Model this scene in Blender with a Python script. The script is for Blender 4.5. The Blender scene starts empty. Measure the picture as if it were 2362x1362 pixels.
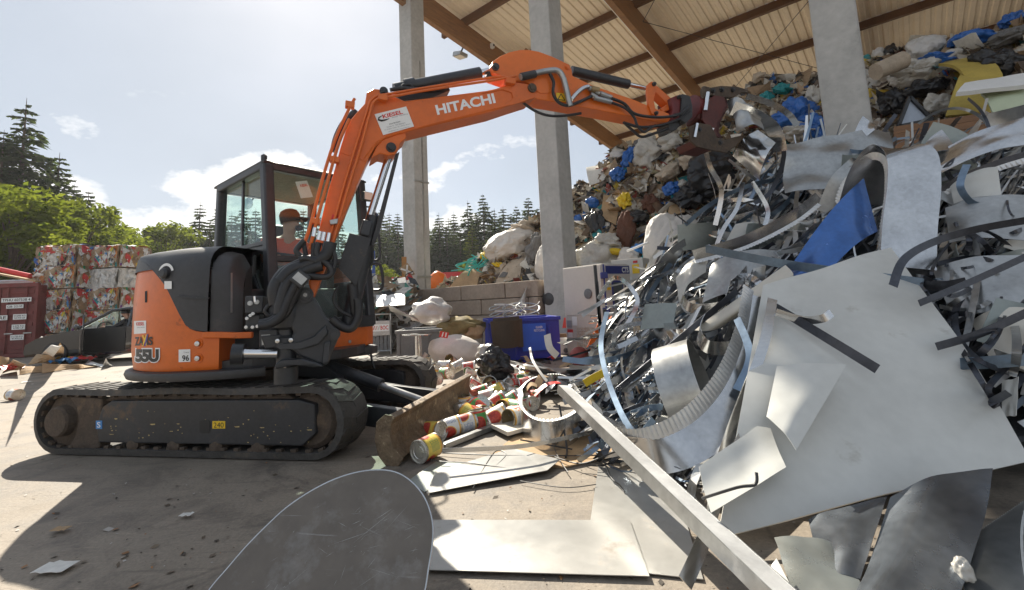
import bpy, bmesh, math, random
from mathutils import Vector as V, Matrix, noise, geometry
R = math.radians
sc = bpy.context.scene
COL = sc.collection

# ---------------------------------------------------------------- camera
F = 1075.0; CXP = 1181.0; CYP = 574.0; CH = 1.13
PITCH = math.atan(123 / F); ROLL = R(2.7)
FW = V((0, math.cos(PITCH), math.sin(PITCH)))
RT0 = V((1, 0, 0)); UP0 = V((0, -math.sin(PITCH), math.cos(PITCH)))
RT = RT0 * math.cos(ROLL) - UP0 * math.sin(ROLL)
UP = UP0 * math.cos(ROLL) + RT0 * math.sin(ROLL)
CAM = V((0, 0, CH))
cd = bpy.data.cameras.new('camera'); cam = bpy.data.objects.new('camera', cd); COL.objects.link(cam)
m = Matrix((RT, UP, -FW)).transposed().to_4x4(); m.translation = CAM
cam.matrix_world = m
cd.sensor_width = 36; cd.lens = 36 * F / 2362; cd.shift_y = -(681 - CYP) / 2362
cd.clip_start = .02; cd.clip_end = 2000
sc.camera = cam

# ---------------------------------------------------------------- light
SUN_AZ = R(-25); SUN_EL = R(40)
S = V((math.sin(SUN_AZ) * math.cos(SUN_EL), math.cos(SUN_AZ) * math.cos(SUN_EL), math.sin(SUN_EL)))
sl = bpy.data.lights.new('sun', 'SUN'); sl.energy = 5.0; sl.angle = R(.5); sl.color = (1, .93, .80)
so = bpy.data.objects.new('sun', sl); COL.objects.link(so)
so.rotation_euler = (-S).to_track_quat('-Z', 'Y').to_euler(); so.location = S * 60
sc.view_settings.view_transform = 'Standard'; sc.view_settings.look = 'None'
sc.view_settings.gamma = 1; sc.view_settings.use_curve_mapping = False
sc.view_settings.exposure = 1.0
sc.cycles.transparent_max_bounces = 40
w = bpy.data.worlds.new('World'); sc.world = w; w.use_nodes = True
nt = w.node_tree; nt.nodes.clear()
def N(nt, t, **k):
    n = nt.nodes.new(t)
    for a, b in k.items():
        if a.startswith('i_'):
            key = a[2:].replace('_', ' ')
            n.inputs[int(key) if key.isdigit() else key].default_value = b
        else: setattr(n, a, b)
    return n
L = lambda nt, a, b: nt.links.new(a, b)
def math_n(nt, op, a, b=None, c=None, clamp=False):
    n = nt.nodes.new('ShaderNodeMath'); n.operation = op; n.use_clamp = clamp
    for i, q in enumerate((a, b, c)):
        if q is None: continue
        if isinstance(q, (int, float)): n.inputs[i].default_value = q
        else: nt.links.new(q, n.inputs[i])
    return n.outputs[0]
def mixc(nt, fac, a, b, mode='MIX'):
    n = nt.nodes.new('ShaderNodeMix'); n.data_type = 'RGBA'; n.blend_type = mode
    for i, q in ((0, fac), (6, a), (7, b)):
        if isinstance(q, (int, float)): n.inputs[i].default_value = q
        elif isinstance(q, (tuple, list)): n.inputs[i].default_value = (q[0], q[1], q[2], 1)
        else: nt.links.new(q, n.inputs[i])
    return n.outputs[2]
def ramp(nt, src, stops, interp='LINEAR'):
    n = nt.nodes.new('ShaderNodeValToRGB'); e = n.color_ramp.elements; n.color_ramp.interpolation = interp
    while len(e) < len(stops): e.new(.5)
    for el, (p, c) in zip(e, stops):
        el.position = p
        el.color = (c, c, c, 1) if isinstance(c, (int, float)) else (c[0], c[1], c[2], 1)
    nt.links.new(src, n.inputs[0]); return n.outputs[0]
sky = N(nt, 'ShaderNodeTexSky', sky_type='NISHITA', sun_disc=False, sun_elevation=SUN_EL, sun_rotation=SUN_AZ,
        air_density=1.0, dust_density=1.6, ozone_density=1.0, altitude=500)
tc = N(nt, 'ShaderNodeTexCoord')
sep = N(nt, 'ShaderNodeSeparateXYZ'); L(nt, tc.outputs['Generated'], sep.inputs[0])
# cumulus low over the horizon: direction flattened, then noise
zc = math_n(nt, 'MAXIMUM', sep.outputs[2], 0.0)
cmb = N(nt, 'ShaderNodeCombineXYZ'); L(nt, sep.outputs[0], cmb.inputs[0]); L(nt, sep.outputs[1], cmb.inputs[1])
L(nt, math_n(nt, 'MULTIPLY', zc, 1.9), cmb.inputs[2])
mp = N(nt, 'ShaderNodeMapping'); mp.inputs['Location'].default_value = (3.1, 1.2, .4); L(nt, cmb.outputs[0], mp.inputs[0])
n1 = N(nt, 'ShaderNodeTexNoise', i_Scale=4.6, i_Detail=9, i_Roughness=.56); L(nt, mp.outputs[0], n1.inputs['Vector'])
band = ramp(nt, zc, [(0.0, .16), (.08, .15), (.22, .10), (.36, -.0), (.6, 0)])
az = math_n(nt, 'ARCTAN2', sep.outputs[0], sep.outputs[1])
bank = math_n(nt, 'MULTIPLY', ramp(nt, math_n(nt, 'ABSOLUTE', math_n(nt, 'ADD', az, R(37))), [(.0, .17), (.18, .145), (.42, 0)]), ramp(nt, zc, [(.05, 1), (.22, .9), (.29, 0)]))   # cumulus bank low on the left
dens = math_n(nt, 'ADD', math_n(nt, 'ADD', n1.outputs[0], bank), math_n(nt, 'SUBTRACT', band, .10))
cov = ramp(nt, dens, [(.525, 0), (.60, 1)])
core = ramp(nt, dens, [(.60, 0), (.72, 1)])
low = ramp(nt, zc, [(.30, 1), (.42, 0)])
veil = N(nt, 'ShaderNodeTexNoise', i_Scale=1.4, i_Detail=4, i_Roughness=.5); L(nt, mp.outputs[0], veil.inputs['Vector'])
grey = mixc(nt, math_n(nt, 'MULTIPLY', ramp(nt, veil.outputs[0], [(.25, .74), (.75, .93)]), 1.0), sky.outputs[0], (3.15, 3.5, 3.95))
ccol = mixc(nt, core, (7.5, 7.4, 7.2), (3.9, 4.15, 4.5))
fin = mixc(nt, math_n(nt, 'MULTIPLY', cov, low), grey, ccol)
bg = N(nt, 'ShaderNodeBackground'); bg.inputs[1].default_value = .085
L(nt, fin, bg.inputs[0]); L(nt, bg.outputs[0], N(nt, 'ShaderNodeOutputWorld').inputs[0])

# ---------------------------------------------------------------- picking real points
def ray(x, y): return FW + RT * ((x - CXP) / F) + UP * ((CYP - y) / F)
def P(x, y, Y):
    d = ray(x, y); return CAM + d * (Y / d.y)
def G(x, y, z=0.0):
    d = ray(x, y); return CAM + d * ((z - CH) / d.z)
def PV(x, y, p0, n):
    d = ray(x, y); return CAM + d * ((V(p0) - CAM).dot(V(n)) / d.dot(V(n)))
def Z2(a): return V((a[0], a[1], 0))

# ---------------------------------------------------------------- mesh building
def frame(axis, hint=(0, 0, 1)):
    a = V(axis).normalized(); h = V(hint)
    if abs(a.dot(h.normalized())) > .98: h = V((1, 0, 0))
    x = h.cross(a).normalized(); y = a.cross(x)
    return x, y, a
def spline(pts, n=8):
    pts = [V(p) for p in pts]
    if len(pts) < 3: return [pts[0].lerp(pts[-1], i / n) for i in range(n + 1)]
    out = []
    for i in range(len(pts) - 1):
        p0 = pts[max(i - 1, 0)]; p1 = pts[i]; p2 = pts[i + 1]; p3 = pts[min(i + 2, len(pts) - 1)]
        for k in range(n):
            t = k / n
            out.append(.5 * ((2 * p1) + (p2 - p0) * t + (2 * p0 - 5 * p1 + 4 * p2 - p3) * t * t + (3 * p1 - p0 - 3 * p2 + p3) * t ** 3))
    out.append(pts[-1]); return out
class MB:
    def __init__(s): s.v = []; s.f = []; s.mi = []; s.cur = 0
    def add(s, vs, fs):
        b = len(s.v); s.v += [V(q) for q in vs]
        for f in fs: s.f.append([i + b for i in f]); s.mi.append(s.cur)
    def box(s, c, size, rot=None):
        c = V(c); hx, hy, hz = [q / 2 for q in size]
        vs = [V((x, y, z)) for x in (-hx, hx) for y in (-hy, hy) for z in (-hz, hz)]
        if rot is not None: vs = [rot @ q for q in vs]
        s.add([c + q for q in vs], [(0, 1, 3, 2), (4, 6, 7, 5), (0, 4, 5, 1), (2, 3, 7, 6), (0, 2, 6, 4), (1, 5, 7, 3)]); return s
    def beam(s, a, b, wd, ht, up=(0, 0, 1)):
        a = V(a); b = V(b); x, y, z = frame(b - a, up)
        vs = [p + x * i * wd / 2 + y * j * ht / 2 for p in (a, b) for i, j in ((-1, -1), (1, -1), (1, 1), (-1, 1))]
        s.add(vs, [(3, 2, 1, 0), (4, 5, 6, 7), (0, 1, 5, 4), (1, 2, 6, 5), (2, 3, 7, 6), (3, 0, 4, 7)]); return s
    def prism(s, poly, vec):
        n = len(poly); vec = V(vec); a = [V(q) for q in poly]
        tri = geometry.tessellate_polygon([a])
        nrm = V((0, 0, 0))
        for i in range(n): nrm += a[i].cross(a[(i + 1) % n])
        if nrm.dot(vec) > 0: a = a[::-1]; tri = geometry.tessellate_polygon([a])
        vs = a + [q + vec for q in a]; fs = []
        for t in tri:
            fs.append(tuple(t)); fs.append(tuple(i + n for i in reversed(t)))
        for i in range(n): j = (i + 1) % n; fs.append((i, i + n, j + n, j))
        s.add(vs, fs); return s
    def tube(s, pts, r, n=8, cap=True):
        pts = [V(p) for p in pts]; k = len(pts)
        rs = r if isinstance(r, (list, tuple)) else [r] * k
        t0 = (pts[1] - pts[0]).normalized(); x, y, _ = frame(t0); vs = []
        for i, p in enumerate(pts):
            t = (pts[min(i + 1, k - 1)] - pts[max(i - 1, 0)]).normalized()
            x = (x - t * x.dot(t)).normalized(); y = t.cross(x)
            vs += [p + (x * math.cos(2 * math.pi * j / n) + y * math.sin(2 * math.pi * j / n)) * rs[i] for j in range(n)]
        fs = [(i * n + j, i * n + (j + 1) % n, (i + 1) * n + (j + 1) % n, (i + 1) * n + j) for i in range(k - 1) for j in range(n)]
        if cap: fs += [tuple(range(n))[::-1], tuple((k - 1) * n + j for j in range(n))]
        s.add(vs, fs); return s
    def lathe(s, c, axis, prof, n=24, hint=(0, 0, 1), a0=0, a1=2 * math.pi):
        c = V(c); x, y, a = frame(axis, hint); full = abs(a1 - a0 - 2 * math.pi) < 1e-6
        m = n if full else n + 1; vs = []
        for r, h in prof:
            for j in range(m):
                q = a0 + (a1 - a0) * j / n
                vs.append(c + a * h + (x * math.cos(q) + y * math.sin(q)) * r)
        fs = []
        for i in range(len(prof) - 1):
            for j in range(n):
                k = (j + 1) % m
                fs.append((i * m + j, i * m + k, (i + 1) * m + k, (i + 1) * m + j))
        s.add(vs, fs); return s
    def ribbon(s, pts, side, wd, th=.003):
        """flat strip along pts; side = list of width vectors (or one)"""
        pts = [V(p) for p in pts]; k = len(pts); vs = []
        for i, p in enumerate(pts):
            t = (pts[min(i + 1, k - 1)] - pts[max(i - 1, 0)]).normalized()
            sd = V(side[i] if isinstance(side, list) else side); sd = (sd - t * sd.dot(t)).normalized()
            nn = t.cross(sd)
            ww = wd[i] if isinstance(wd, list) else wd
            for a, b in ((-1, -1), (1, -1), (1, 1), (-1, 1)): vs.append(p + sd * a * ww / 2 + nn * b * th / 2)
        fs = [(i * 4 + j, i * 4 + (j + 1) % 4, i * 4 + 4 + (j + 1) % 4, i * 4 + 4 + j) for i in range(k - 1) for j in range(4)]
        fs += [(3, 2, 1, 0), tuple((k - 1) * 4 + j for j in range(4))]
        s.add(vs, fs); return s
    def patch(s, fn, nu, nv, th=.003):
        """thin sheet from fn(u,v) with real thickness"""
        g = [[V(fn(i / nu, j / nv)) for j in range(nv + 1)] for i in range(nu + 1)]
        vs = []; m = nv + 1
        nr = []
        for i in range(nu + 1):
            for j in range(nv + 1):
                a = g[min(i + 1, nu)][j] - g[max(i - 1, 0)][j]; b = g[i][min(j + 1, nv)] - g[i][max(j - 1, 0)]
                q = a.cross(b); nr.append(q.normalized() if q.length > 1e-9 else V((0, 0, 1)))
        tot = (nu + 1) * m
        vs = [g[i][j] + nr[i * m + j] * th / 2 for i in range(nu + 1) for j in range(m)] + [g[i][j] - nr[i * m + j] * th / 2 for i in range(nu + 1) for j in range(m)]
        fs = []
        for i in range(nu):
            for j in range(nv):
                a, b, c, d = i * m + j, (i + 1) * m + j, (i + 1) * m + j + 1, i * m + j + 1
                fs.append((a, b, c, d)); fs.append((d + tot, c + tot, b + tot, a + tot))
        rim = [i * m for i in range(nu + 1)] + [nu * m + j for j in range(1, m)] + [i * m + nv for i in range(nu - 1, -1, -1)] + [j for j in range(nv - 1, 0, -1)]
        for a, b in zip(rim, rim[1:] + rim[:1]): fs.append((b, a, a + tot, b + tot))
        s.add(vs, fs); return s
    def build(s, name, mat, parent=None, smooth=0, local=False, bevel=0, origin=None):
        """world-space verts unless local; top-level meshes get their origin at the base"""
        me = bpy.data.meshes.new(name); o = bpy.data.objects.new(name, me); COL.objects.link(o)
        vs = s.v; off = V((0, 0, 0))
        if not local:
            if parent is not None: off = abs_loc(parent)
            elif origin is not None: off = V(origin)
            elif vs:
                k = len(vs); off = V((sum(q.x for q in vs) / k, sum(q.y for q in vs) / k, min(q.z for q in vs)))
        me.from_pydata([(q - off)[:] for q in vs], [], s.f)
        for mm in (mat if isinstance(mat, list) else [mat]): me.materials.append(mm)
        if isinstance(mat, list): me.polygons.foreach_set('material_index', s.mi)
        if smooth:
            me.polygons.foreach_set('use_smooth', [True] * len(me.polygons)); me.set_sharp_from_angle(angle=R(smooth))
        me.update()
        if parent is not None: o.parent = parent
        elif not local: o.location = off
        if bevel:
            b = o.modifiers.new('edge', 'BEVEL'); b.width = bevel; b.segments = 2; b.limit_method = 'ANGLE'; b.angle_limit = R(40)
        return o
def abs_loc(o):
    l = V(o.location)
    while o.parent is not None: o = o.parent; l += V(o.location)
    return l
def tag(o, label=None, cat=None, group=None, kind=None):
    if label: o['label'] = label
    if cat: o['category'] = cat
    if group: o['group'] = group
    if kind: o['kind'] = kind
    return o
def empty(name, loc=(0, 0, 0), label=None, cat=None, group=None):
    o = bpy.data.objects.new(name, None); COL.objects.link(o); o.location = loc; o.empty_display_size = .1
    return tag(o, label, cat, group)
def copy_tree(o, parent=None):
    c = o.copy(); COL.objects.link(c)
    if parent is not None: c.parent = parent
    for ch in o.children: copy_tree(ch, c)
    return c
_fonts = {}
def text_mesh(txt, bold=0.0, spacing=1.0):
    cu = bpy.data.curves.new('t', 'FONT'); cu.body = txt; cu.align_x = 'CENTER'; cu.align_y = 'CENTER'
    cu.offset = bold; cu.space_character = spacing; cu.resolution_u = 3
    ob = bpy.data.objects.new('t', cu); COL.objects.link(ob)
    dg = bpy.context.evaluated_depsgraph_get(); me = bpy.data.meshes.new_from_object(ob.evaluated_get(dg))
    vs = [V(v.co) for v in me.vertices]; fs = [list(p.vertices) for p in me.polygons]
    bpy.data.objects.remove(ob); bpy.data.curves.remove(cu); bpy.data.meshes.remove(me)
    x0 = min(q.x for q in vs); x1 = max(q.x for q in vs); y0 = min(q.y for q in vs); y1 = max(q.y for q in vs)
    return [((q.x - x0) / (x1 - x0), (q.y - y0) / (y1 - y0)) for q in vs], fs
def letter(name, txt, c00, c10, c01, mat, parent, bold=0.0, lift=.004, spacing=1.0):
    """flat print: text box spanned by three world corners (bottom-left, bottom-right, top-left)"""
    uv, fs = text_mesh(txt, bold, spacing); c00, c10, c01 = V(c00), V(c10), V(c01)
    nn = (c10 - c00).cross(c01 - c00).normalized()
    if nn.dot(CAM - c00) < 0: nn = -nn
    mb = MB(); mb.add([c00 + (c10 - c00) * a + (c01 - c00) * b + nn * lift for a, b in uv], fs)
    return mb.build(name, mat, parent)

# ---------------------------------------------------------------- materials
MATS = {}
def mat(name, col, rough=.5, metal=0.0, var=.2, vs=3.0, bump=0.0, bs=30.0, dirt=None, spec=.5, streak=None, coat=0.0, trans=0.0, sss=None):
    """procedural: base colour with two scales of variation, optional dirt patches and relief"""
    if name in MATS: return MATS[name]
    mt = bpy.data.materials.new(name); mt.use_nodes = True; nt = mt.node_tree
    b = nt.nodes['Principled BSDF']; tc = N(nt, 'ShaderNodeTexCoord')
    vec = tc.outputs['Object']
    if streak:
        mp = N(nt, 'ShaderNodeMapping'); mp.inputs['Scale'].default_value = streak; L(nt, vec, mp.inputs[0]); vec = mp.outputs[0]
    n1 = N(nt, 'ShaderNodeTexNoise', i_Scale=vs, i_Detail=6, i_Roughness=.62); L(nt, vec, n1.inputs['Vector'])
    n2 = N(nt, 'ShaderNodeTexNoise', i_Scale=vs * 9, i_Detail=3); L(nt, vec, n2.inputs['Vector'])
    k = math_n(nt, 'ADD', math_n(nt, 'MULTIPLY', n1.outputs[0], .7), math_n(nt, 'MULTIPLY', n2.outputs[0], .3))
    lo = tuple(c * (1 - var) for c in col); hi = tuple(min(1, c * (1 + var)) for c in col)
    c = ramp(nt, k, [(.34, lo), (.66, hi)])
    rr = math_n(nt, 'ADD', math_n(nt, 'MULTIPLY', math_n(nt, 'SUBTRACT', n1.outputs[0], .5), .35), rough, clamp=True)
    if dirt:
        dc, dsc, amt = dirt
        n3 = N(nt, 'ShaderNodeTexNoise', i_Scale=dsc, i_Detail=8, i_Roughness=.7); L(nt, tc.outputs['Object'], n3.inputs['Vector'])
        dm = ramp(nt, n3.outputs[0], [(.62 - amt * .3, 0), (.72 - amt * .2, 1)])
        c = mixc(nt, math_n(nt, 'MULTIPLY', dm, .85), c, dc)
        rr = math_n(nt, 'ADD', rr, math_n(nt, 'MULTIPLY', dm, .3), clamp=True)
        if metal: L(nt, math_n(nt, 'MULTIPLY', math_n(nt, 'SUBTRACT', 1.0, dm), metal), b.inputs['Metallic'])
    L(nt, c, b.inputs['Base Color']); L(nt, rr, b.inputs['Roughness'])
    if not (dirt and metal): b.inputs['Metallic'].default_value = metal
    b.inputs['Specular IOR Level'].default_value = spec
    b.inputs['Coat Weight'].default_value = coat
    b.inputs['Transmission Weight'].default_value = trans
    if bump:
        n4 = N(nt, 'ShaderNodeTexNoise', i_Scale=bs, i_Detail=5, i_Roughness=.6); L(nt, vec, n4.inputs['Vector'])
        bp = N(nt, 'ShaderNodeBump', i_Strength=bump, i_Distance=.02); L(nt, n4.outputs[0], bp.inputs['Height']); L(nt, bp.outputs[0], b.inputs['Normal'])
    MATS[name] = mt; return mt
def glass_mat(name, tint=(.9, .97, .95), op=.12, dust=(.5, .5, .48)):
    mt = bpy.data.materials.new(name); mt.use_nodes = True; nt = mt.node_tree; nt.nodes.clear()
    tr = N(nt, 'ShaderNodeBsdfTransparent'); tr.inputs[0].default_value = (*tint, 1)
    gl = N(nt, 'ShaderNodeBsdfGlossy', i_Roughness=.03); df = N(nt, 'ShaderNodeBsdfDiffuse'); df.inputs[0].default_value = (*dust, 1)
    lw = N(nt, 'ShaderNodeLayerWeight', i_Blend=.5); fr_ = math_n(nt, 'ADD', math_n(nt, 'MULTIPLY', math_n(nt, 'POWER', lw.outputs['Facing'], 4.0), .5), .035)
    m1 = N(nt, 'ShaderNodeMixShader'); L(nt, fr_, m1.inputs[0]); L(nt, tr.outputs[0], m1.inputs[1]); L(nt, gl.outputs[0], m1.inputs[2])
    tc = N(nt, 'ShaderNodeTexCoord'); n = N(nt, 'ShaderNodeTexNoise', i_Scale=5, i_Detail=6); L(nt, tc.outputs['Object'], n.inputs['Vector'])
    m2 = N(nt, 'ShaderNodeMixShader'); L(nt, math_n(nt, 'MULTIPLY', n.outputs[0], op * 2), m2.inputs[0]); L(nt, m1.outputs[0], m2.inputs[1]); L(nt, df.outputs[0], m2.inputs[2])
    L(nt, m2.outputs[0], N(nt, 'ShaderNodeOutputMaterial').inputs[0]); MATS[name] = mt; return mt
def leaf_mat(name, c1, c2, trn=.35):
    mt = bpy.data.materials.new(name); mt.use_nodes = True; nt = mt.node_tree; nt.nodes.clear()
    tc = N(nt, 'ShaderNodeTexCoord'); n = N(nt, 'ShaderNodeTexNoise', i_Scale=.7, i_Detail=4, i_Roughness=.65); L(nt, tc.outputs['Object'], n.inputs['Vector'])
    c = ramp(nt, n.outputs[0], [(.35, c1), (.65, c2)])
    d = N(nt, 'ShaderNodeBsdfDiffuse'); t = N(nt, 'ShaderNodeBsdfTranslucent'); L(nt, c, d.inputs[0])
    L(nt, mixc(nt, 1.0, c, (1.25, 1.25, .6), 'MULTIPLY'), t.inputs[0])
    mx = N(nt, 'ShaderNodeMixShader'); mx.inputs[0].default_value = trn; L(nt, d.outputs[0], mx.inputs[1]); L(nt, t.outputs[0], mx.inputs[2])
    L(nt, mx.outputs[0], N(nt, 'ShaderNodeOutputMaterial').inputs[0]); MATS[name] = mt; return mt
def attr_mat(name, rough=.6, bump=.3):
    mt = bpy.data.materials.new(name); mt.use_nodes = True; nt = mt.node_tree; b = nt.nodes['Principled BSDF']
    a = N(nt, 'ShaderNodeAttribute', attribute_name='Col'); tc = N(nt, 'ShaderNodeTexCoord')
    n = N(nt, 'ShaderNodeTexNoise', i_Scale=9, i_Detail=6, i_Roughness=.7); L(nt, tc.outputs['Object'], n.inputs['Vector'])
    L(nt, mixc(nt, 1.0, a.outputs[0], ramp(nt, n.outputs[0], [(.3, .55), (.7, 1.15)]), 'MULTIPLY'), b.inputs['Base Color'])
    b.inputs['Roughness'].default_value = rough
    bp = N(nt, 'ShaderNodeBump', i_Strength=bump, i_Distance=.02); L(nt, n.outputs[0], bp.inputs['Height']); L(nt, bp.outputs[0], b.inputs['Normal'])
    MATS[name] = mt; return mt

M = {}
M['concrete'] = mat('concrete', (.42, .41, .385), .85, var=.2, vs=1.1, bump=.35, bs=22, dirt=((.2, .19, .17), .8, .05))
M['block'] = mat('concrete_block', (.33, .26, .20), .9, var=.24, vs=1.6, bump=.5, bs=18, dirt=((.15, .115, .09), 1.1, .2))
M['timber'] = mat('glulam_timber', (.26, .13, .05), .55, var=.3, vs=2, streak=(1, 1, 9), bump=.1, bs=40)
M['purlin'] = mat('purlin_timber', (.12, .055, .022), .6, var=.3, vs=3, bump=.1)
M['roof'] = mat('roof_sheet_cream', (.86, .77, .62), .45, var=.08, vs=.9, dirt=((.4, .3, .2), 1.5, -.1))
M['orange'] = mat('orange_paint', (.66, .135, .012), .4, var=.13, vs=2.2, dirt=((.20, .05, .018), 6, -.02), coat=.08)
M['orange_hot'] = mat('orange_paint_clean', (.72, .155, .012), .38, var=.10, vs=2.0, dirt=((.10, .035, .018), 8, -.03), coat=.08)
M['black'] = mat('black_paint', (.03, .032, .036), .38, var=.35, vs=3, dirt=((.09, .08, .07), 4, .02), bump=.03)
M['black_plastic'] = mat('black_plastic', (.042, .042, .044), .5, var=.3, vs=3, dirt=((.11, .10, .09), 3, .05), bump=.08, bs=60)
M['rubber'] = mat('track_rubber', (.07, .064, .058), .8, var=.35, vs=6, dirt=((.16, .13, .10), 5, .22), bump=.3, bs=40)
M['hose'] = mat('hose_rubber', (.02, .02, .022), .45, var=.3)
M['grime'] = mat('greasy_dirt', (.085, .062, .045), .85, var=.4, vs=6, bump=.5, bs=30, dirt=((.2, .14, .09), 4, .15))
M['frame_dark'] = mat('track_frame_paint', (.032, .032, .034), .5, var=.35, vs=4, dirt=((.16, .11, .07), 4, .14), bump=.06)
M['chrome'] = mat('chrome_rod', (.75, .75, .76), .14, 1.0, var=.05)
M['steel'] = mat('bare_steel', (.5, .49, .47), .35, 1.0, var=.2, vs=6)
M['blade'] = mat('worn_blade', (.17, .12, .075), .6, .35, var=.5, vs=7, bump=.5, bs=26, dirt=((.55, .45, .30), 10, .12))
M['white_print'] = mat('white_print', (.82, .82, .82), .45, var=.03)
M['red_print'] = mat('red_print', (.62, .03, .025), .45, var=.03)
M['black_print'] = mat('black_print', (.015, .015, .015), .45, var=.03)
M['grey_print'] = mat('grey_print', (.32, .32, .33), .45, var=.03)
M['yellow_print'] = mat('yellow_print', (.85, .55, .02), .45, var=.1, vs=20)
M['sticker'] = mat('sticker_white', (.80, .80, .78), .45, var=.05, vs=8)
M['blue_print'] = mat('blue_print', (.05, .25, .6), .45, var=.1)
M['lamp'] = mat('lamp_glass', (.85, .8, .7), .15, var=.05)
M['glass'] = glass_mat('cab_glass', op=.022)
M['galv'] = mat('galvanised_sheet', (.56, .565, .57), .20, .95, var=.2, vs=4, bump=.02, bs=14)
M['zinc_lit_tone'] = mat('lit_tone_zinc', (.74, .74, .73), .45, .6, var=.12, vs=5)  # lighter copy of galv; sunlight on lips and rail top put into colour
M['galv_dull'] = mat('dull_zinc_sheet', (.40, .405, .40), .36, .8, var=.25, vs=3, bump=.04, bs=12, dirt=((.35, .34, .32), 3, .0))
M['alu'] = mat('brushed_aluminium', (.66, .66, .65), .2, .97, var=.12, vs=3, streak=(1, 1, 14))
M['dark_steel'] = mat('dark_steel_strip', (.075, .08, .095), .34, .7, var=.3, vs=5)
M['white_sheet'] = mat('white_coated_sheet', (.60, .595, .555), .40, 0, var=.09, vs=1.6, dirt=((.44, .42, .37), 3.5, -.0), bump=.015, bs=5, coat=.15)
M['cream_sheet'] = mat('cream_coated_sheet', (.62, .58, .50), .4, 0, var=.08, vs=2)
M['ground_zinc'] = mat('satin_pale_sheet', (.40, .39, .365), .36, .35, var=.14, vs=1.6, dirt=((.28, .235, .19), 3, .1), bump=.02, bs=6)
M['grey_sheet'] = mat('grey_green_sheet', (.30, .33, .31), .4, .3, var=.12, vs=3)
M['bluegrey_strip'] = mat('blue_grey_strip', (.22, .30, .40), .35, .7, var=.2, vs=5)
M['blue_sheet'] = mat('blue_film_sheet', (.04, .13, .38), .2, 0.55, var=.25, vs=4, dirt=((.3, .4, .6), 5, -.05), coat=.5)
M['card'] = mat('brown_cardboard', (.40, .27, .15), .85, var=.22, vs=3, bump=.1, bs=20)
M['card_dark'] = mat('damp_cardboard', (.17, .10, .06), .9, var=.35, vs=3, bump=.2)
M['paper'] = mat('white_paper', (.70, .68, .63), .7, var=.14, vs=4, bump=.2, bs=12)
# ================================================================ ground
mt = bpy.data.materials.new('yard_concrete'); mt.use_nodes = True; nt = mt.node_tree; b = nt.nodes['Principled BSDF']
tc = N(nt, 'ShaderNodeTexCoord'); vec = tc.outputs['Object']
big = N(nt, 'ShaderNodeTexNoise', i_Scale=.35, i_Detail=7, i_Roughness=.62); L(nt, vec, big.inputs['Vector'])
mid = N(nt, 'ShaderNodeTexNoise', i_Scale=2.3, i_Detail=8, i_Roughness=.68, i_Distortion=.6); L(nt, vec, mid.inputs['Vector'])
fine = N(nt, 'ShaderNodeTexNoise', i_Scale=55, i_Detail=4, i_Roughness=.7); L(nt, vec, fine.inputs['Vector'])
mp = N(nt, 'ShaderNodeMapping'); mp.inputs['Scale'].default_value = (1.2, 9, 1); mp.inputs['Rotation'].default_value = (0, 0, R(20)); L(nt, vec, mp.inputs[0])
scr = N(nt, 'ShaderNodeTexNoise', i_Scale=3.0, i_Detail=6, i_Roughness=.7); L(nt, mp.outputs[0], scr.inputs['Vector'])
c = ramp(nt, big.outputs[0], [(.3, (.195, .165, .13)), (.55, (.28, .235, .185)), (.75, (.345, .29, .23))])
c = mixc(nt, ramp(nt, mid.outputs[0], [(.47, 0), (.66, .75)]), c, (.11, .092, .076))
c = mixc(nt, ramp(nt, scr.outputs[0], [(.58, 0), (.70, .5)]), c, (.42, .35, .27))
st = N(nt, 'ShaderNodeTexNoise', i_Scale=1.1, i_Detail=9, i_Roughness=.75, i_Distortion=1.2); L(nt, vec, st.inputs['Vector'])
c = mixc(nt, ramp(nt, st.outputs[0], [(.54, 0), (.64, .6)]), c, (.085, .072, .062))
mp2 = N(nt, 'ShaderNodeMapping'); mp2.inputs['Scale'].default_value = (.6, 14, 1); mp2.inputs['Rotation'].default_value = (0, 0, R(-14)); L(nt, vec, mp2.inputs[0])
tk = N(nt, 'ShaderNodeTexNoise', i_Scale=1.6, i_Detail=5, i_Roughness=.6); L(nt, mp2.outputs[0], tk.inputs['Vector'])
c = mixc(nt, ramp(nt, tk.outputs[0], [(.60, 0), (.72, .45)]), c, (.10, .085, .07))
c = mixc(nt, 1.0, c, ramp(nt, fine.outputs[0], [(.3, .8), (.7, 1.14)]), 'MULTIPLY')
# cracks in the slab
vo = N(nt, 'ShaderNodeTexVoronoi', feature='DISTANCE_TO_EDGE', i_Scale=.22)
ad = N(nt, 'ShaderNodeMixRGB'); ad.inputs[0].default_value = .12; L(nt, vec, ad.inputs[1]); L(nt, mid.outputs[1], ad.inputs[2]); L(nt, ad.outputs[0], vo.inputs['Vector'])
c = mixc(nt, ramp(nt, vo.outputs[0], [(.0, .45), (.002, 0)]), c, (.09, .075, .06))
L(nt, c, b.inputs['Base Color'])
L(nt, ramp(nt, mid.outputs[0], [(.3, .85), (.7, .6)]), b.inputs['Roughness'])
bp = N(nt, 'ShaderNodeBump', i_Strength=.35, i_Distance=.01); L(nt, math_n(nt, 'ADD', fine.outputs[0], math_n(nt, 'MULTIPLY', mid.outputs[0], 2.0)), bp.inputs['Height']); L(nt, bp.outputs[0], b.inputs['Normal'])
mb = MB(); n = 2
mb.add([(-500, -60, 0), (500, -60, 0), (500, 900, 0), (-500, 900, 0)], [(0, 1, 2, 3)])
tag(mb.build('ground', mt, origin=(0, 0, 0)), kind='structure')
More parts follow.
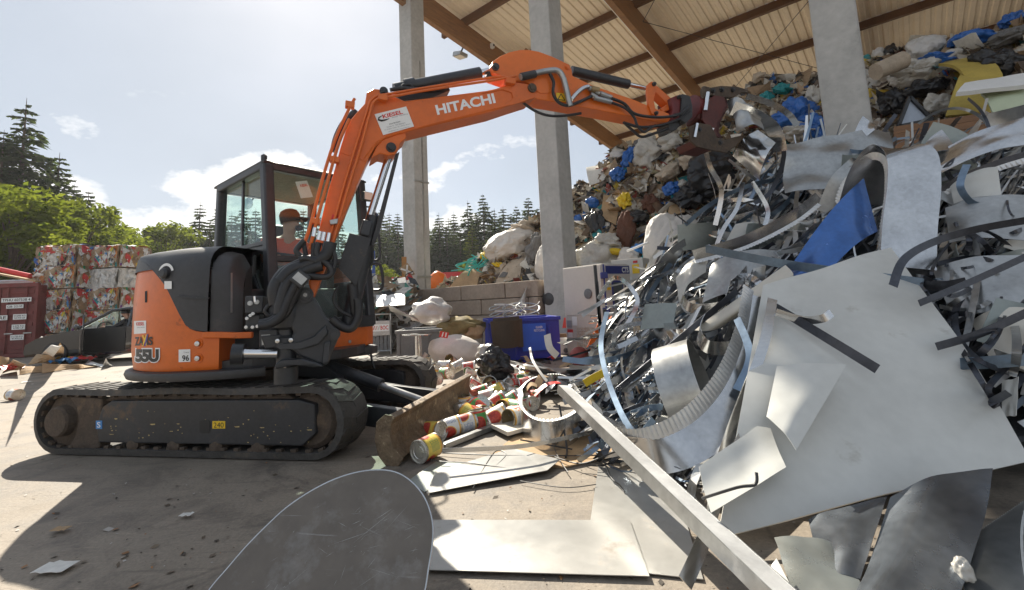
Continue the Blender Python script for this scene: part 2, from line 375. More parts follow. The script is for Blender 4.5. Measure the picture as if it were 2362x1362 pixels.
# wooded rise behind the yard
ms = mat('forest_floor', (.055, .075, .025), .95, var=.4, vs=.2, bump=.3)
mb = MB(); g = []
for i in range(61):
    for j in range(13):
        a = R(-75 + i * 2.5); d = 58 + j * 14
        z = -0.06 + .055 * (j ** 1.55) * (1 + .35 * noise.noise((i * .21, j * .3, 0)))
        g.append((d * math.sin(a), d * math.cos(a), z))
mb.add(g, [(i * 13 + j, (i + 1) * 13 + j, (i + 1) * 13 + j + 1, i * 13 + j + 1) for i in range(60) for j in range(12)])
tag(mb.build('hill', ms, smooth=60), kind='structure')

mb = MB(); ja, jb = G(-80, 934), G(300, 893); jd = (jb - ja).normalized(); mb.add([ja + jd.cross(V((0, 0, 1))) * s * .012 + jd * t + V((0, 0, .004)) for s, t in ((-1, -3), (1, -3), (1, 9), (-1, 9))], [(0, 1, 2, 3)])
tag(mb.build('slab_joint', mat('joint_filler', (.10, .085, .07), .9, var=.3)), kind='structure')
# ================================================================ hall
Q = V((.767, -.642, 0)); RR = V((.642, .767, 0)); P1 = V((-3.04, 14.8, 0)); SLOPE = .125; EAVE = 11.15
def HP(q, r, z=0): return P1 + Q * q + RR * r + V((0, 0, z))
def roofz(r): return EAVE - SLOPE * r
rotH = Matrix((Q, RR, V((0, 0, 1)))).transposed()
hall = empty('storage_hall', HP(5.45, 0), 'open timber roofed hall on square concrete pillars over the rubbish heap', 'hall')
QP = (0, 5.45, 11.38, 17.1, 22.8)
for k in range(5):
    mb = MB(); c = HP(QP[k], 0); h = roofz(0) + .95
    w1, w2, ch = .31, .29, .02
    sec = [(-w1 + ch, -w2), (w1 - ch, -w2), (w1, -w2 + ch), (w1, w2 - ch), (w1 - ch, w2), (-w1 + ch, w2), (-w1, w2 - ch), (-w1, -w2 + ch)]
    mb.prism([c + Q * a + RR * b_ for a, b_ in sec], (0, 0, roofz(0) + .86))
    o = mb.build('concrete_pillar', M['concrete'], hall)
    mb = MB(); a = HP(QP[k], -1.0, roofz(-1.0) + .45); e = HP(QP[k], 34, roofz(34) + .45)
    mb.beam(a, e, .2, .9); mb.build('rafter', M['timber'], hall)
r = -.55; purl = []
while r < 34:
    mb = MB(); z = roofz(r) + .9 + .08
    mb.beam(HP(-1.2, r, z), HP(24, r, z), .15, .28); mb.build('purlin', M['purlin'], hall); purl.append(r)
    r += 3.05
# corrugated sheets, one per strip between purlins
for k in range(0, len(purl) - 1):
    r0 = purl[k] - (0.5 if k == 0 else -.01); r1 = purl[k + 1] + .0
    mb = MB(); prof = []
    q = -1.3
    while q < 24:
        for dq, dz in ((0, 0), (.13, 0), (.165, .045), (.265, .045)): prof.append((q + dq, dz))
        q += .30
    vs = []
    for (qq, dz) in prof:
        for rr_ in (r0, r1): vs.append(HP(qq, rr_, roofz(rr_) + 1.125 + dz))
    for (qq, dz) in prof:
        for rr_ in (r0, r1): vs.append(HP(qq, rr_, roofz(rr_) + 1.128 + dz))
    n = len(prof); fs = []
    for i in range(n - 1):
        fs.append((2 * i, 2 * i + 2, 2 * i + 3, 2 * i + 1)); fs.append((2 * n + 2 * i + 1, 2 * n + 2 * i + 3, 2 * n + 2 * i + 2, 2 * n + 2 * i))
    mb.add(vs, fs); mb.build('roof_sheet', M['roof'], hall)
# conduit along the second rafter, braces, tie cables
mb = MB(); c = HP(5.45 - .16, 0); mb.tube([HP(5.27, 1, roofz(1) + .2), HP(5.27, 20, roofz(20) + .2)], .06, 8); mb.build('cable_conduit', M['sticker'], hall)
for q0, r0, q1, r1 in ((.12, 9.5, 1.1, 9.5), (11.28, 8.05, 10.2, 8.05), (.12, 5.1, 1.0, 5.1)):
    mb = MB(); mb.beam(HP(q0, r0, roofz(r0) + .15), HP(q1, r1, roofz(r1) + .9), .07, .12); mb.build('brace', M['timber'], hall)
for q0, r0, q1, r1 in ((5.6, 6, 10.7, 1), (5.6, 6, 10.7, 14), (5.6, 14, 10.7, 8), (10.9, 2, 16, 9)):
    mb = MB(); mb.tube([HP(q0, r0, roofz(r0) + .55), HP(q1, r1, roofz(r1) + .55)], .012, 5); mb.build('tie_cable', M['black'], hall)
# downpipe strap and groove on first pillar
mb = MB(); mb.box(HP(.315, .06, 4.6), (.012, .05, 9.2), rotH); mb.build('downpipe', M['galv_dull'], hall)
for z in (2.05, 5.1, 7.6):
    mb = MB(); mb.box(HP(.31, 0, z), (.06, .60, .05), rotH); mb.build('pipe_clamp', M['galv_dull'], hall)
mb = MB(); c = HP(-.18, -.3, 7.9); mb.lathe(c, -RR, [(.0, .012), (.05, .01), (.06, 0)], 14); mb.build('lift_hole', M['black'], hall, smooth=40)

# floodlight on the outer rafter
fl = empty('floodlight', HP(-.2, 2.6, roofz(2.6) + .1), 'grey wedge shaped floodlight hung under the outer rafter by the first pillar', 'floodlight')
c = HP(-.35, 2.6, roofz(2.6) - .12)
mb = MB(); ax = -Q
sec = [V((-.22, .0)), V((.2, .12)), V((.24, -.05)), V((-.18, -.12))]
mb.prism([c + ax * a.x + V((0, 0, a.y)) - RR * .2 for a in sec], RR * .4); mb.build('housing', M['galv_dull'], fl, bevel=.01)
mb = MB(); mb.prism([c + ax * a + V((0, 0, z)) - RR * .16 for a, z in ((-.16, -.128), (.22, -.062), (.22, -.068), (-.16, -.134))], RR * .32); mb.build('lens', M['lamp'], fl)
mb = MB(); mb.beam(c + V((0, 0, .04)), HP(-.11, 2.6, roofz(2.6) + .2), .04, .05); mb.build('bracket', M['black'], fl)
sp = empty('rafter_sensor', HP(.2, 3.9, roofz(3.9) + .5), 'small white sensor box fixed to the outer rafter face', 'sensor')
mb = MB(); mb.box(HP(.17, 3.9, roofz(3.9) + .72), (.14, .12, .2), rotH); mb.build('housing', M['sticker'], sp, bevel=.01)
mb = MB(); mb.lathe(HP(.245, 3.9, roofz(3.9) + .72), Q, [(.045, 0), (.035, .03), (0, .035)], 12); mb.build('lens', M['black'], sp, smooth=40)

# block retaining wall between the first two pillars
bw = empty('block_wall', HP(2.7, -.5), 'low retaining wall of big brown concrete blocks holding back the heap', 'wall')
zc = 0
random.seed(4)
for row in range(4):
    q = .05 - (0.85 if row % 2 else 0.1)
    while q < 5.2:
        ln = 1.6; q0 = max(q, -.1); q1 = min(q + ln, 5.05)
        if q1 - q0 > .15:
            mb = MB(); mb.box(HP((q0 + q1) / 2, -.02 + random.uniform(-.012, .012), .41 * row + .205), (q1 - q0 - .022, .8, .397), rotH)
            mb.build('concrete_block', M['block'], bw, bevel=.022)
        q += ln
# ================================================================ trees
M['needle'] = leaf_mat('spruce_needles', (.04, .06, .03), (.08, .105, .045), .42)
M['needle2'] = leaf_mat('larch_needles', (.09, .11, .03), (.14, .15, .045), .35)
M['leaf'] = leaf_mat('beech_leaves', (.09, .12, .02), (.18, .205, .04), .55)
M['leaf2'] = leaf_mat('dark_leaves', (.05, .075, .02), (.10, .13, .035), .5)
M['bark'] = mat('bark', (.11, .075, .05), .9, var=.4, vs=4, bump=.6, bs=20)
def spruce_mesh(seed, h=14, rad=2.9, bare=.12, ragged=.3):
    rnd = random.Random(seed); t = MB(); c = MB()
    t.tube([(0, 0, -.5), (0, 0, h * .5), (0, 0, h)], [.02 * h, .012 * h, .01], 7)
    z = h * bare
    while z < h * .985:
        f = 1 - (z / h); br = rad * (f ** .8) * (1.0 if z > h * .2 else .8) + .12
        nb = 6 if f > .1 else 4; a0 = rnd.random() * 6.28
        for k in range(nb):
            if rnd.random() < ragged * .5: continue
            a = a0 + k * 6.283 / nb + rnd.uniform(-.3, .3); ln = br * rnd.uniform(1 - ragged, 1.15)
            dx, dy = math.cos(a), math.sin(a); lift = rnd.uniform(.05, .3) if f < .35 else rnd.uniform(-.18, .08)
            pts = []
            n = max(3, int(ln / .3))
            for i in range(n + 1):
                s = i / n
                pts.append(V((dx * ln * s, dy * ln * s, z + ln * (lift * s - .38 * s * s + .16 * s ** 3))))
            t.tube([pts[0], pts[n // 2], pts[-1]], [.035, .02, .006], 3, cap=False)
            for i in range(n):
                p = pts[i]; q = pts[i + 1]; s = i / n
                wd = (.2 + .55 * math.sin(min(1, s * 1.15 + .12) * 3.0)) * min(1, ln / 1.6)
                for sd in (-1, 1):
                    for kk in range(4):
                        b0 = p.lerp(q, rnd.random()); ww = wd * rnd.uniform(.5, 1.25)
                        e = b0 + V((-dy * sd, dx * sd, 0)) * ww + V((dx, dy, 0)) * ww * .55 + V((0, 0, -ww * rnd.uniform(.15, .75)))
                        md = b0.lerp(e, .5); w2 = .085 + .06 * rnd.random(); sid = V((dx, dy, rnd.uniform(-.5, .5))) * w2
                        c.add([b0, md + sid, e, md - sid], [(0, 1, 2, 3)])
        z += h * .021 * rnd.uniform(.8, 1.3) + .08
    return t, c
def decid_mesh(seed, h=9, rad=3.2, leaf=.17, n=9000):
    rnd = random.Random(seed); t = MB(); c = MB()
    t.tube([(0, 0, -.4), (.1, 0, h * .3), (0, .1, h * .7), (0, 0, h * .9)], [.16, .12, .06, .02], 7)
    cl = []
    for i in range(46):
        z = h * (.04 + .92 * rnd.random() ** .9); f = max(.3, math.sin(min(1, max(.2, (z / h) * .9 + .12)) * 3.0)) ** .6 * rnd.uniform(.8, 1.2)
        a = rnd.random() * 6.28; r = rad * f * rnd.uniform(.45, 1.0)
        p = V((math.cos(a) * r, math.sin(a) * r, z)); cl.append((p, rnd.uniform(.35, 1.05) * rad * .33))
        t.tube([(0, 0, z * .6), p * .55 + V((0, 0, z * .33)), p], [.06, .035, .012], 4, cap=False)
    for i in range(n):
        p, rr = cl[i % len(cl)]
        d = V((rnd.gauss(0, 1), rnd.gauss(0, 1), rnd.gauss(0, .75))).normalized() * rr * (rnd.random() ** .38)
        b0 = p + d; u = V((rnd.gauss(0, 1), rnd.gauss(0, 1), rnd.gauss(0, .6))).normalized()
        v = u.orthogonal().normalized(); v = (v * math.cos(i) + u.cross(v) * math.sin(i)); s = leaf * rnd.uniform(.6, 1.5)
        c.add([b0 - u * s, b0 + v * s * .45, b0 + u * s, b0 - v * s * .45], [(0, 1, 2, 3)])
    return t, c
def make_tree(name, tm, lm):
    o = empty(name); tm.build('trunk', M['bark'], o, local=True); lm[0].build('crown', lm[1], o, local=True); return o
protos = {}
for i in range(4):
    t, c = spruce_mesh(10 + i, 14, 3.3 + .4 * (i % 2), .08, .3); protos['s%d' % i] = ('spruce_tree', t, (c, M['needle']), 14)
t, c = spruce_mesh(31, 15.6, 5.2, .08, .5); protos['hero'] = ('spruce_tree', t, (c, M['needle']), 15.6)
t, c = spruce_mesh(21, 10, 2.2, .05, .3); protos['l0'] = ('larch_tree', t, (c, M['needle2']), 10)
for i in range(3):
    t, c = decid_mesh(50 + i, 9, 3.4, .17, 9000); protos['d%d' % i] = ('beech_tree', t, (c, M['leaf'] if i < 2 else M['leaf2']), 9)
first = {}
rt = random.Random(3)
def plant(kind, x, ytop, Y, label, group, ybase=None):
    """tree whose top shows at x, ytop when it stands Y metres off"""
    p = P(x, ytop, Y); nm, t, c, h = protos[kind]
    if kind in first: o = copy_tree(first[kind])
    else: o = first[kind] = make_tree(nm, t, c)
    zb = max(-.05, .055 * (max(0, (Y - 58) / 14) ** 1.55) - .1)
    o.location = (p.x, p.y, zb); s = (p.z - zb) / h; wd = s * rt.uniform(.9, 1.15)
    o.scale = (wd, wd, s); o.rotation_euler = (0, 0, rt.random() * 6.28)
    tag(o, label, 'tree', group)
plant('hero', 62, 226, 30, 'tallest ragged spruce with bare gaps, at the left behind the red container', None)
plant('s1', 10, 300, 29, 'broad dark spruce beside the tallest one at the far left edge', None)
plant('s2', 138, 352, 33, 'slim spruce to the right of the tallest ragged spruce', None)
for x, y, Y in ((-60, 300, 30), (-95, 350, 27), (100, 400, 34), (172, 425, 37), (30, 360, 33), (195, 470, 40), (-30, 390, 26), (150, 450, 33), (75, 440, 30), (118, 375, 32), (205, 440, 36), (225, 490, 40), (150, 410, 34)):
    plant('s%d' % rt.randrange(4), x, y, Y, 'dark spruce standing among the tall group on the left', 'spruces in the left group')
for i, (x, y, Y) in enumerate(((-20, 420, 23), (40, 440, 22), (95, 505, 24), (150, 535, 27), (185, 475, 30), (215, 508, 33), (245, 545, 36), (275, 540, 40), (-90, 420, 22), (130, 480, 28))):
    plant('d%d' % (i % 2), x, y, Y, 'sunlit light green broadleaf tree behind the container and bales', 'light green trees on the left')
for i, (x, y, Y) in enumerate(((318, 530, 46), (345, 548, 50), (382, 524, 46), (408, 548, 55), (300, 560, 50), (430, 560, 60))):
    plant('d%d' % (2 if i % 2 else 0), x, y, Y, 'rounded green tree between the bales and the cab', 'green trees left of the cab')
for x, y, Y in ((462, 463, 52), (485, 500, 50), (440, 520, 50), (505, 475, 56), (535, 490, 58), (560, 470, 58), (590, 480, 60), (620, 490, 60), (520, 530, 50), (655, 500, 60), (700, 480, 62), (740, 500, 62), (780, 490, 64)):
    plant('s%d' % rt.randrange(4), x, y, Y, 'dark spruce in the wood seen behind the cab', 'spruces behind the cab')
for x, y, Y in ((875, 512, 60), (892, 530, 62), (917, 492, 60), (935, 545, 58), (960, 500, 62), (1012, 490, 62), (1030, 520, 60), (1046, 488, 64), (1060, 520, 58), (1078, 462, 62), (1113, 448, 60), (1095, 490, 66), (1140, 480, 64), (1160, 476, 66), (1178, 492, 64), (1190, 475, 66), (1218, 455, 60), (1240, 480, 62), (1260, 470, 66), (1200, 520, 58), (850, 530, 66), (1290, 480, 70), (1330, 470, 70), (1380, 480, 70), (985, 520, 66), (1130, 520, 56), (905, 560, 70), (1000, 550, 70)):
    plant('s%d' % rt.randrange(4), x, y, Y, 'dark spruce in the wood seen between the pillars', 'spruces between the pillars')
rt2 = random.Random(8)
for i in range(26):
    x = 845 + i * 17.5; plant('s%d' % rt2.randrange(4), x + rt2.uniform(-7, 7), rt2.uniform(480, 535), rt2.uniform(76, 92), 'far spruce in the back row between the pillars', 'back row spruces')
for i in range(16):
    x = 300 + i * 26; plant('s%d' % rt2.randrange(4), x + rt2.uniform(-9, 9), rt2.uniform(520, 560), rt2.uniform(70, 85), 'far spruce in the back row left of the boom', 'back row spruces')
plant('l0', 1088, 522, 52, 'pale yellow green larch in front of the dark spruces', None)
for x, y, Y in ((870, 615, 44), (893, 625, 46), (925, 640, 44), (1085, 610, 48), (1110, 630, 46)):
    plant('d0', x, y, Y, 'low bright green bush at the foot of the dark wood', 'bushes at the foot of the wood')
# ================================================================ excavator
TR = Z2(G(112, 1052)); TF = Z2(G(738, 1068))
T = (TF - TR).normalized(); TN = V((-T.y, T.x, 0))           # along the track, across it (away from the camera)
C0 = (TR + TF) / 2 + TN * .98
U = V((.8, -.6, 0)); W_ = V((.6, .8, 0))
exc = empty('excavator', C0, 'orange mini excavator with black cab and grab standing on rubber tracks', 'excavator')
def E(u, v, z): return C0 + U * u + W_ * v + V((0, 0, z))
rotU = Matrix((U, W_, V((0, 0, 1)))).transposed()
rotT = Matrix((T, TN, V((0, 0, 1)))).transposed()
ZU = V((0, 0, 1))
LC = (TF - TR).length
def TP(s, n, z): return TR + T * s + TN * n + V((0, 0, z))
def stadium(r, zc, a, b_, n=12, inset=0):
    pts = []
    for i in range(n + 1):
        q = -math.pi / 2 - math.pi * i / n; pts.append((a + r * math.cos(q), zc + r * math.sin(q)))
    k = 10
    for i in range(1, k):
        s = i / k; pts.append((a + (b_ - a) * s, zc + r - .012 * math.sin(math.pi * 2 * s) ** 2))
    for i in range(n + 1):
        q = math.pi / 2 - math.pi * i / n; pts.append((b_ + r * math.cos(q), zc + r * math.sin(q)))
    for i in range(1, k): s = i / k; pts.append((b_ + (a - b_) * s, zc - r))
    return pts
def make_track(n0):
    """n0: near face offset; belt .38 wide"""
    tr = MB(); r = .285; zc = r; wd = .38
    oo = stadium(r - .012, zc, .06, LC - .08); ii = stadium(r - .06, zc, .06, LC - .08); k = len(oo)
    vs = []
    prof = ((oo, 0.012, 0), (oo, wd - .012, 0), (ii, wd, 0), (ii, 0, 0))
    for pp, nn, _ in prof: vs += [TP(s, n0 + nn, max(z, .012)) for s, z in pp]
    fs = []
    for a in range(4):
        b_ = (a + 1) % 4
        for i in range(k): j = (i + 1) % k; fs.append((a * k + i, a * k + j, b_ * k + j, b_ * k + i))
    tr.add(vs, fs)
    belt = tr.build('track_belt', M['rubber'], exc, smooth=50)
    # tread pads around the loop (staggered bars) and guide lugs inside
    tot = [0]
    for i in range(k): a = oo[i]; c = oo[(i + 1) % k]; tot.append(tot[-1] + math.hypot(c[0] - a[0], c[1] - a[1]))
    pads = MB(); lugs = MB(); nP = 52
    def at(d, pp):
        d %= tot[-1]
        for i in range(k):
            if tot[i + 1] >= d:
                f = (d - tot[i]) / max(1e-6, tot[i + 1] - tot[i]); a = V((pp[i][0], pp[i][1], 0)); c = V((pp[(i + 1) % k][0], pp[(i + 1) % k][1], 0))
                p = a.lerp(c, f); t = (c - a).normalized(); return p, t
        return V((pp[0][0], pp[0][1], 0)), V((1, 0, 0))
    for i in range(nP):
        d = tot[-1] * i / nP
        for side in (0, 1):
            p, t = at(d + side * .045, oo); tw = T * t.x + ZU * t.y; nw = tw.cross(TN); ctr = TP(p.x, n0, p.y)
            if nw.dot(ctr - TP(LC / 2, n0, zc)) < 0: nw = -nw
            rot = Matrix((tw, TN, nw)).transposed()
            rot = rot @ Matrix.Rotation(R(14 if side else -14), 3, 'Z')
            if ctr.z < .03 and abs(nw.z) > .9: continue
            pads.box(ctr + TN * (.105 + .17 * side) + nw * .001, (.052, .17, .012), rot)
        p, t = at(d, ii); tw = T * t.x + ZU * t.y; nw = tw.cross(TN); ctr = TP(p.x, n0, p.y)
        if nw.dot(ctr - TP(LC / 2, n0, zc)) > 0: nw = -nw
        rot = Matrix((tw, TN, nw)).transposed()
        for nn in (.045, .335): lugs.box(ctr + TN * nn + nw * .008, (.045, .035, .03), rot)
    tag(pads.build('tread_pads', M['rubber'], exc), kind='stuff'); tag(lugs.build('guide_lugs', M['grime'], exc), kind='stuff')
    # frame
    fb = MB()
    poly = [(.50, .11), (LC - .17, .11), (LC - .06, .20), (LC - .06, .42), (LC - .2, .455), (.62, .455), (.52, .40), (.47, .25)]
    fb.prism([TP(s, n0 + .02, z) for s, z in poly], TN * .34)
    fr = fb.build('track_frame', M['frame_dark'], exc, bevel=.012)
    m2 = MB(); m2.prism([TP(s, n0 + .06, z) for s, z in ((.45, .44), (LC - .25, .44), (LC - .32, .49), (.6, .50))], TN * .3); m2.build('dirt_shelf', M['grime'], exc, bevel=.02)
    # drive sprocket with motor, idler, rollers
    m3 = MB(); c = TP(.09, n0 + .06, zc); m3.lathe(c, -TN, [(.235, -.14), (.235, -.02), (.205, .0), (.15, .0), (.12, .02)], 24); m3.build('sprocket', M['grime'], exc, smooth=35)
    m3 = MB(); m3.lathe(c, -TN, [(.135, -.02), (.13, .075), (.115, .092), (0, .092)], 22); m3.build('travel_motor', M['grime'], exc, smooth=35)
    m3 = MB(); m3.prism([TP(s, n0 + .03, z) for s, z in ((.16, .06), (.5, .06), (.5, .47), (.14, .49), (.23, .40), (.26, .28), (.23, .15))], TN * .1); m3.build('motor_guard', M['grime'], exc, bevel=.012)
    m3 = MB(); c = TP(LC - .13, n0 + .05, zc); m3.lathe(c, -TN, [(.215, -.25), (.215, -.05), (.18, -.02), (.1, -.02), (.06, .01), (0, .01)], 22); m3.build('idler', M['grime'], exc, smooth=35)
    for s in (.82, 1.22, 1.62, 2.0):
        m3 = MB(); m3.lathe(TP(s * LC / 2.55, n0 + .03, .098), -TN, [(.06, -.3), (.06, .0), (.03, .012), (0, .012)], 12); m3.build('track_roller', M['grime'], exc, smooth=35)
    m3 = MB(); m3.lathe(TP(LC * .5, n0 + .07, .478), -TN, [(.04, -.24), (.04, -.02), (.046, 0), (.02, .008), (0, .008)], 14); m3.build('carrier_roller', M['grime'], exc, smooth=35)
    return fr
fr = make_track(0.0)
make_track(1.58)
# details on the near frame
TNF = .02
def TPX(x, y, off=.0185): return PV(x, y, TP(0, off, 0), TN)
mb = MB(); mb.prism([TPX(x, y, .017) for x, y in ((460, 972), (464, 970), (480, 970), (484, 974), (484, 996), (480, 1000), (464, 1000), (460, 996))], TN * .003); mb.build('inspection_hole', M['black_print'], fr)
mb = MB(); mb.prism([TPX(x, y, .017) for x, y in ((490, 972), (519, 972), (519, 989), (490, 989))], TN * .003); st = mb.build('warning_sticker', M['yellow_print'], fr)
letter('lettering', '240', TPX(493, 987, .016), TPX(516, 987, .016), TPX(493, 975, .016), M['black_print'], fr, .0, .001)
mb = MB(); mb.prism([TPX(x, y, .017) for x, y in ((221, 971), (235, 971), (235, 990), (221, 990))], TN * .003); mb.build('blue_sticker', M['blue_print'], fr)
letter('lettering', 'S', TPX(224, 987, .016), TPX(232, 987, .016), TPX(224, 974, .016), M['white_print'], fr, .01, .001)
# chipped paint marks (flat wear) along the frame
mb = MB(); rr = random.Random(5)
for i in range(46):
    x = rr.uniform(250, 715); y = 985 + rr.gauss(0, 11) if i < 14 else rr.uniform(945, 1022); wpx = rr.uniform(2, 13) if i < 14 else rr.uniform(1, 4); hp = rr.uniform(1, 2.5)
    mb.add([TPX(x, y, .018), TPX(x + wpx, y - rr.uniform(-.8, .8), .018), TPX(x + wpx, y + hp, .018), TPX(x + wpx * .3, y + hp * 1.3, .018)], [(0, 1, 2, 3)])
tag(mb.build('paint_chips', mat('chip_yellow', (.5, .38, .16), .8, var=.4, vs=30), fr), kind='stuff')
# undercarriage centre, slew ring
mb = MB(); mb.box(C0 + V((0, 0, .36)), (1.1, 1.4, .26), rotT); mb.build('cross_frame', M['frame_dark'], exc, bevel=.03)
mb = MB(); mb.lathe(C0 + V((0, 0, .48)), ZU, [(.46, 0), (.46, .12), (.40, .13), (.40, .18)], 32); mb.build('slew_ring', M['grime'], exc, smooth=35)

# dozer blade
bl0 = TP(LC + .58, -.02, 0)
def BL(a, s, z): return bl0 + TN * a + T * s + ZU * z * .9
mb = MB(); sec = [(.02, .02), (.10, .06), (.03, .13), (.0, .22), (.005, .31), (.04, .37), (-.02, .385), (-.07, .35), (-.085, .22), (-.07, .1), (-.03, .03)]
mb.prism([BL(0.0, s, z) for s, z in sec], TN * 1.98); blade = mb.build('dozer_blade', M['blade'], exc, bevel=.008)
mb = MB(); mb.prism([BL(-.014, s, z) for s, z in ((.07, .0), (.11, .06), (.03, .14), (.01, .22), (.02, .33), (.05, .385), (-.03, .40), (-.1, .34), (-.115, .2), (-.09, .08), (-.03, .0))], TN * .013); mb.build('blade_end_plate', M['blade'], blade, bevel=.005)
for a in (.52, 1.36):
    mb = MB(); mb.beam(C0 + T * .5 + TN * (a - .96) + ZU * .34, BL(a, -.06, .2), .09, .17); mb.build('blade_arm', M['black'], exc, bevel=.008)
mb = MB(); a = C0 + T * .62 + ZU * .62; e = BL(.94, -.06, .26)
mb.tube([a, a.lerp(e, .58)], .062, 16); mb.build('blade_cylinder', M['black'], exc, smooth=40)
mb = MB(); mb.tube([a.lerp(e, .55), e], .032, 12); mb.build('cylinder_rod', M['galv_dull'], exc, smooth=40)
mb = MB(); mb.prism([a + V((0, 0, z)) + T * s - TN * .13 for s, z in ((-.25, -.1), (.12, -.14), (.35, -.20), (.33, -.12), (.1, .03), (-.2, .08))], TN * .26); mb.build('blade_lug', M['black'], exc, bevel=.01)

# ---------------------------------------------------------------- rounded upper body
RB = 1.065
def CYL(x, y, rad=RB):
    d = ray(x, y); o = CAM - C0; dx, dy = d.x, d.y
    a = dx * dx + dy * dy; b_ = o.x * dx + o.y * dy; c = o.x ** 2 + o.y ** 2 - rad * rad
    disc = b_ * b_ - a * c; t = (-b_ - math.sqrt(disc)) / a if disc > 0 else -b_ / a
    return CAM + d * t
def ang(p): q = p - C0; return math.atan2(q.dot(W_), q.dot(U))       # 0 = forward, -90 = right side
def shell(ph, z, rad): return C0 + (U * math.cos(ph) + W_ * math.sin(ph)) * rad + V((0, 0, z))
bd = [(300, 600), (319, 603), (332, 609), (352, 626), (375, 650), (392, 676), (405, 703), (414, 722), (424, 742), (434, 757), (450, 764), (475, 767), (506, 768)]
bdc = [(ang(CYL(x, y)), CYL(x, y).z) for x, y in bd]
phF = bdc[-1][0]                      # front end of the orange skirt on the right side
def zsplit(ph):
    # ph from phF (about -45 deg) backwards to -180 and beyond
    if ph > bdc[-1][0]: return bdc[-1][1]
    for i in range(len(bdc) - 1, 0, -1):
        a, b_ = bdc[i], bdc[i - 1]
        if b_[0] <= ph <= a[0]: f = (ph - b_[0]) / max(1e-6, a[0] - b_[0]); return b_[1] + (a[1] - b_[1]) * f
    return max(1.66, bdc[1][1])
Z0 = .70; phB = R(-270)
mb = MB(); n = 72; rows = 7; vs = []
for i in range(n + 1):
    ph = phF + (phB - phF) * i / n; zt = zsplit(ph)
    for j in range(rows):
        z = Z0 + (zt - Z0) * j / (rows - 1); rad = RB - (.02 if j == 0 else 0) - .05 * max(0, (z - 1.25) / .5) ** 2
        vs.append(shell(ph, z, rad))
mb.add(vs, [(i * rows + j, i * rows + j + 1, (i + 1) * rows + j + 1, (i + 1) * rows + j) for i in range(n) for j in range(rows - 1)])
# closing edges at the front: cheek turning inward
k = len(mb.v); mb.add([shell(phF, z, RB - .45) for z in (Z0, zsplit(phF))] + [shell(phF, z, RB) for z in (Z0, zsplit(phF))], [(0, 1, 3, 2)])
cw = mb.build('counterweight', M['orange'], exc, smooth=50)
# thin orange lip running forward over the recess
mb = MB(); pts = [CYL(x, y) for x, y in ((470, 773), (506, 773), (545, 774), (584, 773))]
mb.ribbon(pts, ZU, .05, .06); mb.build('skirt_lip', M['orange'], exc, bevel=.01)
# engine hood
mb = MB(); vs = []; rows = 10; phH = ang(CYL(482, 700))
def ztop(ph): return 1.74
for i in range(n + 1):
    ph = phH + (phB - phH) * i / n; z0 = zsplit(ph) + .006
    for j in range(rows):
        f = j / (rows - 1); zt = ztop(ph)
        if f < .45: z = z0 + (zt - .2 - z0) * (f / .45); rad = RB + .014 - .05 * max(0, (z - 1.25) / .5) ** 2
        else:
            q = (f - .45) / .55 * math.pi / 2; zz = max(z0, zt - .2); rad = RB + .014 - .05 * max(0, (zz - 1.25) / .5) ** 2 - .30 * (1 - math.cos(q)); z = zz + (zt - zz) * math.sin(q)
        vs.append(shell(ph, z, rad))
mb.add(vs, [(i * rows + j, i * rows + j + 1, (i + 1) * rows + j + 1, (i + 1) * rows + j) for i in range(n) for j in range(rows - 1)])
top = [i * rows + rows - 1 for i in range(n + 1)]; kk = len(mb.v); mb.v.append(C0 + U * -.2 + V((0, 0, 1.76)))
for i in range(n): mb.f.append([top[i], top[i + 1], kk]); mb.mi.append(0)
mb.f.append([top[n], top[0], kk]); mb.mi.append(0)
hood = mb.build('engine_hood', M['black_plastic'], exc, smooth=45)
# horizontal seam step in the hood
mb = MB(); pts = [CYL(x, y, RB + .016) for x, y in ((410, 683), (430, 686), (455, 688), (482, 688))]; mb.ribbon(pts, ZU, .014, .02); mb.build('hood_seam', M['black'], hood)
# lower black cover between hood and skirt
# side cover (second black shell nearer the boom)
mb = MB(); vs = []; ph1 = ang(CYL(484, 700)); ph2 = ang(CYL(556, 700)); rows = 9; nn = 14
for i in range(nn + 1):
    f = i / nn; ph = ph1 + (ph2 - ph1) * f
    for j in range(rows):
        g = j / (rows - 1); zt = 1.70 - .05 * f - .25 * max(0, f - .55)
        rad = RB - .012 - .06 * f * f
        if g < .5: z = .98 + (zt - .22 - .98) * g / .5; rr_ = rad
        else: q = (g - .5) / .5 * math.pi / 2; z = zt - .22 + .22 * math.sin(q); rr_ = rad - .36 * (1 - math.cos(q))
        vs.append(shell(ph, z, rr_))
mb.add(vs, [(i * rows + j, i * rows + j + 1, (i + 1) * rows + j + 1, (i + 1) * rows + j) for i in range(nn) for j in range(rows - 1)])
k0 = len(mb.v); mb.add([shell(ph2, z, r_) for z, r_ in ((.98, RB - .07), (1.28, RB - .075), (1.5, RB - .2), (1.58, RB - .43), (.98, RB - .43))], [(0, 1, 2, 3, 4)])
sidec = mb.build('side_cover', M['black_plastic'], exc, smooth=45)
mb = MB(); mb.ribbon([CYL(534, y, RB - .035) for y in (630, 650, 680, 722)], U, .008, .012); mb.build('cover_bead', M['galv_dull'], sidec)
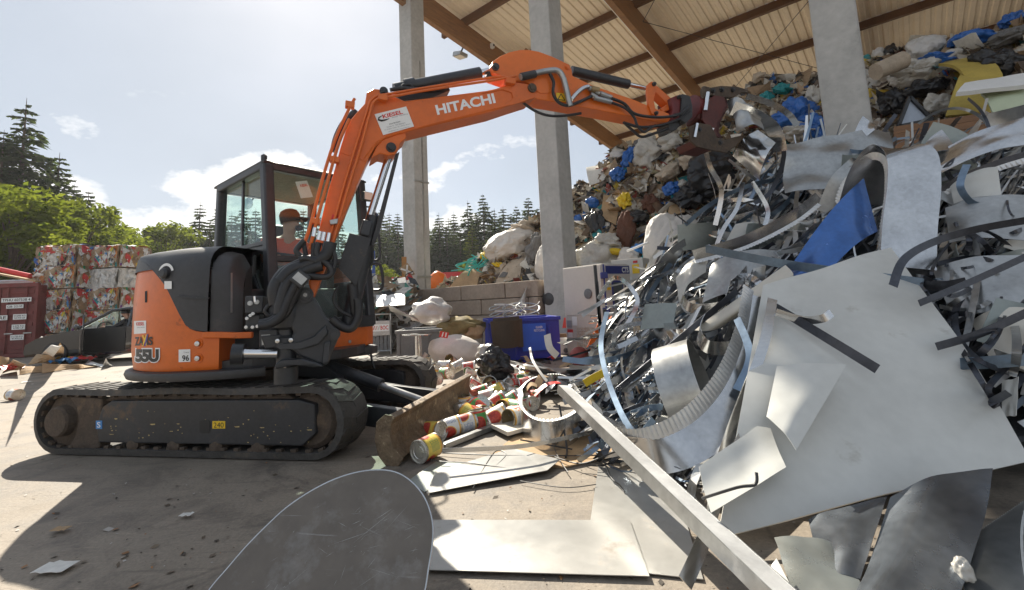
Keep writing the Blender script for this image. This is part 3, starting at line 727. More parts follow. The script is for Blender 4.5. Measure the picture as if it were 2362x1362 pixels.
# bumper under the skirt
mb = MB(); vs = []; ph0 = ang(CYL(612, 846)); nn = 60; sec = [(.0, .70), (.035, .69), (.045, .66), (.03, .625), (-.06, .615), (-.09, .66)]
for i in range(nn + 1):
    ph = ph0 + (R(-265) - ph0) * i / nn
    vs += [shell(ph, z, RB + dr) for dr, z in sec]
ns = len(sec); mb.add(vs, [(i * ns + j, i * ns + (j + 1) % ns, (i + 1) * ns + (j + 1) % ns, (i + 1) * ns + j) for i in range(nn) for j in range(ns)] + [tuple(range(ns))])
mb.build('bumper', M['black_plastic'], exc, smooth=50)
# floor plate
mb = MB(); mb.prism([shell(R(a), .68, RB - .06) for a in range(-270, 91, 15)][:-1], (0, 0, .08)); mb.build('deck_plate', M['black'], exc)
# dark inner body filling the space under cab and beside engine
mb = MB(); mb.box(E(-.1, -.05, 1.05), (1.3, 1.1, .62), rotU); mb.build('inner_frame', M['black'], exc, bevel=.02)
mb = MB(); mb.box(E(-.35, -.35, 1.35), (.75, .6, .5), rotU); mb.build('engine_bay', M['black'], exc, bevel=.03)
# hood knob, plate, stickers and letters on the curved skirt
def on(x, y, lift=.006, rad=RB): 
    p = CYL(x, y, rad); rad2 = rad - .05 * max(0, (p.z - 1.25) / .5) ** 2; p = CYL(x, y, rad2); return p + (CAM - p).normalized() * lift
def decal(name, quad, mt_, parent, nx=6, lift=.005, rad=RB):
    (a, b_, c, d) = [V((q[0], q[1], 0)) for q in quad]; mb = MB(); vs = []
    for i in range(nx + 1):
        t = a.lerp(b_, i / nx); q = d.lerp(c, i / nx)
        vs += [on(t.x, t.y, lift, rad), on(q.x, q.y, lift, rad)]
    mb.add(vs, [(2 * i, 2 * i + 1, 2 * i + 3, 2 * i + 2) for i in range(nx)]); return mb.build(name, mt_, parent)
def curved_text(name, txt, c00, c10, c01, mt_, parent, bold=0, lift=.008, sp=1.0, rad=RB):
    uv, fs = text_mesh(txt, bold, sp); mb = MB(); c00, c10, c01 = V((*c00, 0)), V((*c10, 0)), V((*c01, 0))
    ps = [c00 + (c10 - c00) * a + (c01 - c00) * b_ for a, b_ in uv]
    mb.add([on(p.x, p.y, lift, rad) for p in ps], fs); return mb.build(name, mt_, parent)
decal('sticker', ((309, 741), (337, 740), (337, 769), (309, 771)), M['sticker'], cw)
curved_text('lettering', 'KIESEL', (314, 752), (333, 751), (314, 744), M['red_print'], cw, .03)
curved_text('lettering', 'better handling', (316, 758), (334, 757), (316, 755), M['grey_print'], cw, .02)
curved_text('lettering', 'ZA', (311, 798), (330, 797), (311, 778), M['black_print'], cw, .035)
curved_text('lettering', 'IS', (338, 797), (352, 797), (338, 777), M['black_print'], cw, .035)
curved_text('lettering', 'X', (327, 799), (340, 797), (327, 774), M['yellow_print'], cw, .04)
curved_text('lettering', '/', (332, 799), (342, 797), (332, 773), mat('violet_print', (.1, .06, .3), .5), cw, .02, .0095)
curved_text('lettering', '55U', (310, 838), (369, 838), (310, 803), M['white_print'], cw, .11, .006, .86)
curved_text('lettering', '55U', (312, 836), (366, 836), (312, 806), M['black_print'], cw, .06, .009, .9)
decal('sticker', ((412, 807), (439, 806), (439, 835), (412, 836)), M['sticker'], cw)
curved_text('lettering', '96', (420, 834), (436, 833), (420, 820), M['black_print'], cw, .02)
curved_text('lettering', 'Lwa', (424, 815), (436, 815), (424, 811), M['grey_print'], cw, .01)
for x, y in ((457, 793), (457, 827)):
    p = on(x, y, .0); nn = (p - C0); nn.z = 0; nn.normalize()
    mb = MB(); mb.lathe(p - nn * .006, nn, [(.045, 0), (.038, .012), (.022, .008), (.022, .014)], 18); mb.build('bolt_boss', M['orange'], cw, smooth=40)
    mb = MB(); mb.lathe(p - nn * .004, nn, [(.02, .012), (.02, .022), (.0, .024)], 10); mb.build('bolt', M['galv'], cw, smooth=30)
p = on(381, 631, .012, RB + .014); nn = (p - C0); nn.z = 0; nn.normalize()
mb = MB(); mb.lathe(p - nn * .01, nn, [(.045, 0), (.045, .03), (.03, .045), (0, .045)], 16); mb.build('fuel_cap', M['black'], hood, smooth=40)
ar = MB(); x_, y_, _ = frame(nn); pr = [p + (x_ * math.cos(a) + y_ * math.sin(a)) * .075 - nn * .012 for a in [R(20 + 12 * i) for i in range(12)]]
pr2 = [p + ZU * -.0 + (RT * math.cos(R(a)) + ZU * math.sin(R(a))) * .075 for a in range(20, 170, 14)]
ar.ribbon([q - nn * .012 + nn * .014 for q in pr2], nn.cross(ZU), .022, .002)
vsr = []
for i, a in enumerate(range(15, 165, 12)):
    dr = nn.cross(ZU) * -math.cos(R(a)) + ZU * math.sin(R(a))
    vsr += [p + dr * .062 - nn * .004, p + dr * .084 - nn * .006]
ar = MB(); ar.add(vsr, [(2 * i, 2 * i + 1, 2 * i + 3, 2 * i + 2) for i in range(len(vsr) // 2 - 1)]); ar.build('dial_print', M['sticker'], hood)
decal('white_label', ((379, 649), (396, 649), (396, 667), (379, 667)), M['sticker'], hood, 4, .012, RB + .014)
# slot in the skirt and vertical flute
mb = MB(); mb.ribbon([on(338, y, .0) for y in (672, 685, 698)], RT, .018, .012); mb.build('skirt_slot', M['black_print'], cw)

# ---------------------------------------------------------------- cab
cab = []
CU0, CU1, CV0, CV1 = -.62, .66, -.27, .86
ZC0, ZC1 = .98, 2.57
def lean(z): return CU1 - .16 * max(0, (z - 1.3)) / 1.2          # front leans back towards the roof
def post(u0, v0, z0, u1, v1, z1, wd, name='cab_post'):
    mb = MB(); mb.beam(E(u0, v0, z0), E(u1, v1, z1), wd, wd, W_); return mb.build(name, M['black'], exc, bevel=.018)
post(lean(1.0), CV0 + .04, .95, lean(ZC1), CV0 + .04, ZC1, .10)
post(lean(1.0), CV1 - .04, .95, lean(ZC1), CV1 - .04, ZC1, .09)
post(CU0 + .04, CV0 + .04, 1.3, CU0 + .1, CV0 + .04, ZC1 - .05, .09)
post(CU0 + .04, CV1 - .04, .98, CU0 + .1, CV1 - .04, ZC1 - .05, .09)
# roof: domed slab
def roof_fn(u, v):
    uu = CU0 + .02 + (lean(ZC1) + .05 - CU0 - .02) * u; vv = CV0 - .01 + (CV1 - CV0 + .02) * v
    e = min(u, 1 - u, v, 1 - v); return E(uu, vv, ZC1 + .01 + .075 * min(1, e * 6) ** .5 - .05 * (1 - u))
mb = MB(); mb.patch(roof_fn, 14, 14, .02); 
mb.build('cab_roof', M['black'], exc, smooth=40)
mb = MB(); mb.patch(lambda u, v: E(CU0 + .08 + (lean(ZC1) - CU0 - .12) * u, CV0 + .06 + (CV1 - CV0 - .12) * v, ZC1 - .045 - .05 * (1 - u)), 2, 2, .012); mb.build('cab_ceiling', mat('headliner', (.42, .36, .28), .8), exc)
for v in (CV0 + .04, CV1 - .04):
    mb = MB(); mb.beam(E(CU0 + .08, v, ZC1 - .06), E(lean(ZC1) + .02, v, ZC1 - .01), .10, .09, ZU); mb.build('roof_rail', M['black'], exc, bevel=.015)
for u, z in ((lean(ZC1), ZC1 - .01), (CU0 + .1, ZC1 - .06)):
    mb = MB(); mb.beam(E(u, CV0, z), E(u, CV1, z), .09, .09, ZU); mb.build('roof_rail', M['black'], exc, bevel=.015)
# right side: lower panel, window with a sliding bar, quarter light
ZS = 1.80
def quad(name, pts, mt_, parent=exc, th=.006):
    mb = MB(); a = [V(q) for q in pts]; nn = (a[1] - a[0]).cross(a[3] - a[0]).normalized(); mb.prism([q - nn * th / 2 for q in a], nn * th); return mb.build(name, mt_, parent)
vS = CV0 + .03
mb = MB(); outer = [(CU0 + .05, 1.25), (.28, 1.25), (.28, 1.30), (.48, 1.30), (lean(1.3) - .06, 1.18), (lean(1.0) - .04, 1.0), (.2, .98), (CU0 + .05, 1.0)]
mb.prism([E(u, vS, z) for u, z in outer], W_ * .03); mb.build('side_panel', M['black'], exc, bevel=.006)
for poly in ([(CU0 + .05, 1.25), (.27, 1.25), (.27, 1.72), (.33, ZS), (CU0 + .05, ZS)], [(.27, 1.70), (.61, 1.72), (.57, ZS), (.3, ZS)], [(.27, 1.25), (.47, 1.28), (.30, 1.52), (.27, 1.52)]):
    mb = MB(); mb.prism([E(u, vS + .002, z) for u, z in poly], W_ * .028); mb.build('side_panel', M['black'], exc, bevel=.006)
quad('quarter_window', [E(.28, vS + .015, 1.5), E(.47, vS + .015, 1.27), E(.6, vS + .015, 1.27), E(.58, vS + .015, 1.71), E(.28, vS + .015, 1.71)][0:2] + [E(.6, vS + .015, 1.27), E(.58, vS + .015, 1.71)], M['glass'])
mb = MB(); mb.tube([E(.28, vS - .005, 1.69), E(.285, vS - .005, 1.5), E(.47, vS - .005, 1.27), E(.6, vS - .005, 1.27)], .012, 6); mb.build('window_frame', M['black'], exc)
quad('side_window', [E(CU0 + .09, vS + .02, ZS + .01), E(.02, vS + .02, ZS + .01), E(.02, vS + .02, ZC1 - .08), E(CU0 + .13, vS + .02, ZC1 - .1)], M['glass'])
quad('side_window', [E(-.02, vS + .03, ZS + .01), E(.58, vS + .03, ZS + .01), E(.52, vS + .03, ZC1 - .06), E(-.02, vS + .03, ZC1 - .08)], M['glass'])
mb = MB(); mb.beam(E(0, vS + .01, ZS), E(0, vS + .01, ZC1 - .07), .02, .03, U); mb.build('window_bar', M['black'], exc)
mb = MB(); mb.box(E(.03, vS - .005, 2.02), (.05, .03, .06), rotU); mb.build('window_latch', M['black'], exc, bevel=.008)
mb = MB(); mb.beam(E(CU0 + .05, vS, ZS), E(.6, vS, ZS), .03, .035); mb.build('window_sill', M['black'], exc)
# front glasses and cross bar
ZB = 1.64
quad('windscreen', [E(lean(ZB) - .0, CV0 + .09, ZB + .03), E(lean(ZB) - .0, CV1 - .09, ZB + .03), E(lean(ZC1 - .06), CV1 - .09, ZC1 - .06), E(lean(ZC1 - .06), CV0 + .09, ZC1 - .06)], M['glass'])
quad('lower_windscreen', [E(lean(1.05) - .005, CV0 + .09, 1.05), E(lean(1.05) - .005, CV1 - .09, 1.05), E(lean(ZB) - .005, CV1 - .09, ZB - .03), E(lean(ZB) - .005, CV0 + .09, ZB - .03)], M['glass'])
mb = MB(); mb.beam(E(lean(ZB), CV0 + .06, ZB), E(lean(ZB), CV1 - .06, ZB), .05, .055); mb.build('windscreen_bar', M['black'], exc, bevel=.01)
mb = MB(); mb.beam(E(.67, CV0 + .02, 1.0), E(.67, CV1 - .02, 1.0), .08, .12); mb.build('cab_sill', M['black'], exc, bevel=.015)
# rear and left glass
quad('rear_window', [E(CU0 + .06, CV0 + .1, 1.85), E(CU0 + .06, CV1 - .1, 1.85), E(CU0 + .1, CV1 - .1, ZC1 - .12), E(CU0 + .1, CV0 + .1, ZC1 - .12)], M['glass'])
quad('door_window', [E(CU0 + .1, CV1 - .03, 1.5), E(.6, CV1 - .03, 1.5), E(.52, CV1 - .03, ZC1 - .08), E(CU0 + .12, CV1 - .03, ZC1 - .1)], M['glass'])
mb = MB(); mb.box(E(0, CV1 - .03, 1.2), (1.15, .05, .5), rotU); mb.build('cab_door', M['black'], exc, bevel=.02)
mb = MB(); mb.box(E(CU0 + .08, .3, 1.5), (.06, 1.0, .62), rotU); mb.build('rear_panel', M['black'], exc, bevel=.02)
mb = MB(); mb.tube(spline([E(.62, CV1, 2.0), E(.68, CV1 + .06, 1.98), E(.70, CV1 + .06, 1.7), E(.66, CV1, 1.66)], 6), .014, 8); mb.build('grab_handle', M['black'], exc, smooth=40)
mb = MB(); mb.tube(spline([E(.66, CV1 - .02, 1.62), E(.74, CV1 + .04, 1.60), E(.76, CV1 + .05, 1.36), E(.68, CV1, 1.33)], 6), .016, 8); mb.build('grab_handle', M['black'], exc, smooth=40)
mb = MB(); mb.lathe(E(lean(ZC1) - .03, CV0 + .03, ZC1 + .06), ZU, [(.028, -.02), (.028, .03), (.012, .045), (0, .045)], 12); mb.build('roof_stud', M['black'], exc, smooth=40)
# work lamp on the cab by the boom
mb = MB(); mb.box(E(.72, .75, 2.36), (.06, .12, .10), rotU); wl = mb.build('work_lamp', M['black'], exc, bevel=.012)
mb = MB(); mb.box(E(.752, .75, 2.36), (.006, .10, .08), rotU); mb.build('lamp_lens', M['lamp'], wl)
# inside: seat, console, levers, mirror outside the far window
mb = MB(); mb.box(E(-.08, .30, 1.36), (.46, .48, .14), rotU); mb.build('seat_cushion', M['black_plastic'], exc, bevel=.04)
mb = MB(); mb.box(E(-.34, .30, 1.68), (.13, .46, .62), rotU @ Matrix.Rotation(R(-8), 3, 'Y')); mb.build('seat_back', M['black_plastic'], exc, bevel=.05)
mb = MB(); mb.box(E(-.40, .30, 2.06), (.10, .26, .18), rotU); mb.build('headrest', M['black_plastic'], exc, bevel=.04)
for v in (.0, .62):
    mb = MB(); mb.box(E(.0, v, 1.42), (.42, .12, .22), rotU); cs = mb.build('arm_console', M['black_plastic'], exc, bevel=.03)
    mb = MB(); mb.tube([E(.16, v, 1.5), E(.18, v, 1.68)], .012, 8); mb.lathe(E(.18, v, 1.67), ZU, [(.02, 0), (.026, .05), (.02, .09), (0, .1)], 10); mb.build('joystick', M['black'], cs, smooth=40)
mb = MB(); mb.tube(spline([E(.5, CV1 + .02, 2.3), E(.5, CV1 + .12, 2.3), E(.42, CV1 + .2, 2.24)], 5), .010, 6); mr = mb.build('mirror_arm', M['black'], exc)
mb = MB(); mb.lathe(E(.40, CV1 + .22, 2.20), (U * -.9 + W_ * -.2), [(.0, -.03), (.07, -.025), (.095, 0), (.09, .008), (0, .014)], 20); mb.build('mirror', M['chrome'], mr, smooth=40)
mb = MB(); c = P(572, 470, E(-.3, CV1, 2).y); mb.lathe(c, (-.3, -.95, 0), [(0, -.03), (.06, -.02), (.075, 0), (0, .004)], 20); m_ = mb.build('mirror', M['chrome'], exc, smooth=40)
mb = MB(); mb.tube(spline([c + V((.0, .02, 0)), c + V((.1, .02, .12)), c + V((.2, .0, .2))], 4), .009, 6); mb.build('mirror_arm', M['black'], exc)
# paper notice taped inside the windscreen and door notices
def on_front(x, y): 
    a = E(lean(ZB), 0, ZB); nn = (E(lean(ZC1), 0, ZC1) - a).cross(W_).normalized(); return PV(x, y, a - U * .012, nn)
quad('notice', [on_front(x, y) for x, y in ((694, 458), (722, 455), (708, 417), (681, 420))], M['sticker'], th=.002)
letter('lettering', 'KIESEL', on_front(693, 432), on_front(710, 430), on_front(691, 426), M['red_print'], exc, .02, .004)
# front left corner panel (orange with vents) and bumper
mb = MB(); vs = []
mb.prism([E(.60, .08, .74), E(.66, .12, .74), E(.66, .78, .74), E(.60, .9, .74), E(.3, .95, .74), E(.3, .1, .74)], (0, 0, .25)); ocp = mb.build('front_panel', M['orange'], exc, bevel=.02)
mb = MB(); mb.prism([E(.62, .05, .64), E(.69, .12, .64), E(.69, .82, .64), E(.61, .95, .64), E(.3, 1.0, .64), E(.3, .05, .64)], (0, 0, .09)); mb.build('front_bumper', M['black_plastic'], exc, bevel=.02)
for z, wd in ((.93, .05), (.895, .09), (.86, .11), (.83, .07)):
    mb = MB(); mb.box(E(.662, .36, z), (.008, wd, .016), rotU); mb.build('vent_slot', M['black_print'], ocp)
for z in (.80, .93):
    mb = MB(); mb.lathe(E(.661, .56, z), U, [(.018, 0), (.016, .008), (0, .009)], 10); mb.build('bolt', M['galv_dull'], ocp, smooth=40)
mb = MB(); mb.tube(spline([E(.6, .86, .66), E(.61, .87, .56), E(.63, .89, .48)], 4), .012, 6); mb.build('drain_hose', M['hose'], exc)
# ---------------------------------------------------------------- swing post, boom, arm, grab
B0 = V((-1.75, 3.70, 0)); BW = V((.93, .367, 0)).normalized(); BN = V((-BW.y, BW.x, 0))
def BP(x, y, off=0.0): return PV(x, y, B0 + BN * off, BN)
def plate(name, px, o0, o1, mt_, parent=exc, bevel=.008, smooth=0):
    """plate whose near face shows the outline px; o0..o1 across the boom"""
    mb = MB(); mb.prism([BP(x, y, o0) for x, y in px], BN * (o1 - o0)); return mb.build(name, mt_, parent, bevel=bevel, smooth=smooth)
def cyl(name, a, b_, r, mt_, parent=exc, off=0.0, n=18, off2=None):
    mb = MB(); mb.tube([BP(*a, off), BP(*b_, off if off2 is None else off2)], r, n); return mb.build(name, mt_, parent, smooth=40)
def pin(px, o, r, mt_=None, parent=exc, dep=.03, name='pivot_pin'):
    mb = MB(); mb.lathe(BP(*px, o), -BN, [(r, -.02), (r, dep * .5), (r * .62, dep * .5), (r * .6, dep), (0, dep)], 18); return mb.build(name, mt_ or M['black'], parent, smooth=35)
def hose(pts, r=.016, off=-.22, mt_=None, name='hydraulic_hose', parent=exc):
    mb = MB(); offs = off if isinstance(off, (list, tuple)) else [off] * len(pts)
    mb.tube(spline([BP(x, y, o) for (x, y), o in zip(pts, offs)], 7), r, 8); return mb.build(name, mt_ or M['hose'], parent, smooth=60)
# cast swing post
swp = plate('swing_post', [(701, 663), (713, 668), (731, 696), (753, 734), (786, 764), (784, 774), (763, 821), (760, 838), (747, 846), (722, 836), (690, 822), (662, 800), (677, 768), (663, 745), (670, 713), (687, 684)], -.15, .17, M['black'], bevel=.02)
plate('post_rib', [(640, 795), (690, 790), (722, 778), (752, 748), (757, 770), (735, 795), (700, 806), (640, 806)], -.19, -.13, M['black'], swp, bevel=.012)
plate('post_rib', [(633, 842), (645, 832), (700, 828), (735, 838), (748, 846), (722, 848), (680, 843), (635, 853)], -.21, -.11, M['black'], swp, bevel=.012)
plate('post_web', [(748, 790), (763, 785), (758, 838), (742, 842)], -.18, -.13, M['black'], swp, bevel=.012)
pv = BP(660, 800, -.06); 
mb = MB(); mb.lathe(Z2(pv) + V((0, 0, .60)), ZU, [(.0, 0), (.085, 0), (.085, .12), (.07, .14), (.07, .26), (.09, .27), (.09, .34), (.06, .36), (.06, .40), (.10, .42), (.115, .50), (.12, .58), (.09, .63), (0, .64)], 26); mb.build('swing_pivot', M['black'], exc, smooth=35)
for x, y in ((640, 787), (671, 785), (657, 844)):
    mb = MB(); c = BP(x, y, -.16); mb.lathe(c - BN * .0, -BN, [(.016, -.01), (.016, .012), (0, .014)], 8); mb.build('bolt', M['galv'], swp, smooth=30)
plate('swing_bracket', [(600, 775), (650, 772), (655, 800), (612, 806)], -.12, .05, M['black'], bevel=.012)
pin((704, 681), -.17, .06, M['frame_dark'], swp); pin((704, 681), -.18, .025, M['steel'], swp, .02)
pin((771, 771), -.17, .045, M['black'], swp)
# swing cylinder rod at the left of the post
cyl('swing_cylinder', (535, 817), (562, 817), .075, M['black'], off=-.1)
cyl('swing_rod', (555, 815), (640, 816), .036, M['chrome'], off=-.1)
# boxes, valves and pipes on the deck beside the engine
for px, o, mt_, nm in (([(565, 683), (608, 683), (606, 722), (565, 724)], .05, 'black', 'tool_box'), ([(566, 728), (600, 726), (600, 760), (566, 764)], .08, 'black', 'valve_block'), ([(598, 762), (640, 760), (640, 800), (598, 802)], .0, 'black', 'side_box')):
    plate(nm, px, o - .1, o + .15, M[mt_], bevel=.01)
plate('type_plate', [(603, 773), (623, 772), (624, 795), (604, 796)], -.105, -.10, M['galv_dull'], bevel=0)
for x, y in ((577, 700), (592, 697)): pin((x, y), -.06, .018, M['galv_dull'], exc, .02, 'latch_plate')
cyl('padlock', (588, 684), (589, 697), .012, M['chrome'], off=-.07, n=10)
for x, y in ((578, 728), (584, 724), (570, 735), (568, 755), (583, 755), (594, 753), (606, 752)): pin((x, y), -.04, .012, M['galv'], exc, .03, 'hose_fitting')

# boom box: near face is the outline, underside shows below it
boom_px = [(722, 690), (712, 655), (716, 610), (724, 570), (737, 525), (757, 439), (772, 390), (785, 341), (803, 283), (831, 250), (842, 238), (846, 213), (862, 205), (893, 208), (906, 222), (933, 233), (989, 226), (1123, 209), (1150, 203), (1192, 191), (1217, 194), (1237, 209), (1235, 226), (1190, 240), (1141, 256), (988, 292), (915, 310), (885, 322), (866, 338), (850, 366), (832, 408), (806, 470), (770, 560), (735, 660)]
boom = plate('boom', boom_px, -.14, .14, M['orange'], bevel=.012)
plate('boom_lobe', [(885, 320), (935, 302), (938, 318), (924, 330), (919, 346), (911, 356), (895, 359), (876, 354), (860, 364), (855, 366), (868, 338)], -.125, .125, M['orange'], boom, bevel=.01)
# raised side reinforcement at the boom end
plate('boom_end_plate', [(1110, 216), (1150, 203), (1192, 191), (1217, 194), (1237, 209), (1235, 226), (1190, 240), (1141, 252), (1168, 240), (1183, 226), (1180, 214), (1160, 207)], -.152, -.13, M['orange'], boom, bevel=.006)
mb = MB(); mb.tube([BP(x, y, -.141) for x, y in ((840, 366), (866, 330), (890, 315), (930, 304), (990, 288), (1080, 266), (1150, 249))], .007, 6); mb.build('weld_bead', M['orange'], boom)
mb = MB(); mb.tube([BP(x, y, -.141) for x, y in ((785, 352), (815, 362), (845, 373))], .005, 6); mb.build('weld_bead', M['orange'], boom)
pin((902, 341), -.13, .042, M['frame_dark'], boom); pin((1227, 204), -.155, .045, M['grime'], boom); pin((885, 211), -.145, .035, M['black'], boom)
# sign board and lettering on the boom
def BQ(name, px, off, mt_, parent, th=.004):
    mb = MB(); mb.prism([BP(x, y, off) for x, y in px], BN * th); return mb.build(name, mt_, parent)
sgn = BQ('sign_plate', ((864, 264), (937, 246), (955, 292), (884, 312)), -.149, M['sticker'], boom, .006)
def bl_text(txt, a, b_, c, mt_, parent, bold=.0, off=-.1415, nm='lettering', sp=1.0):
    uv, fs = text_mesh(txt, bold, sp); a, b_, c = V((*a, 0)), V((*b_, 0)), V((*c, 0)); mb = MB()
    mb.add([BP(p.x, p.y, off) for p in [a + (b_ - a) * u + (c - a) * v for u, v in uv]], fs); return mb.build(nm, mt_, parent)
bl_text('HITACHI', (1009, 266), (1144, 238), (1003, 243), M['white_print'], boom, .035, -.1425)
bl_text('KIESEL', (884, 274), (930, 263), (881, 265), M['red_print'], sgn, .03, -.1505)
bl_text('better handling', (905, 274), (941, 265), (904, 270), M['grey_print'], sgn, .0, -.1505)
sw = MB(); sw.tube([BP(x, y, -.1495) for x, y in ((882, 267), (874, 272), (873, 277), (880, 279), (890, 277), (898, 274))], [.002, .006, .009, .009, .006, .002], 6); sw.build('logo_swoosh', M['black_print'], sgn)
for i, (t, wd) in enumerate((('Kiesel Süd GmbH', 26), ('Strasse 12 · 7627 Baienfurt', 44), ('Tel. +49(0)751 50 04-0 · Fax +49(0)751 50 04-65', 62), ('mail@kiesel.net · www.kiesel.net', 50))):
    ang_ = math.atan2(-18, 73); bx = 911 + i * 3.0 - math.cos(ang_) * wd / 2; by = 285 + i * 5.0 - math.sin(ang_) * wd / 2
    bl_text(t, (bx, by), (bx + wd * math.cos(ang_), by + wd * math.sin(ang_)), (bx - .8, by - 2.7), M['grey_print'] if i else M['black_print'], sgn, .01, -.1505)
# pipes up the boom
for k, (pp, o) in enumerate(([[(700, 566), (716, 520), (742, 420), (770, 330), (800, 262), (818, 228)], -.19], [[(714, 575), (731, 510), (757, 415), (782, 330), (806, 275)], -.20], [[(748, 588), (763, 540), (790, 440), (820, 340), (846, 258), (862, 226), (905, 216), (1000, 200), (1130, 180), (1165, 177)], -.165], [[(757, 590), (772, 545), (800, 445), (832, 340), (853, 262), (866, 232), (910, 222), (1000, 206), (1135, 186), (1190, 176)], -.18])):
    hose(pp, .0125, o, M['orange'], 'boom_pipe')
for x, y in ((770, 365), (726, 508), (806, 238), (882, 222), (1178, 184)):
    plate('pipe_clamp', [(x - 9, y - 7), (x + 13, y - 3), (x + 12, y + 10), (x - 10, y + 6)], -.205, -.14, M['orange'], bevel=.005)
plate('pipe_bracket', [(760, 508), (780, 504), (778, 516), (762, 518)], -.22, -.16, M['galv_dull'], bevel=.004)
plate('warning_sticker', [(766, 495), (781, 497), (780, 507), (764, 505)], -.146, -.142, M['red_print'], boom, bevel=0)
# big hose running behind the boom back edge
hose([(770, 350), (778, 318), (795, 285), (822, 258)], .035, .12)
# arm cylinder above the boom
cyl('arm_cylinder', (910, 208), (1107, 169), .058, M['black'], off=0); cyl('cylinder_rod', (1105, 169), (1136, 161), .030, M['chrome'], off=0)
mb = MB(); mb.lathe(BP(945, 200), BP(960, 197) - BP(945, 200), [(.058, -.04), (.072, -.04), (.072, .05), (.058, .05)], 20); mb.build('cylinder_collar', M['black'], exc, smooth=35)
plate('rod_eye', [(1125, 168), (1140, 152), (1156, 160), (1150, 178), (1132, 180)], -.05, .05, M['black'], bevel=.01)
plate('hose_guard', [(908, 218), (930, 232), (1000, 224), (1040, 208), (1035, 203), (980, 212)], -.09, .06, M['black'], bevel=.008)
hose([(915, 212), (925, 200), (945, 196), (952, 205), (950, 216)], .014, -.09); hose([(900, 208), (930, 204), (980, 208), (1035, 206)], .018, -.10)
# lift cylinder in front of the cab
cyl('lift_cylinder', (862, 500), (800, 762), .062, M['black'], off=.02); cyl('cylinder_rod', (897, 362), (848, 515), .032, M['chrome'], off=.02)
plate('cylinder_head', [(838, 505), (861, 512), (852, 548), (828, 542)], -.075, .09, M['black'], bevel=.015)
plate('cylinder_guard', [(806, 538), (857, 550), (821, 661), (780, 618)], -.13, -.115, M['frame_dark'], bevel=.003)
plate('guard_bar', [(912, 356), (922, 350), (875, 540), (860, 570), (856, 566)], -.08, -.05, M['frame_dark'], bevel=.005)
for pp, o, r in (([(780, 660), (770, 690), (782, 715), (810, 730)], -.1, .012), ([(812, 655), (818, 700), (822, 725)], -.08, .045), ([(825, 690), (826, 730), (810, 757), (785, 752), (765, 735)], -.13, .036), ([(858, 570), (860, 600), (850, 617), (840, 612)], .0, .012)):
    hose(pp, r, o)
# hose bundle from boom foot to swing post
for pp, o, r in (([(702, 555), (690, 568), (684, 580), (695, 592), (720, 598)], -.24, .022), ([(735, 560), (730, 585), (742, 600), (760, 615), (764, 632), (745, 640), (705, 634)], -.26, .024),
                 ([(748, 562), (752, 590), (764, 605), (768, 625), (750, 640), (715, 640)], -.22, .022), ([(762, 560), (757, 580), (748, 592), (728, 602), (700, 614), (670, 626), (648, 650)], -.24, .05),
                 ([(742, 600), (715, 606), (685, 618), (655, 636), (636, 668), (640, 702)], -.2, .058), ([(742, 612), (715, 620), (690, 632), (662, 655), (648, 700), (646, 724)], -.25, .045), ([(690, 650), (672, 690), (656, 722), (628, 742), (600, 750)], -.24, .04), ([(682, 655), (664, 690), (648, 728), (622, 748), (596, 752)], -.27, .032),
                 ([(625, 700), (612, 716), (622, 728), (640, 722)], -.15, .016), ([(700, 560), (706, 590), (712, 612)], -.22, .018), ([(724, 562), (722, 590), (716, 614)], -.24, .02), ([(690, 600), (705, 596), (728, 604)], -.27, .024), ([(760, 560), (772, 590), (772, 612), (760, 634)], -.25, .018)):
    hose(pp, r, o, name='hydraulic_hose')
for x, y, a in ((735, 548, 0), (745, 550, 0), (757, 552, 0), (724, 540, 0)):
    cyl('hose_fitting', (x + 3, y - 14), (x - 1, y + 6), .016, M['chrome'], off=-.23, n=10)
mb = MB(); a = BP(678, 632, -.30); e = BP(706, 654, -.30); mb.beam(a, e, .11, .04, BN); wl2 = mb.build('hose_clamp', M['black'], exc, bevel=.01)
mb = MB(); mb.beam(a.lerp(e, .12) - BN * .022, a.lerp(e, .88) - BN * .022, .06, .006, BN); mb.build('clamp_label', M['galv_dull'], wl2)
# arm (stick)
arm_px = [(1133, 152), (1138, 141), (1155, 129), (1176, 120), (1199, 115), (1220, 115), (1243, 119), (1273, 130), (1311, 148), (1319, 160), (1321, 175), (1367, 197), (1465, 231), (1510, 250), (1543, 262), (1549, 274), (1540, 282), (1508, 280), (1412, 260), (1290, 237), (1240, 229), (1226, 222), (1238, 212), (1232, 198), (1212, 190), (1190, 188), (1166, 178), (1138, 168)]
arm = plate('arm', arm_px, -.11, .11, M['orange_hot'], bevel=.012)
plate('arm_cheek', [(1238, 160), (1228, 200), (1246, 216), (1290, 214), (1300, 190), (1280, 165)], -.118, -.105, M['orange_hot'], arm, bevel=.006)
pin((1143, 155), -.12, .035, M['black'], arm); pin((1309, 155), -.115, .028, M['orange'], arm, .012)
warn = BQ('warning_sticker', ((1283, 214), (1300, 216), (1318, 226), (1318, 238), (1284, 231)), -.122, M['yellow_print'], arm)
mb = MB(); tri = [BP(x, y, -.1235) for x, y in ((1287, 230), (1294, 217), (1303, 232))]
for i in range(3): mb.beam(tri[i], tri[(i + 1) % 3], .008, .002, BN)
mb.build('warning_triangle', M['black_print'], warn)
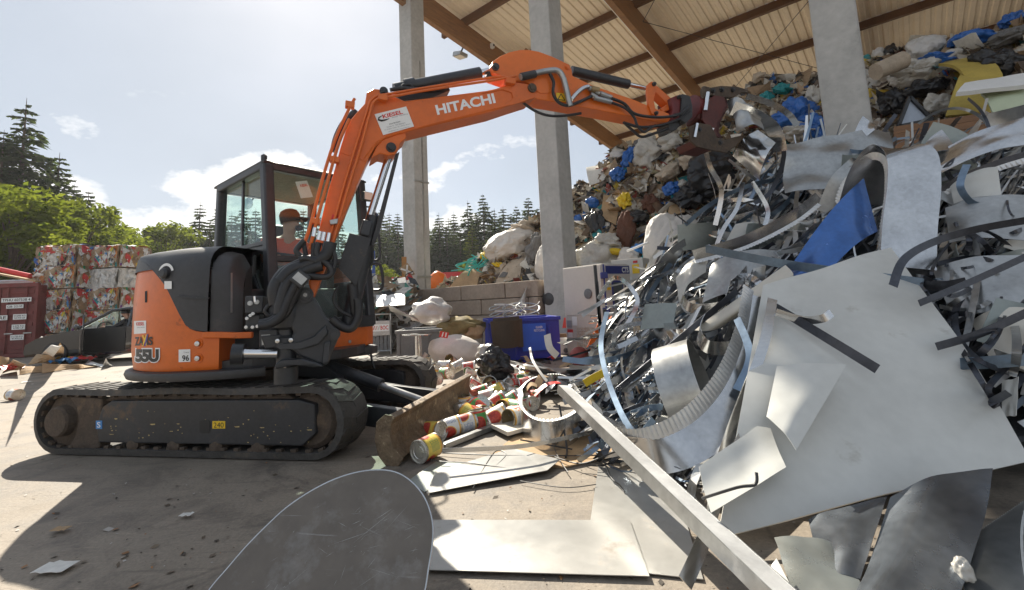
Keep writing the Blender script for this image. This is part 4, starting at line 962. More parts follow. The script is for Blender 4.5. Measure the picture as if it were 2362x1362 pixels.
# steel pipe bend on the arm
hose([(1200, 178), (1225, 172), (1262, 164), (1286, 164), (1298, 178), (1306, 205), (1312, 232), (1316, 245)], .030, -.17, M['galv_dull'], 'steel_pipe')
mb = MB(); mb.tube([BP(1202, 178, -.17), BP(1234, 171, -.17)], .038, 12); mb.build('pipe_coupling', M['frame_dark'], exc, smooth=40)
hose([(1268, 170), (1277, 190), (1276, 215), (1288, 236), (1310, 244), (1335, 236), (1365, 222)], .016, -.16)
hose([(1318, 230), (1330, 216), (1345, 204), (1358, 200)], .022, -.16, M['galv'], 'steel_pipe')
for a, b_ in (((1358, 203), (1382, 216)), ((1384, 216), (1410, 226)), ((1370, 226), (1410, 236)), ((1362, 218), (1376, 226))):
    cyl('pipe_valve', a, b_, .026, M['galv_dull'], off=-.15, n=12)
cyl('brass_valve', (1362, 206), (1380, 210), .036, mat('brass', (.35, .25, .13), .5, .7), off=-.15, n=10)
hose([(1410, 227), (1440, 240), (1462, 262), (1500, 270), (1540, 270), (1570, 262), (1590, 245)], .016, -.17)
hose([(1410, 237), (1442, 250), (1462, 270), (1470, 290), (1485, 305), (1500, 296), (1512, 290)], .014, -.16)
hose([(1438, 282), (1460, 302), (1480, 316), (1510, 308), (1540, 297)], .015, -.12)
hose([(1440, 284), (1480, 294), (1530, 288), (1568, 274), (1590, 258)], .016, -.15)
hose([(1205, 236), (1230, 254), (1260, 266), (1295, 268), (1340, 262)], .014, -.08)
# bucket cylinder and linkage
cyl('grab_cylinder', (1318, 164), (1449, 195), .052, M['black'], off=0); cyl('cylinder_rod', (1446, 194), (1488, 204), .026, M['chrome'], off=0)
plate('tipping_link', [(1494, 196), (1503, 188), (1514, 193), (1514, 207), (1508, 230), (1512, 250), (1520, 259), (1516, 268), (1504, 264), (1496, 240), (1493, 214)], -.135, -.10, M['orange'], bevel=.006)
plate('tipping_link', [(1494, 196), (1503, 188), (1514, 193), (1514, 207), (1508, 230), (1512, 250), (1520, 259), (1516, 268), (1504, 264), (1496, 240), (1493, 214)], .10, .135, M['orange'], bevel=.006)
plate('coupler_link', [(1508, 196), (1518, 200), (1556, 234), (1550, 242), (1540, 240), (1506, 206)], -.06, .06, M['orange'], bevel=.006)
plate('coupler_link', [(1523, 252), (1540, 240), (1552, 240), (1553, 250), (1530, 260)], -.06, .06, M['orange'], bevel=.01)
for p in ((1508, 195), (1513, 262), (1567, 224), (1557, 267)): pin(p, -.14, .022, M['frame_dark'], exc)
M['crimson'] = mat('crimson_paint', (.16, .018, .018), .5, var=.3, vs=5, dirt=((.05, .03, .03), 6, .12))
M['grabred'] = mat('worn_red_grab', (.095, .02, .015), .5, .15, var=.4, vs=6, dirt=((.055, .04, .035), 6, .16), bump=.15)
plate('quick_coupler', [(1547, 226), (1565, 219), (1574, 226), (1570, 268), (1556, 284), (1545, 278), (1553, 252)], -.12, .12, M['crimson'], bevel=.012)
plate('coupler_plate', [(1574, 216), (1592, 221), (1598, 244), (1598, 270), (1582, 285), (1571, 278)], -.15, .15, M['frame_dark'], bevel=.012)
plate('arm_nose', [(1540, 284), (1560, 276), (1574, 284), (1560, 300), (1546, 304)], -.1, .1, M['frame_dark'], bevel=.01)
cyl('rotator', (1594, 250), (1622, 256), .15, M['crimson'], off=0, n=24)
plate('grab_frame', [(1612, 238), (1630, 222), (1658, 214), (1672, 220), (1668, 250), (1655, 288), (1630, 288), (1612, 275)], -.11, .11, M['grabred'], bevel=.02)
# two toothed shells
for o in (-.13, .0, .13):
    plate('upper_claw', [(1620, 208), (1624, 198), (1640, 202), (1664, 198), (1700, 200), (1726, 208), (1728, 214), (1712, 214), (1690, 226), (1668, 224), (1640, 220), (1622, 228)], o - .02, o + .02, M['grime'], bevel=.008)
for o in (-.15, -.09, -.03, .03, .09, .15):
    plate('lower_claw', [(1590, 292), (1612, 284), (1640, 288), (1655, 318), (1672, 322), (1705, 314), (1720, 312), (1695, 340), (1675, 352), (1640, 346), (1608, 338), (1594, 326)], o - .013, o + .013, M['grime'], bevel=.006)
plate('grab_shell', [(1624, 238), (1648, 220), (1672, 224), (1676, 244), (1658, 280), (1650, 300), (1658, 316), (1644, 312), (1632, 292), (1620, 276)], -.16, -.14, M['grabred'], bevel=.008)
plate('grab_shell', [(1622, 236), (1650, 216), (1676, 224), (1680, 244), (1662, 284), (1658, 304), (1668, 318), (1650, 318), (1638, 296), (1622, 282)], .14, .16, M['grabred'], bevel=.008)
plate('claw_beam', [(1600, 322), (1640, 334), (1650, 344), (1610, 338)], -.15, .15, M['grabred'], bevel=.01)
cyl('grab_rod', (1633, 214), (1627, 256), .022, M['chrome'], off=-.18, n=12); cyl('grab_rod', (1608, 286), (1602, 318), .02, M['chrome'], off=-.18, n=12)
for p in ((1644, 210), (1664, 208), (1690, 208), (1660, 330), (1612, 300)): pin(p, -.155, .028, M['frame_dark'], exc)
mb = MB(); mb.add([BP(x, y, -.1625) for x, y in ((1641, 295), (1648, 296), (1645, 302))], [(0, 1, 2)]); mb.build('decal', M['white_print'], exc)

# ---------------------------------------------------------------- people
def skin_mesh(name, pts, edges, mt_, parent, sub=2):
    me = bpy.data.meshes.new(name); base = abs_loc(parent)
    me.from_pydata([(V(p[:3]) - base)[:] for p in pts], edges, []); o = bpy.data.objects.new(name, me); COL.objects.link(o); o.parent = parent
    me.materials.append(mt_)
    mo = o.modifiers.new('skin', 'SKIN'); mo.use_smooth_shade = True
    for i, p in enumerate(pts):
        sv = me.skin_vertices[0].data[i]; sv.radius = (p[3], p[4] if len(p) > 4 else p[3]); sv.use_root = (i == 0)
    s = o.modifiers.new('sub', 'SUBSURF'); s.levels = s.render_levels = sub
    return o
M['skin'] = mat('skin', (.50, .29, .20), .5, var=.1); M['shirt'] = mat('orange_work_shirt', (.75, .10, .03), .75, var=.12, vs=8, bump=.2, bs=18)
M['trouser'] = mat('dark_trousers', (.03, .035, .05), .8, var=.2); M['cap'] = mat('black_cap', (.015, .015, .017), .7, var=.2); M['shirt2'] = mat('black_jacket', (.018, .018, .022), .8, var=.2)
def person(hip, fwd, look, hands, label, shirt, scale=1.0, cap=True):
    f = Z2(fwd).normalized(); l = V((-f.y, f.x, 0)); h = V(hip); k = scale
    r = empty('person', h, label, 'person')
    def q(a, b_, c): return h + f * a * k + l * b_ * k + V((0, 0, c * k))
    lk = V(look).normalized(); hd = q(.10, 0, .70); le = lk.cross(ZU).normalized(); lu = le.cross(lk)
    def hq(a, b_, c): return hd + lk * a * k - le * b_ * k + lu * c * k
    sh = q(.02, 0, .46)
    # body: one continuous figure
    pts = [(*q(0, 0, .08), .14), (*q(-.02, 0, .25), .12), (*q(.0, 0, .43), .13), (*q(.04, 0, .54), .055), (*hq(-.01, 0, 0), .075, .08), (*hq(-.005, 0, .08), .085), (*hq(.045, 0, -.06), .045)]
    ed = [(0, 1), (1, 2), (2, 3), (3, 4), (4, 5), (4, 6)]
    for s, hn in zip((1, -1), hands):
        b0 = len(pts); hn = V(hn); shp = q(.0, .18 * s, .46); el = shp.lerp(hn, .5) + V((0, 0, -.12 * k)) - f * .04 * k + l * .07 * s * k
        wr = el.lerp(hn, .86)
        pts += [(*shp, .06), (*el, .046), (*wr, .030), (*hn, .034, .022)]; ed += [(2, b0), (b0, b0 + 1), (b0 + 1, b0 + 2), (b0 + 2, b0 + 3)]
        d = (hn - wr).normalized(); sd = d.cross(ZU).normalized()
        for j, (dy, ln) in enumerate(((-.03, .055), (-.01, .065), (.01, .062), (.028, .048))):
            c = len(pts); a = hn + sd * dy * k + d * .02 * k
            pts += [(*(a + d * ln * .6 * k - V((0, 0, .012 * k))), .0095), (*(a + d * ln * .8 * k - V((0, 0, .045 * k))), .008)]; ed += [(b0 + 3, c), (c, c + 1)]
        c = len(pts); pts += [(*(wr.lerp(hn, .5) + sd * -.04 * s * k + d * .02 * k - V((0, 0, .01))), .011), (*(hn + sd * -.045 * s * k - V((0, 0, .03 * k))), .009)]; ed += [(b0 + 3, c), (c, c + 1)]
    for s in (1, -1):
        b0 = len(pts); pts += [(*q(.05, .1 * s, .06), .095), (*q(.44, .13 * s, .10), .062), (*q(.5, .13 * s, -.3), .045), (*q(.6, .14 * s, -.36), .036)]
        ed += [(0, b0), (b0, b0 + 1), (b0 + 1, b0 + 2), (b0 + 2, b0 + 3)]
    skin_mesh('body', pts, ed, M['skin'], r)
    sp = [(*q(0, 0, .06), .165), (*q(-.02, 0, .25), .145), (*q(.0, 0, .44), .15), (*q(.03, 0, .51), .07)]; se = [(0, 1), (1, 2), (2, 3)]
    for s, hn in zip((1, -1), hands):
        hn = V(hn); shp = q(.0, .18 * s, .46); el = shp.lerp(hn, .5) + V((0, 0, -.12 * k)) - f * .04 * k + l * .07 * s * k
        b0 = len(sp); sp += [(*shp, .085), (*shp.lerp(el, .85), .066)]; se += [(2, b0), (b0, b0 + 1)]
        if shirt is M['shirt2']: sp.append((*el.lerp(hn, .75), .045)); se.append((b0 + 1, b0 + 2))
    skin_mesh('shirt', sp, se, shirt, r)
    tp = [(*q(0, 0, .07), .155)]; te = []
    for s in (1, -1):
        b0 = len(tp); tp += [(*q(.08, .1 * s, .06), .105), (*q(.44, .13 * s, .10), .078), (*q(.5, .13 * s, -.28), .06)]; te += [(0, b0), (b0, b0 + 1), (b0 + 1, b0 + 2)]
    skin_mesh('trousers', tp, te, M['trouser'], r)
    # face
    mb = MB(); mb.lathe(hq(.085, 0, .015), lk - lu * .35, [(.019, -.02), (.017, .0), (.016, .026), (.006, .036), (0, .037)], 8); mb.build('nose', M['skin'], r, smooth=60)
    for s in (1, -1):
        mb = MB(); mb.lathe(hq(.074, .032 * s, .04), lk, [(.012, -.01), (.011, .004), (.006, .008), (0, .009)], 8); mb.build('eye', M['sticker'], r, smooth=60)
        mb = MB(); mb.lathe(hq(.082, .032 * s, .04), lk, [(.005, 0), (0, .002)], 6); mb.build('pupil', M['black_print'], r)
        mb = MB(); mb.lathe(hq(-.005, .085 * s, .02), le * -s, [(.028, -.01), (.03, .0), (.024, .012), (0, .008)], 10); mb.build('ear', M['skin'], r, smooth=60)
    for s in (1, -1):
        mb = MB(); mb.tube([hq(.078, .015 * s, .062), hq(.08, .035 * s, .066), hq(.068, .055 * s, .058)], .006, 5); mb.build('eyebrow', M['cap'], r)
    mb = MB(); mb.tube([hq(.082, -.022, -.045), hq(.092, 0, -.047), hq(.082, .022, -.045)], .006, 6); mb.build('mouth', mat('lips', (.35, .12, .1), .5), r)
    mb = MB(); mb.tube([hq(.05, .05, -.075), hq(.082, .03, -.07), hq(.092, 0, -.075), hq(.082, -.03, -.07), hq(.05, -.05, -.075)], .027, 8); mb.build('beard', M['cap'], r, smooth=60)
    mb = MB(); mb.lathe(hq(-.012, 0, .04), lu - lk * .12, [(.104, -.045), (.108, .0), (.106, .05), (.085, .09), (.045, .11), (0, .115)], 18); hc = mb.build('cap' if cap else 'hair', M['cap'], r, smooth=60)
    if cap:
        mb = MB(); mb.patch(lambda u, v: hq(.07 + .11 * u * (1 - (2 * v - 1) ** 2 * .35), (2 * v - 1) * .085, .06 - .02 * u - .03 * (2 * v - 1) ** 2), 5, 8, .006); mb.build('cap_peak', M['cap'], hc, smooth=60)
    return r
person(E(-.14, .30, 1.43), U, (.93, .30, .06), (E(.20, .62, 1.72), E(.20, .0, 1.72)), 'driver in black cap and orange work shirt seated in the excavator cab', M['shirt'])
# ================================================================ yard objects
def fr_(origin, ax):
    a = V((ax[0], ax[1], 0)).normalized(); b_ = V((-a.y, a.x, 0)); o = V(origin)
    rot = Matrix((a, b_, ZU)).transposed()
    return (lambda x, y, z=0: o + a * x + b_ * y + ZU * z), rot
def flat_text(txt, f, x0, x1, z0, z1, y, mt_, parent, bold=.0, nm='lettering'):
    uv, fs = text_mesh(txt, bold); mb = MB(); mb.add([f(x0 + (x1 - x0) * u, y, z0 + (z1 - z0) * v) for u, v in uv], fs); return mb.build(nm, mt_, parent)
# ---- rust red container (door end towards us)
M['contred'] = mat('container_red', (.17, .035, .03), .6, var=.25, vs=1.5, dirt=((.10, .05, .035), 2.5, .1))
p = Z2(G(78, 824)); f, rot = fr_(p, (1, .12))
ct = empty('shipping_container', p, 'rust red open top shipping container with white number plates at the left edge', 'container')
mb = MB(); mb.box(f(-1.22, 3.0, 1.28), (2.42, 5.8, 2.5), rot); mb.build('body', M['contred'], ct)
for x in (-2.40, -.04):
    mb = MB(); mb.box(f(x, .04, 1.3), (.1, .12, 2.6), rot); mb.build('corner_post', M['contred'], ct, bevel=.01)
for z in (.08, 2.54):
    mb = MB(); mb.box(f(-1.22, .04, z), (2.3, .12, .14), rot); mb.build('end_rail', M['contred'], ct, bevel=.01)
for k, x0 in enumerate((-2.33, -1.2)):
    mb = MB(); mb.box(f(x0 + .555, .07, 1.31), (1.09, .04, 2.3), rot)
    dr = mb.build('door', M['contred'], ct)
    for z in (.35, .75, 1.15, 1.55, 1.95, 2.3):
        mb = MB(); mb.box(f(x0 + .555, .042, z), (1.0, .03, .13), rot); mb.build('door_rib', M['contred'], dr, bevel=.01)
    for x in (x0 + .25, x0 + .85):
        mb = MB(); mb.tube([f(x, .0, .15), f(x, .0, 2.5)], .022, 8); mb.build('lock_bar', M['contred'], dr, smooth=40)
        mb = MB(); mb.box(f(x + .1, -.01, .85), (.26, .025, .035), rot); mb.build('door_handle', M['galv_dull'], dr)
for x0, x1, z0, z1, t, tz in ((-1.13, -.18, 1.95, 2.10, 'TPHU 607538 4', .03), (-.96, -.42, 1.73, 1.86, 'GB 2210', .03), (-.72, -.30, 1.33, 1.52, '24.000 KG\n52.910 LB', .03), (-.74, -.32, .98, 1.16, '2.270 KG\n4.980 LB', .03), (-.76, -.34, .62, .80, '21.730 KG\n47.930 LB', .03), (-1.5, -.9, 1.33, 1.50, 'TARE', .03)):
    mb = MB(); mb.box(f((x0 + x1) / 2, -.03, (z0 + z1) / 2), (x1 - x0, .008, z1 - z0), rot); pl = mb.build('number_plate', M['sticker'], ct)
    flat_text(t, f, x0 + .03, x1 - .03, z0 + tz, z1 - tz, -.0365, M['black_print'], pl, .015)
for i, (a, e, r_, mt_, lb) in enumerate(((f(-2.6, .4, 3.25), f(-.1, .1, 2.66), .06, 'card', 'long pale plank sloping down on the container top'), (f(-2.4, .7, 3.35), f(-.7, .5, 2.9), .09, 'red_print', 'red pipe lying on the scrap in the container'), (f(-2.4, 1.0, 2.72), f(-.5, 1.5, 2.74), .12, 'galv_dull', 'grey sheet roll lying across the container top'))):
    mb = MB(); mb.tube([a, e], r_, 10) if mt_ != 'card' else mb.beam(a, e, .2, .06)
    tag(mb.build('scrap_pipe' if i else 'plank', M[mt_], smooth=40 if i else 0), lb, 'scrap')
mb = MB(); mb.box(f(-.9, 4.2, 2.9), (1.3, 1.6, .7), rot); tag(mb.build('rusty_skip', M['contred'], bevel=.03), 'dark rusty skip behind the red container top', 'skip')

# ---- paper bales
PAL = [(.7, .7, .68), (.66, .64, .6), (.72, .7, .66), (.6, .58, .54), (.7, .66, .62)] * 2 + [(.36, .24, .14), (.40, .28, .17), (.30, .2, .12), (.42, .31, .2)] * 3 + [(.5, .05, .04), (.6, .04, .03), (.55, .05, .06), (.04, .10, .36), (.03, .22, .5), (.7, .5, .04), (.03, .25, .1), (.02, .02, .03), (.55, .2, .05), (.2, .05, .25), (.05, .32, .32)]
M['flakes'] = attr_mat('bale_flakes', .7, .2)
def flakes_mesh(name, quads, mt_, parent=None, local=False, kind='stuff'):
    mb = MB(); cols = []
    for pts, c in quads: mb.add(pts, [tuple(range(len(pts)))]); cols.append(c)
    o = mb.build(name, mt_, parent, local=local); me = o.data
    at = me.attributes.new('Col', 'FLOAT_COLOR', 'FACE')
    buf = []
    for c in cols: buf += [c[0], c[1], c[2], 1]
    at.data.foreach_set('color', buf)
    if kind: o['kind'] = kind
    return o
def bale(seed, size, bare=False):
    rnd = random.Random(seed); sx, sy, sz = size; o = empty('paper_bale')
    def fn(face, u, v):
        b_ = .05 * noise.noise((u * 4 + seed, v * 4, face * 3.3)) + .02 * noise.noise((u * 11 + seed, v * 3, face))
        if face == 0: return V(((u - .5) * sx, -sy / 2 - b_ - .03 * math.sin(math.pi * v), v * sz))
        if face == 1: return V((sx / 2 + b_ + .03 * math.sin(math.pi * v), (u - .5) * sy, v * sz))
        if face == 2: return V((-sx / 2 - b_ - .03 * math.sin(math.pi * v), (.5 - u) * sy, v * sz))
        if face == 3: return V(((u - .5) * sx, (v - .5) * sy, sz + b_))
        return V(((.5 - u) * sx, sy / 2 + b_, v * sz))
    mb = MB()
    for fc in range(5):
        n = 10; g = [fn(fc, i / n, j / n) for i in range(n + 1) for j in range(n + 1)]
        mb.add(g, [(i * 11 + j, (i + 1) * 11 + j, (i + 1) * 11 + j + 1, i * 11 + j + 1) for i in range(n) for j in range(n)])
    mb.build('body', M['card'] if not bare else M['paper'], o, local=True, smooth=60)
    qs = []
    for i in range(360 if not bare else 160):
        fc = rnd.choice((0, 0, 0, 1, 2, 3)); u, v = rnd.random(), rnd.random(); s = rnd.uniform(.045, .17); e = rnd.uniform(.6, 2.4)
        c = rnd.choice(PAL) if not bare else rnd.choice(PAL[:10]); a = rnd.uniform(-.5, .5) + (math.pi / 2 if rnd.random() < .75 else 0)
        pts = []
        for k in range(rnd.choice((4, 5, 4))):
            q = k * 6.283 / 4 + rnd.uniform(-.4, .4); du = math.cos(q) * s * e; dv = math.sin(q) * s
            uu = u + (du * math.cos(a) - dv * math.sin(a)) / sx; vv = v + (du * math.sin(a) + dv * math.cos(a)) / sz
            p_ = fn(fc, min(1, max(0, uu)), min(1, max(0, vv)))
            nn = {0: V((0, -1, 0)), 1: V((1, 0, 0)), 2: V((-1, 0, 0)), 3: V((0, 0, 1))}[fc]
            pts.append(p_ + nn * rnd.uniform(.006, .085))
        qs.append((pts, c))
    flakes_mesh('paper_scraps', qs, M['flakes'], o, local=True)
    for k in range(4):
        x = (k - 1.5) * sx * .24; mb = MB(); mb.tube([(x, -sy / 2 - .065, 0), (x, -sy / 2 - .085, sz * .5), (x, -sy / 2 - .065, sz), (x, 0, sz + .05), (x, sy / 2, sz)], .006, 4); mb.build('baling_wire', M['galv_dull'], o, local=True)
    return o
pb = [bale(3, (1.75, 1.2, .80)), bale(8, (1.62, 1.2, .76)), bale(12, (1.6, 1.2, .74), True)]
YB = 17.6; used = set()
bl_ = P(158, 800, YB); br_ = P(258, 800, YB + .3)
spec = []
for row in range(5): spec.append((0 if row % 2 else 1, bl_.x, YB, row * .80, ('bottom', 'second', 'third', 'fourth', 'topmost')[row] + ' bale of mixed coloured paper in the left stack', .03 * (row - 2)))
for row in range(5): spec.append((2 if row == 3 else (1 if row % 2 else 0), br_.x, YB + .35, row * .78, ('bottom', 'second', 'third', 'pale grey fourth', 'topmost')[row] + ' paper bale in the right stack', -.03 * (row - 2)))
for row in range(4): spec.append((row % 2, bl_.x - .75, YB + 1.4, row * .8 + .1, ('bottom', 'second', 'third', 'topmost')[row] + ' shaded bale behind the left stack by the container', .1))
for k, x, y, z, lb, rz in spec:
    o = copy_tree(pb[k]) if k in used else pb[k]; used.add(k)
    o.location = (x, y, z); o.rotation_euler = (0, 0, rz - .16); tag(o, lb, 'paper bale', 'stacked paper bales')

# ---- black car, front door open
M['carpaint'] = mat('black_car_paint', (.012, .012, .015), .18, var=.2, coat=.8)
p = Z2(G(300, 828)); f, rot = fr_(p, (-1, -.10))             # x towards the bonnet (left in the photo)
car = empty('parked_car', p, 'black hatchback with its front door open by the paper bales', 'car')
def loft(name, secs, mt_, parent, smooth=50):
    mb = MB(); n = len(secs[0]); vs = [q for s_ in secs for q in s_]
    mb.add(vs, [(i * n + j, i * n + (j + 1) % n, (i + 1) * n + (j + 1) % n, (i + 1) * n + j) for i in range(len(secs) - 1) for j in range(n)] + [tuple(range(n))[::-1], tuple((len(secs) - 1) * n + j for j in range(n))])
    return mb.build(name, mt_, parent, smooth=smooth)
low = [(-2.0, .3), (-2.05, .6), (-1.95, .95), (-1.0, .98), (.55, .95), (1.2, .90), (1.85, .74), (2.12, .58), (2.15, .38), (2.1, .25), (1.72, .25), (1.62, .5), (1.35, .62), (1.08, .5), (.98, .22), (-.9, .22), (-1.0, .5), (-1.25, .62), (-1.52, .5), (-1.62, .25)]
loft('car_body', [[f(x, y, z if abs(y) < .8 else z * .985 + .005) for x, z in low] for y in (-.86, -.8, .8, .86)], M['carpaint'], car, 30)
cabp = [(-1.9, .95), (-1.75, 1.3), (-1.3, 1.44), (-.3, 1.47), (.1, 1.42), (.85, .97), (.80, .93), (-1.85, .93)]
def ypil(z): return .8 - .18 * max(0, z - .95) / .5
for sname, pts in (('windscreen_pillar', [(.85, .95), (.08, 1.42)]), ('roof_rail', [(.1, 1.42), (-.3, 1.46), (-1.3, 1.43), (-1.75, 1.29)]), ('rear_pillar', [(-1.75, 1.3), (-1.9, .95)]), ('centre_pillar', [(-.45, .95), (-.45, 1.45)])):
    for s in (-1, 1):
        mb = MB(); mb.tube([f(x, s * ypil(z), z) for x, z in pts], .045, 8); mb.build(sname, M['carpaint'], car, smooth=50)
mb = MB(); mb.patch(lambda u, v: f(.1 - 1.85 * u, (v - .5) * 1.2, 1.43 + .05 * math.sin(math.pi * min(1, u * 1.1)) + .02 * math.sin(math.pi * v) - .12 * u ** 4), 10, 8, .02); mb.build('roof', M['carpaint'], car, smooth=60)
mb = MB(); mb.patch(lambda u, v: f(.82 - .72 * u, (v - .5) * (1.5 - .25 * u), .97 + .44 * u), 2, 2, .005); mb.build('windscreen', M['glass'], car)
mb = MB(); mb.patch(lambda u, v: f(-1.88 + .14 * u, (v - .5) * 1.3, 1.0 + .3 * u), 2, 2, .005); mb.build('rear_window', M['glass'], car)
mb = MB(); mb.patch(lambda u, v: f(-.5 - 1.25 * u, .79 - .16 * v, .97 + .42 * v * (1 - .35 * u)), 2, 2, .005); mb.build('side_window', M['glass'], car)
for x in (1.35, -1.25):
    for s in (-1, 1):
        mb = MB(); mb.lathe(f(x, s * .82, .31), (rot @ V((0, s, 0))), [(.2, -.1), (.31, -.1), (.315, 0), (.30, .07), (.21, .075)], 24); wh = mb.build('tyre', M['hose'], car, smooth=40)
        mb = MB(); mb.lathe(f(x, s * .82, .31), (rot @ V((0, s, 0))), [(.21, .07), (.19, .03), (.06, .045), (0, .05)], 24); mb.build('rim', M['galv_dull'], wh, smooth=40)
# dark doorway panel, open door, seat, wheel, headlight, mirror (near side is +y here)
mb = MB(); mb.box(f(.1, .868, .62), (1.05, .012, .66), rot); mb.build('doorway_shade', M['black_print'], car)  # flat black panel painted in for the shaded interior at the doorway
H_ = Z2(f(.66, .88, 0)); D_ = Z2(CAM - H_).normalized(); mb = MB(); mb.prism([H_ + ZU * .3, H_ + D_ * .75 + ZU * .3, H_ + D_ * .75 + ZU * .95, H_ + ZU * .95], D_.cross(ZU) * .06); od = mb.build('open_door', M['carpaint'], car, bevel=.02)
mb = MB(); mb.tube([H_ + ZU * .95, H_ + D_ * .15 + ZU * 1.34, H_ + D_ * .6 + ZU * 1.32, H_ + D_ * .73 + ZU * .95], .02, 6); mb.build('door_window_frame', M['carpaint'], od)
mb = MB(); mb.lathe(f(.78, .98, 1.0), rot @ V((.5, 1, 0)), [(0, -.06), (.07, -.05), (.09, 0), (0, .05)], 12); mb.build('wing_mirror', M['carpaint'], car, smooth=50)
mb = MB(); mb.tube([f(.42 + .08 * math.cos(a), .42 + .18 * math.cos(a * 1.0 + 0), .93 + .18 * math.sin(a)) for a in [i * .5236 for i in range(13)]], .015, 6); mb.build('steering_wheel', M['hose'], car)
mb = MB(); mb.box(f(-.25, .38, .62), (.5, .5, .16), rot); mb.build('seat', M['hose'], car, bevel=.04)
mb = MB(); mb.box(f(-.52, .38, 1.0), (.14, .48, .6), rot); mb.build('seat', M['hose'], car, bevel=.05)
mb = MB(); mb.lathe(f(1.9, .66, .68), rot @ V((.8, .5, .3)), [(.0, -.05), (.1, -.03), (.12, .02), (.06, .05), (0, .055)], 14); mb.build('headlight', M['lamp'], car, smooth=50)
person(f(-.22, .45, .66), rot @ V((1, 0, 0)), rot @ V((1, .25, -.15)), (f(.38, .58, .98), f(.38, .3, .98)), 'person in dark jacket sitting at the wheel of the black car', M['shirt2'], .95, False)

# ---- flattened cardboard by the container
rc = random.Random(9)
def card_sheet(px, z, mt_, label, th=.012, cat='cardboard', name='cardboard_box', group=None):
    mb = MB(); pts = [G(x, y, zz) for (x, y), zz in zip(px, z)]
    mb.patch(lambda u, v: pts[0] * (1 - u) * (1 - v) + pts[1] * u * (1 - v) + pts[2] * u * v + pts[3] * (1 - u) * v + V((0, 0, .03 * math.sin(3 * u + 2 * v))), 4, 3, th)
    return tag(mb.build(name, mt_), label, cat, group)
card_sheet(((45, 866), (97, 860), (97, 842), (45, 848)), (0, 0, .16, .16), M['card'], 'front left end flap of the flattened box on the yard')
card_sheet(((97, 862), (183, 853), (183, 838), (97, 842)), (0, 0, .16, .16), M['card'], 'long low side of the flattened cardboard box')
card_sheet(((5, 862), (40, 855), (62, 838), (30, 833)), (.02, .02, .30, .34), M['card'], 'tilted square cardboard flap at the pile end')
card_sheet(((65, 842), (128, 838), (125, 815), (85, 820)), (.1, .1, .42, .3), M['card'], 'crumpled brown cardboard sheet in the middle of the pile')
card_sheet(((92, 822), (120, 826), (142, 792), (118, 800)), (.15, .15, .9, .75), M['paper'], 'pale cardboard sheet standing up in the pile')
card_sheet(((120, 830), (146, 824), (148, 800), (138, 795)), (.1, .1, .66, .75), M['card'], 'open cardboard carton standing behind the pile')
card_sheet(((0, 850), (28, 838), (20, 822), (0, 825)), (.05, .05, .30, .4), M['card'], 'cardboard flap cut by the left picture edge')
card_sheet(((183, 853), (226, 848), (212, 842), (182, 843)), (.0, .01, .02, .1), M['card'], 'small flat flap at the right end of the pile')
card_sheet(((195, 842), (235, 848), (240, 840), (205, 834)), (.01, .01, .05, .06), M['sticker'], 'flat white board lying beside the cardboard')
card_sheet(((236, 847), (262, 845), (252, 838), (244, 830)), (.0, .0, .12, .22), M['sticker'], 'folded white paper tent beside the cardboard', name='paper_sheet', cat='paper')
for i, (x, y, mt_, lb) in enumerate(((165, 832, 'yellow_print', 'yellow printed bag on the cardboard pile'), (188, 834, 'red_print', 'small red and dark rag beside the cardboard pile'), (150, 838, 'blue_print', 'blue scrap in the cardboard pile'), (172, 826, 'paper', 'crumpled white paper behind the cardboard pile'), (12, 857, 'red_print', 'small red scrap under the left flaps'))):
    o = None; mb = MB(); c = G(x, y, .1); vs = []; rr = random.Random(i)
    mb.patch(lambda u, v: c + V(((u - .5) * .5, (v - .5) * .4, .12 * noise.noise((u * 4 + i, v * 4, i)) + .08)), 8, 6, .006); tag(mb.build('litter_scrap', M[mt_], smooth=60), lb, 'litter')

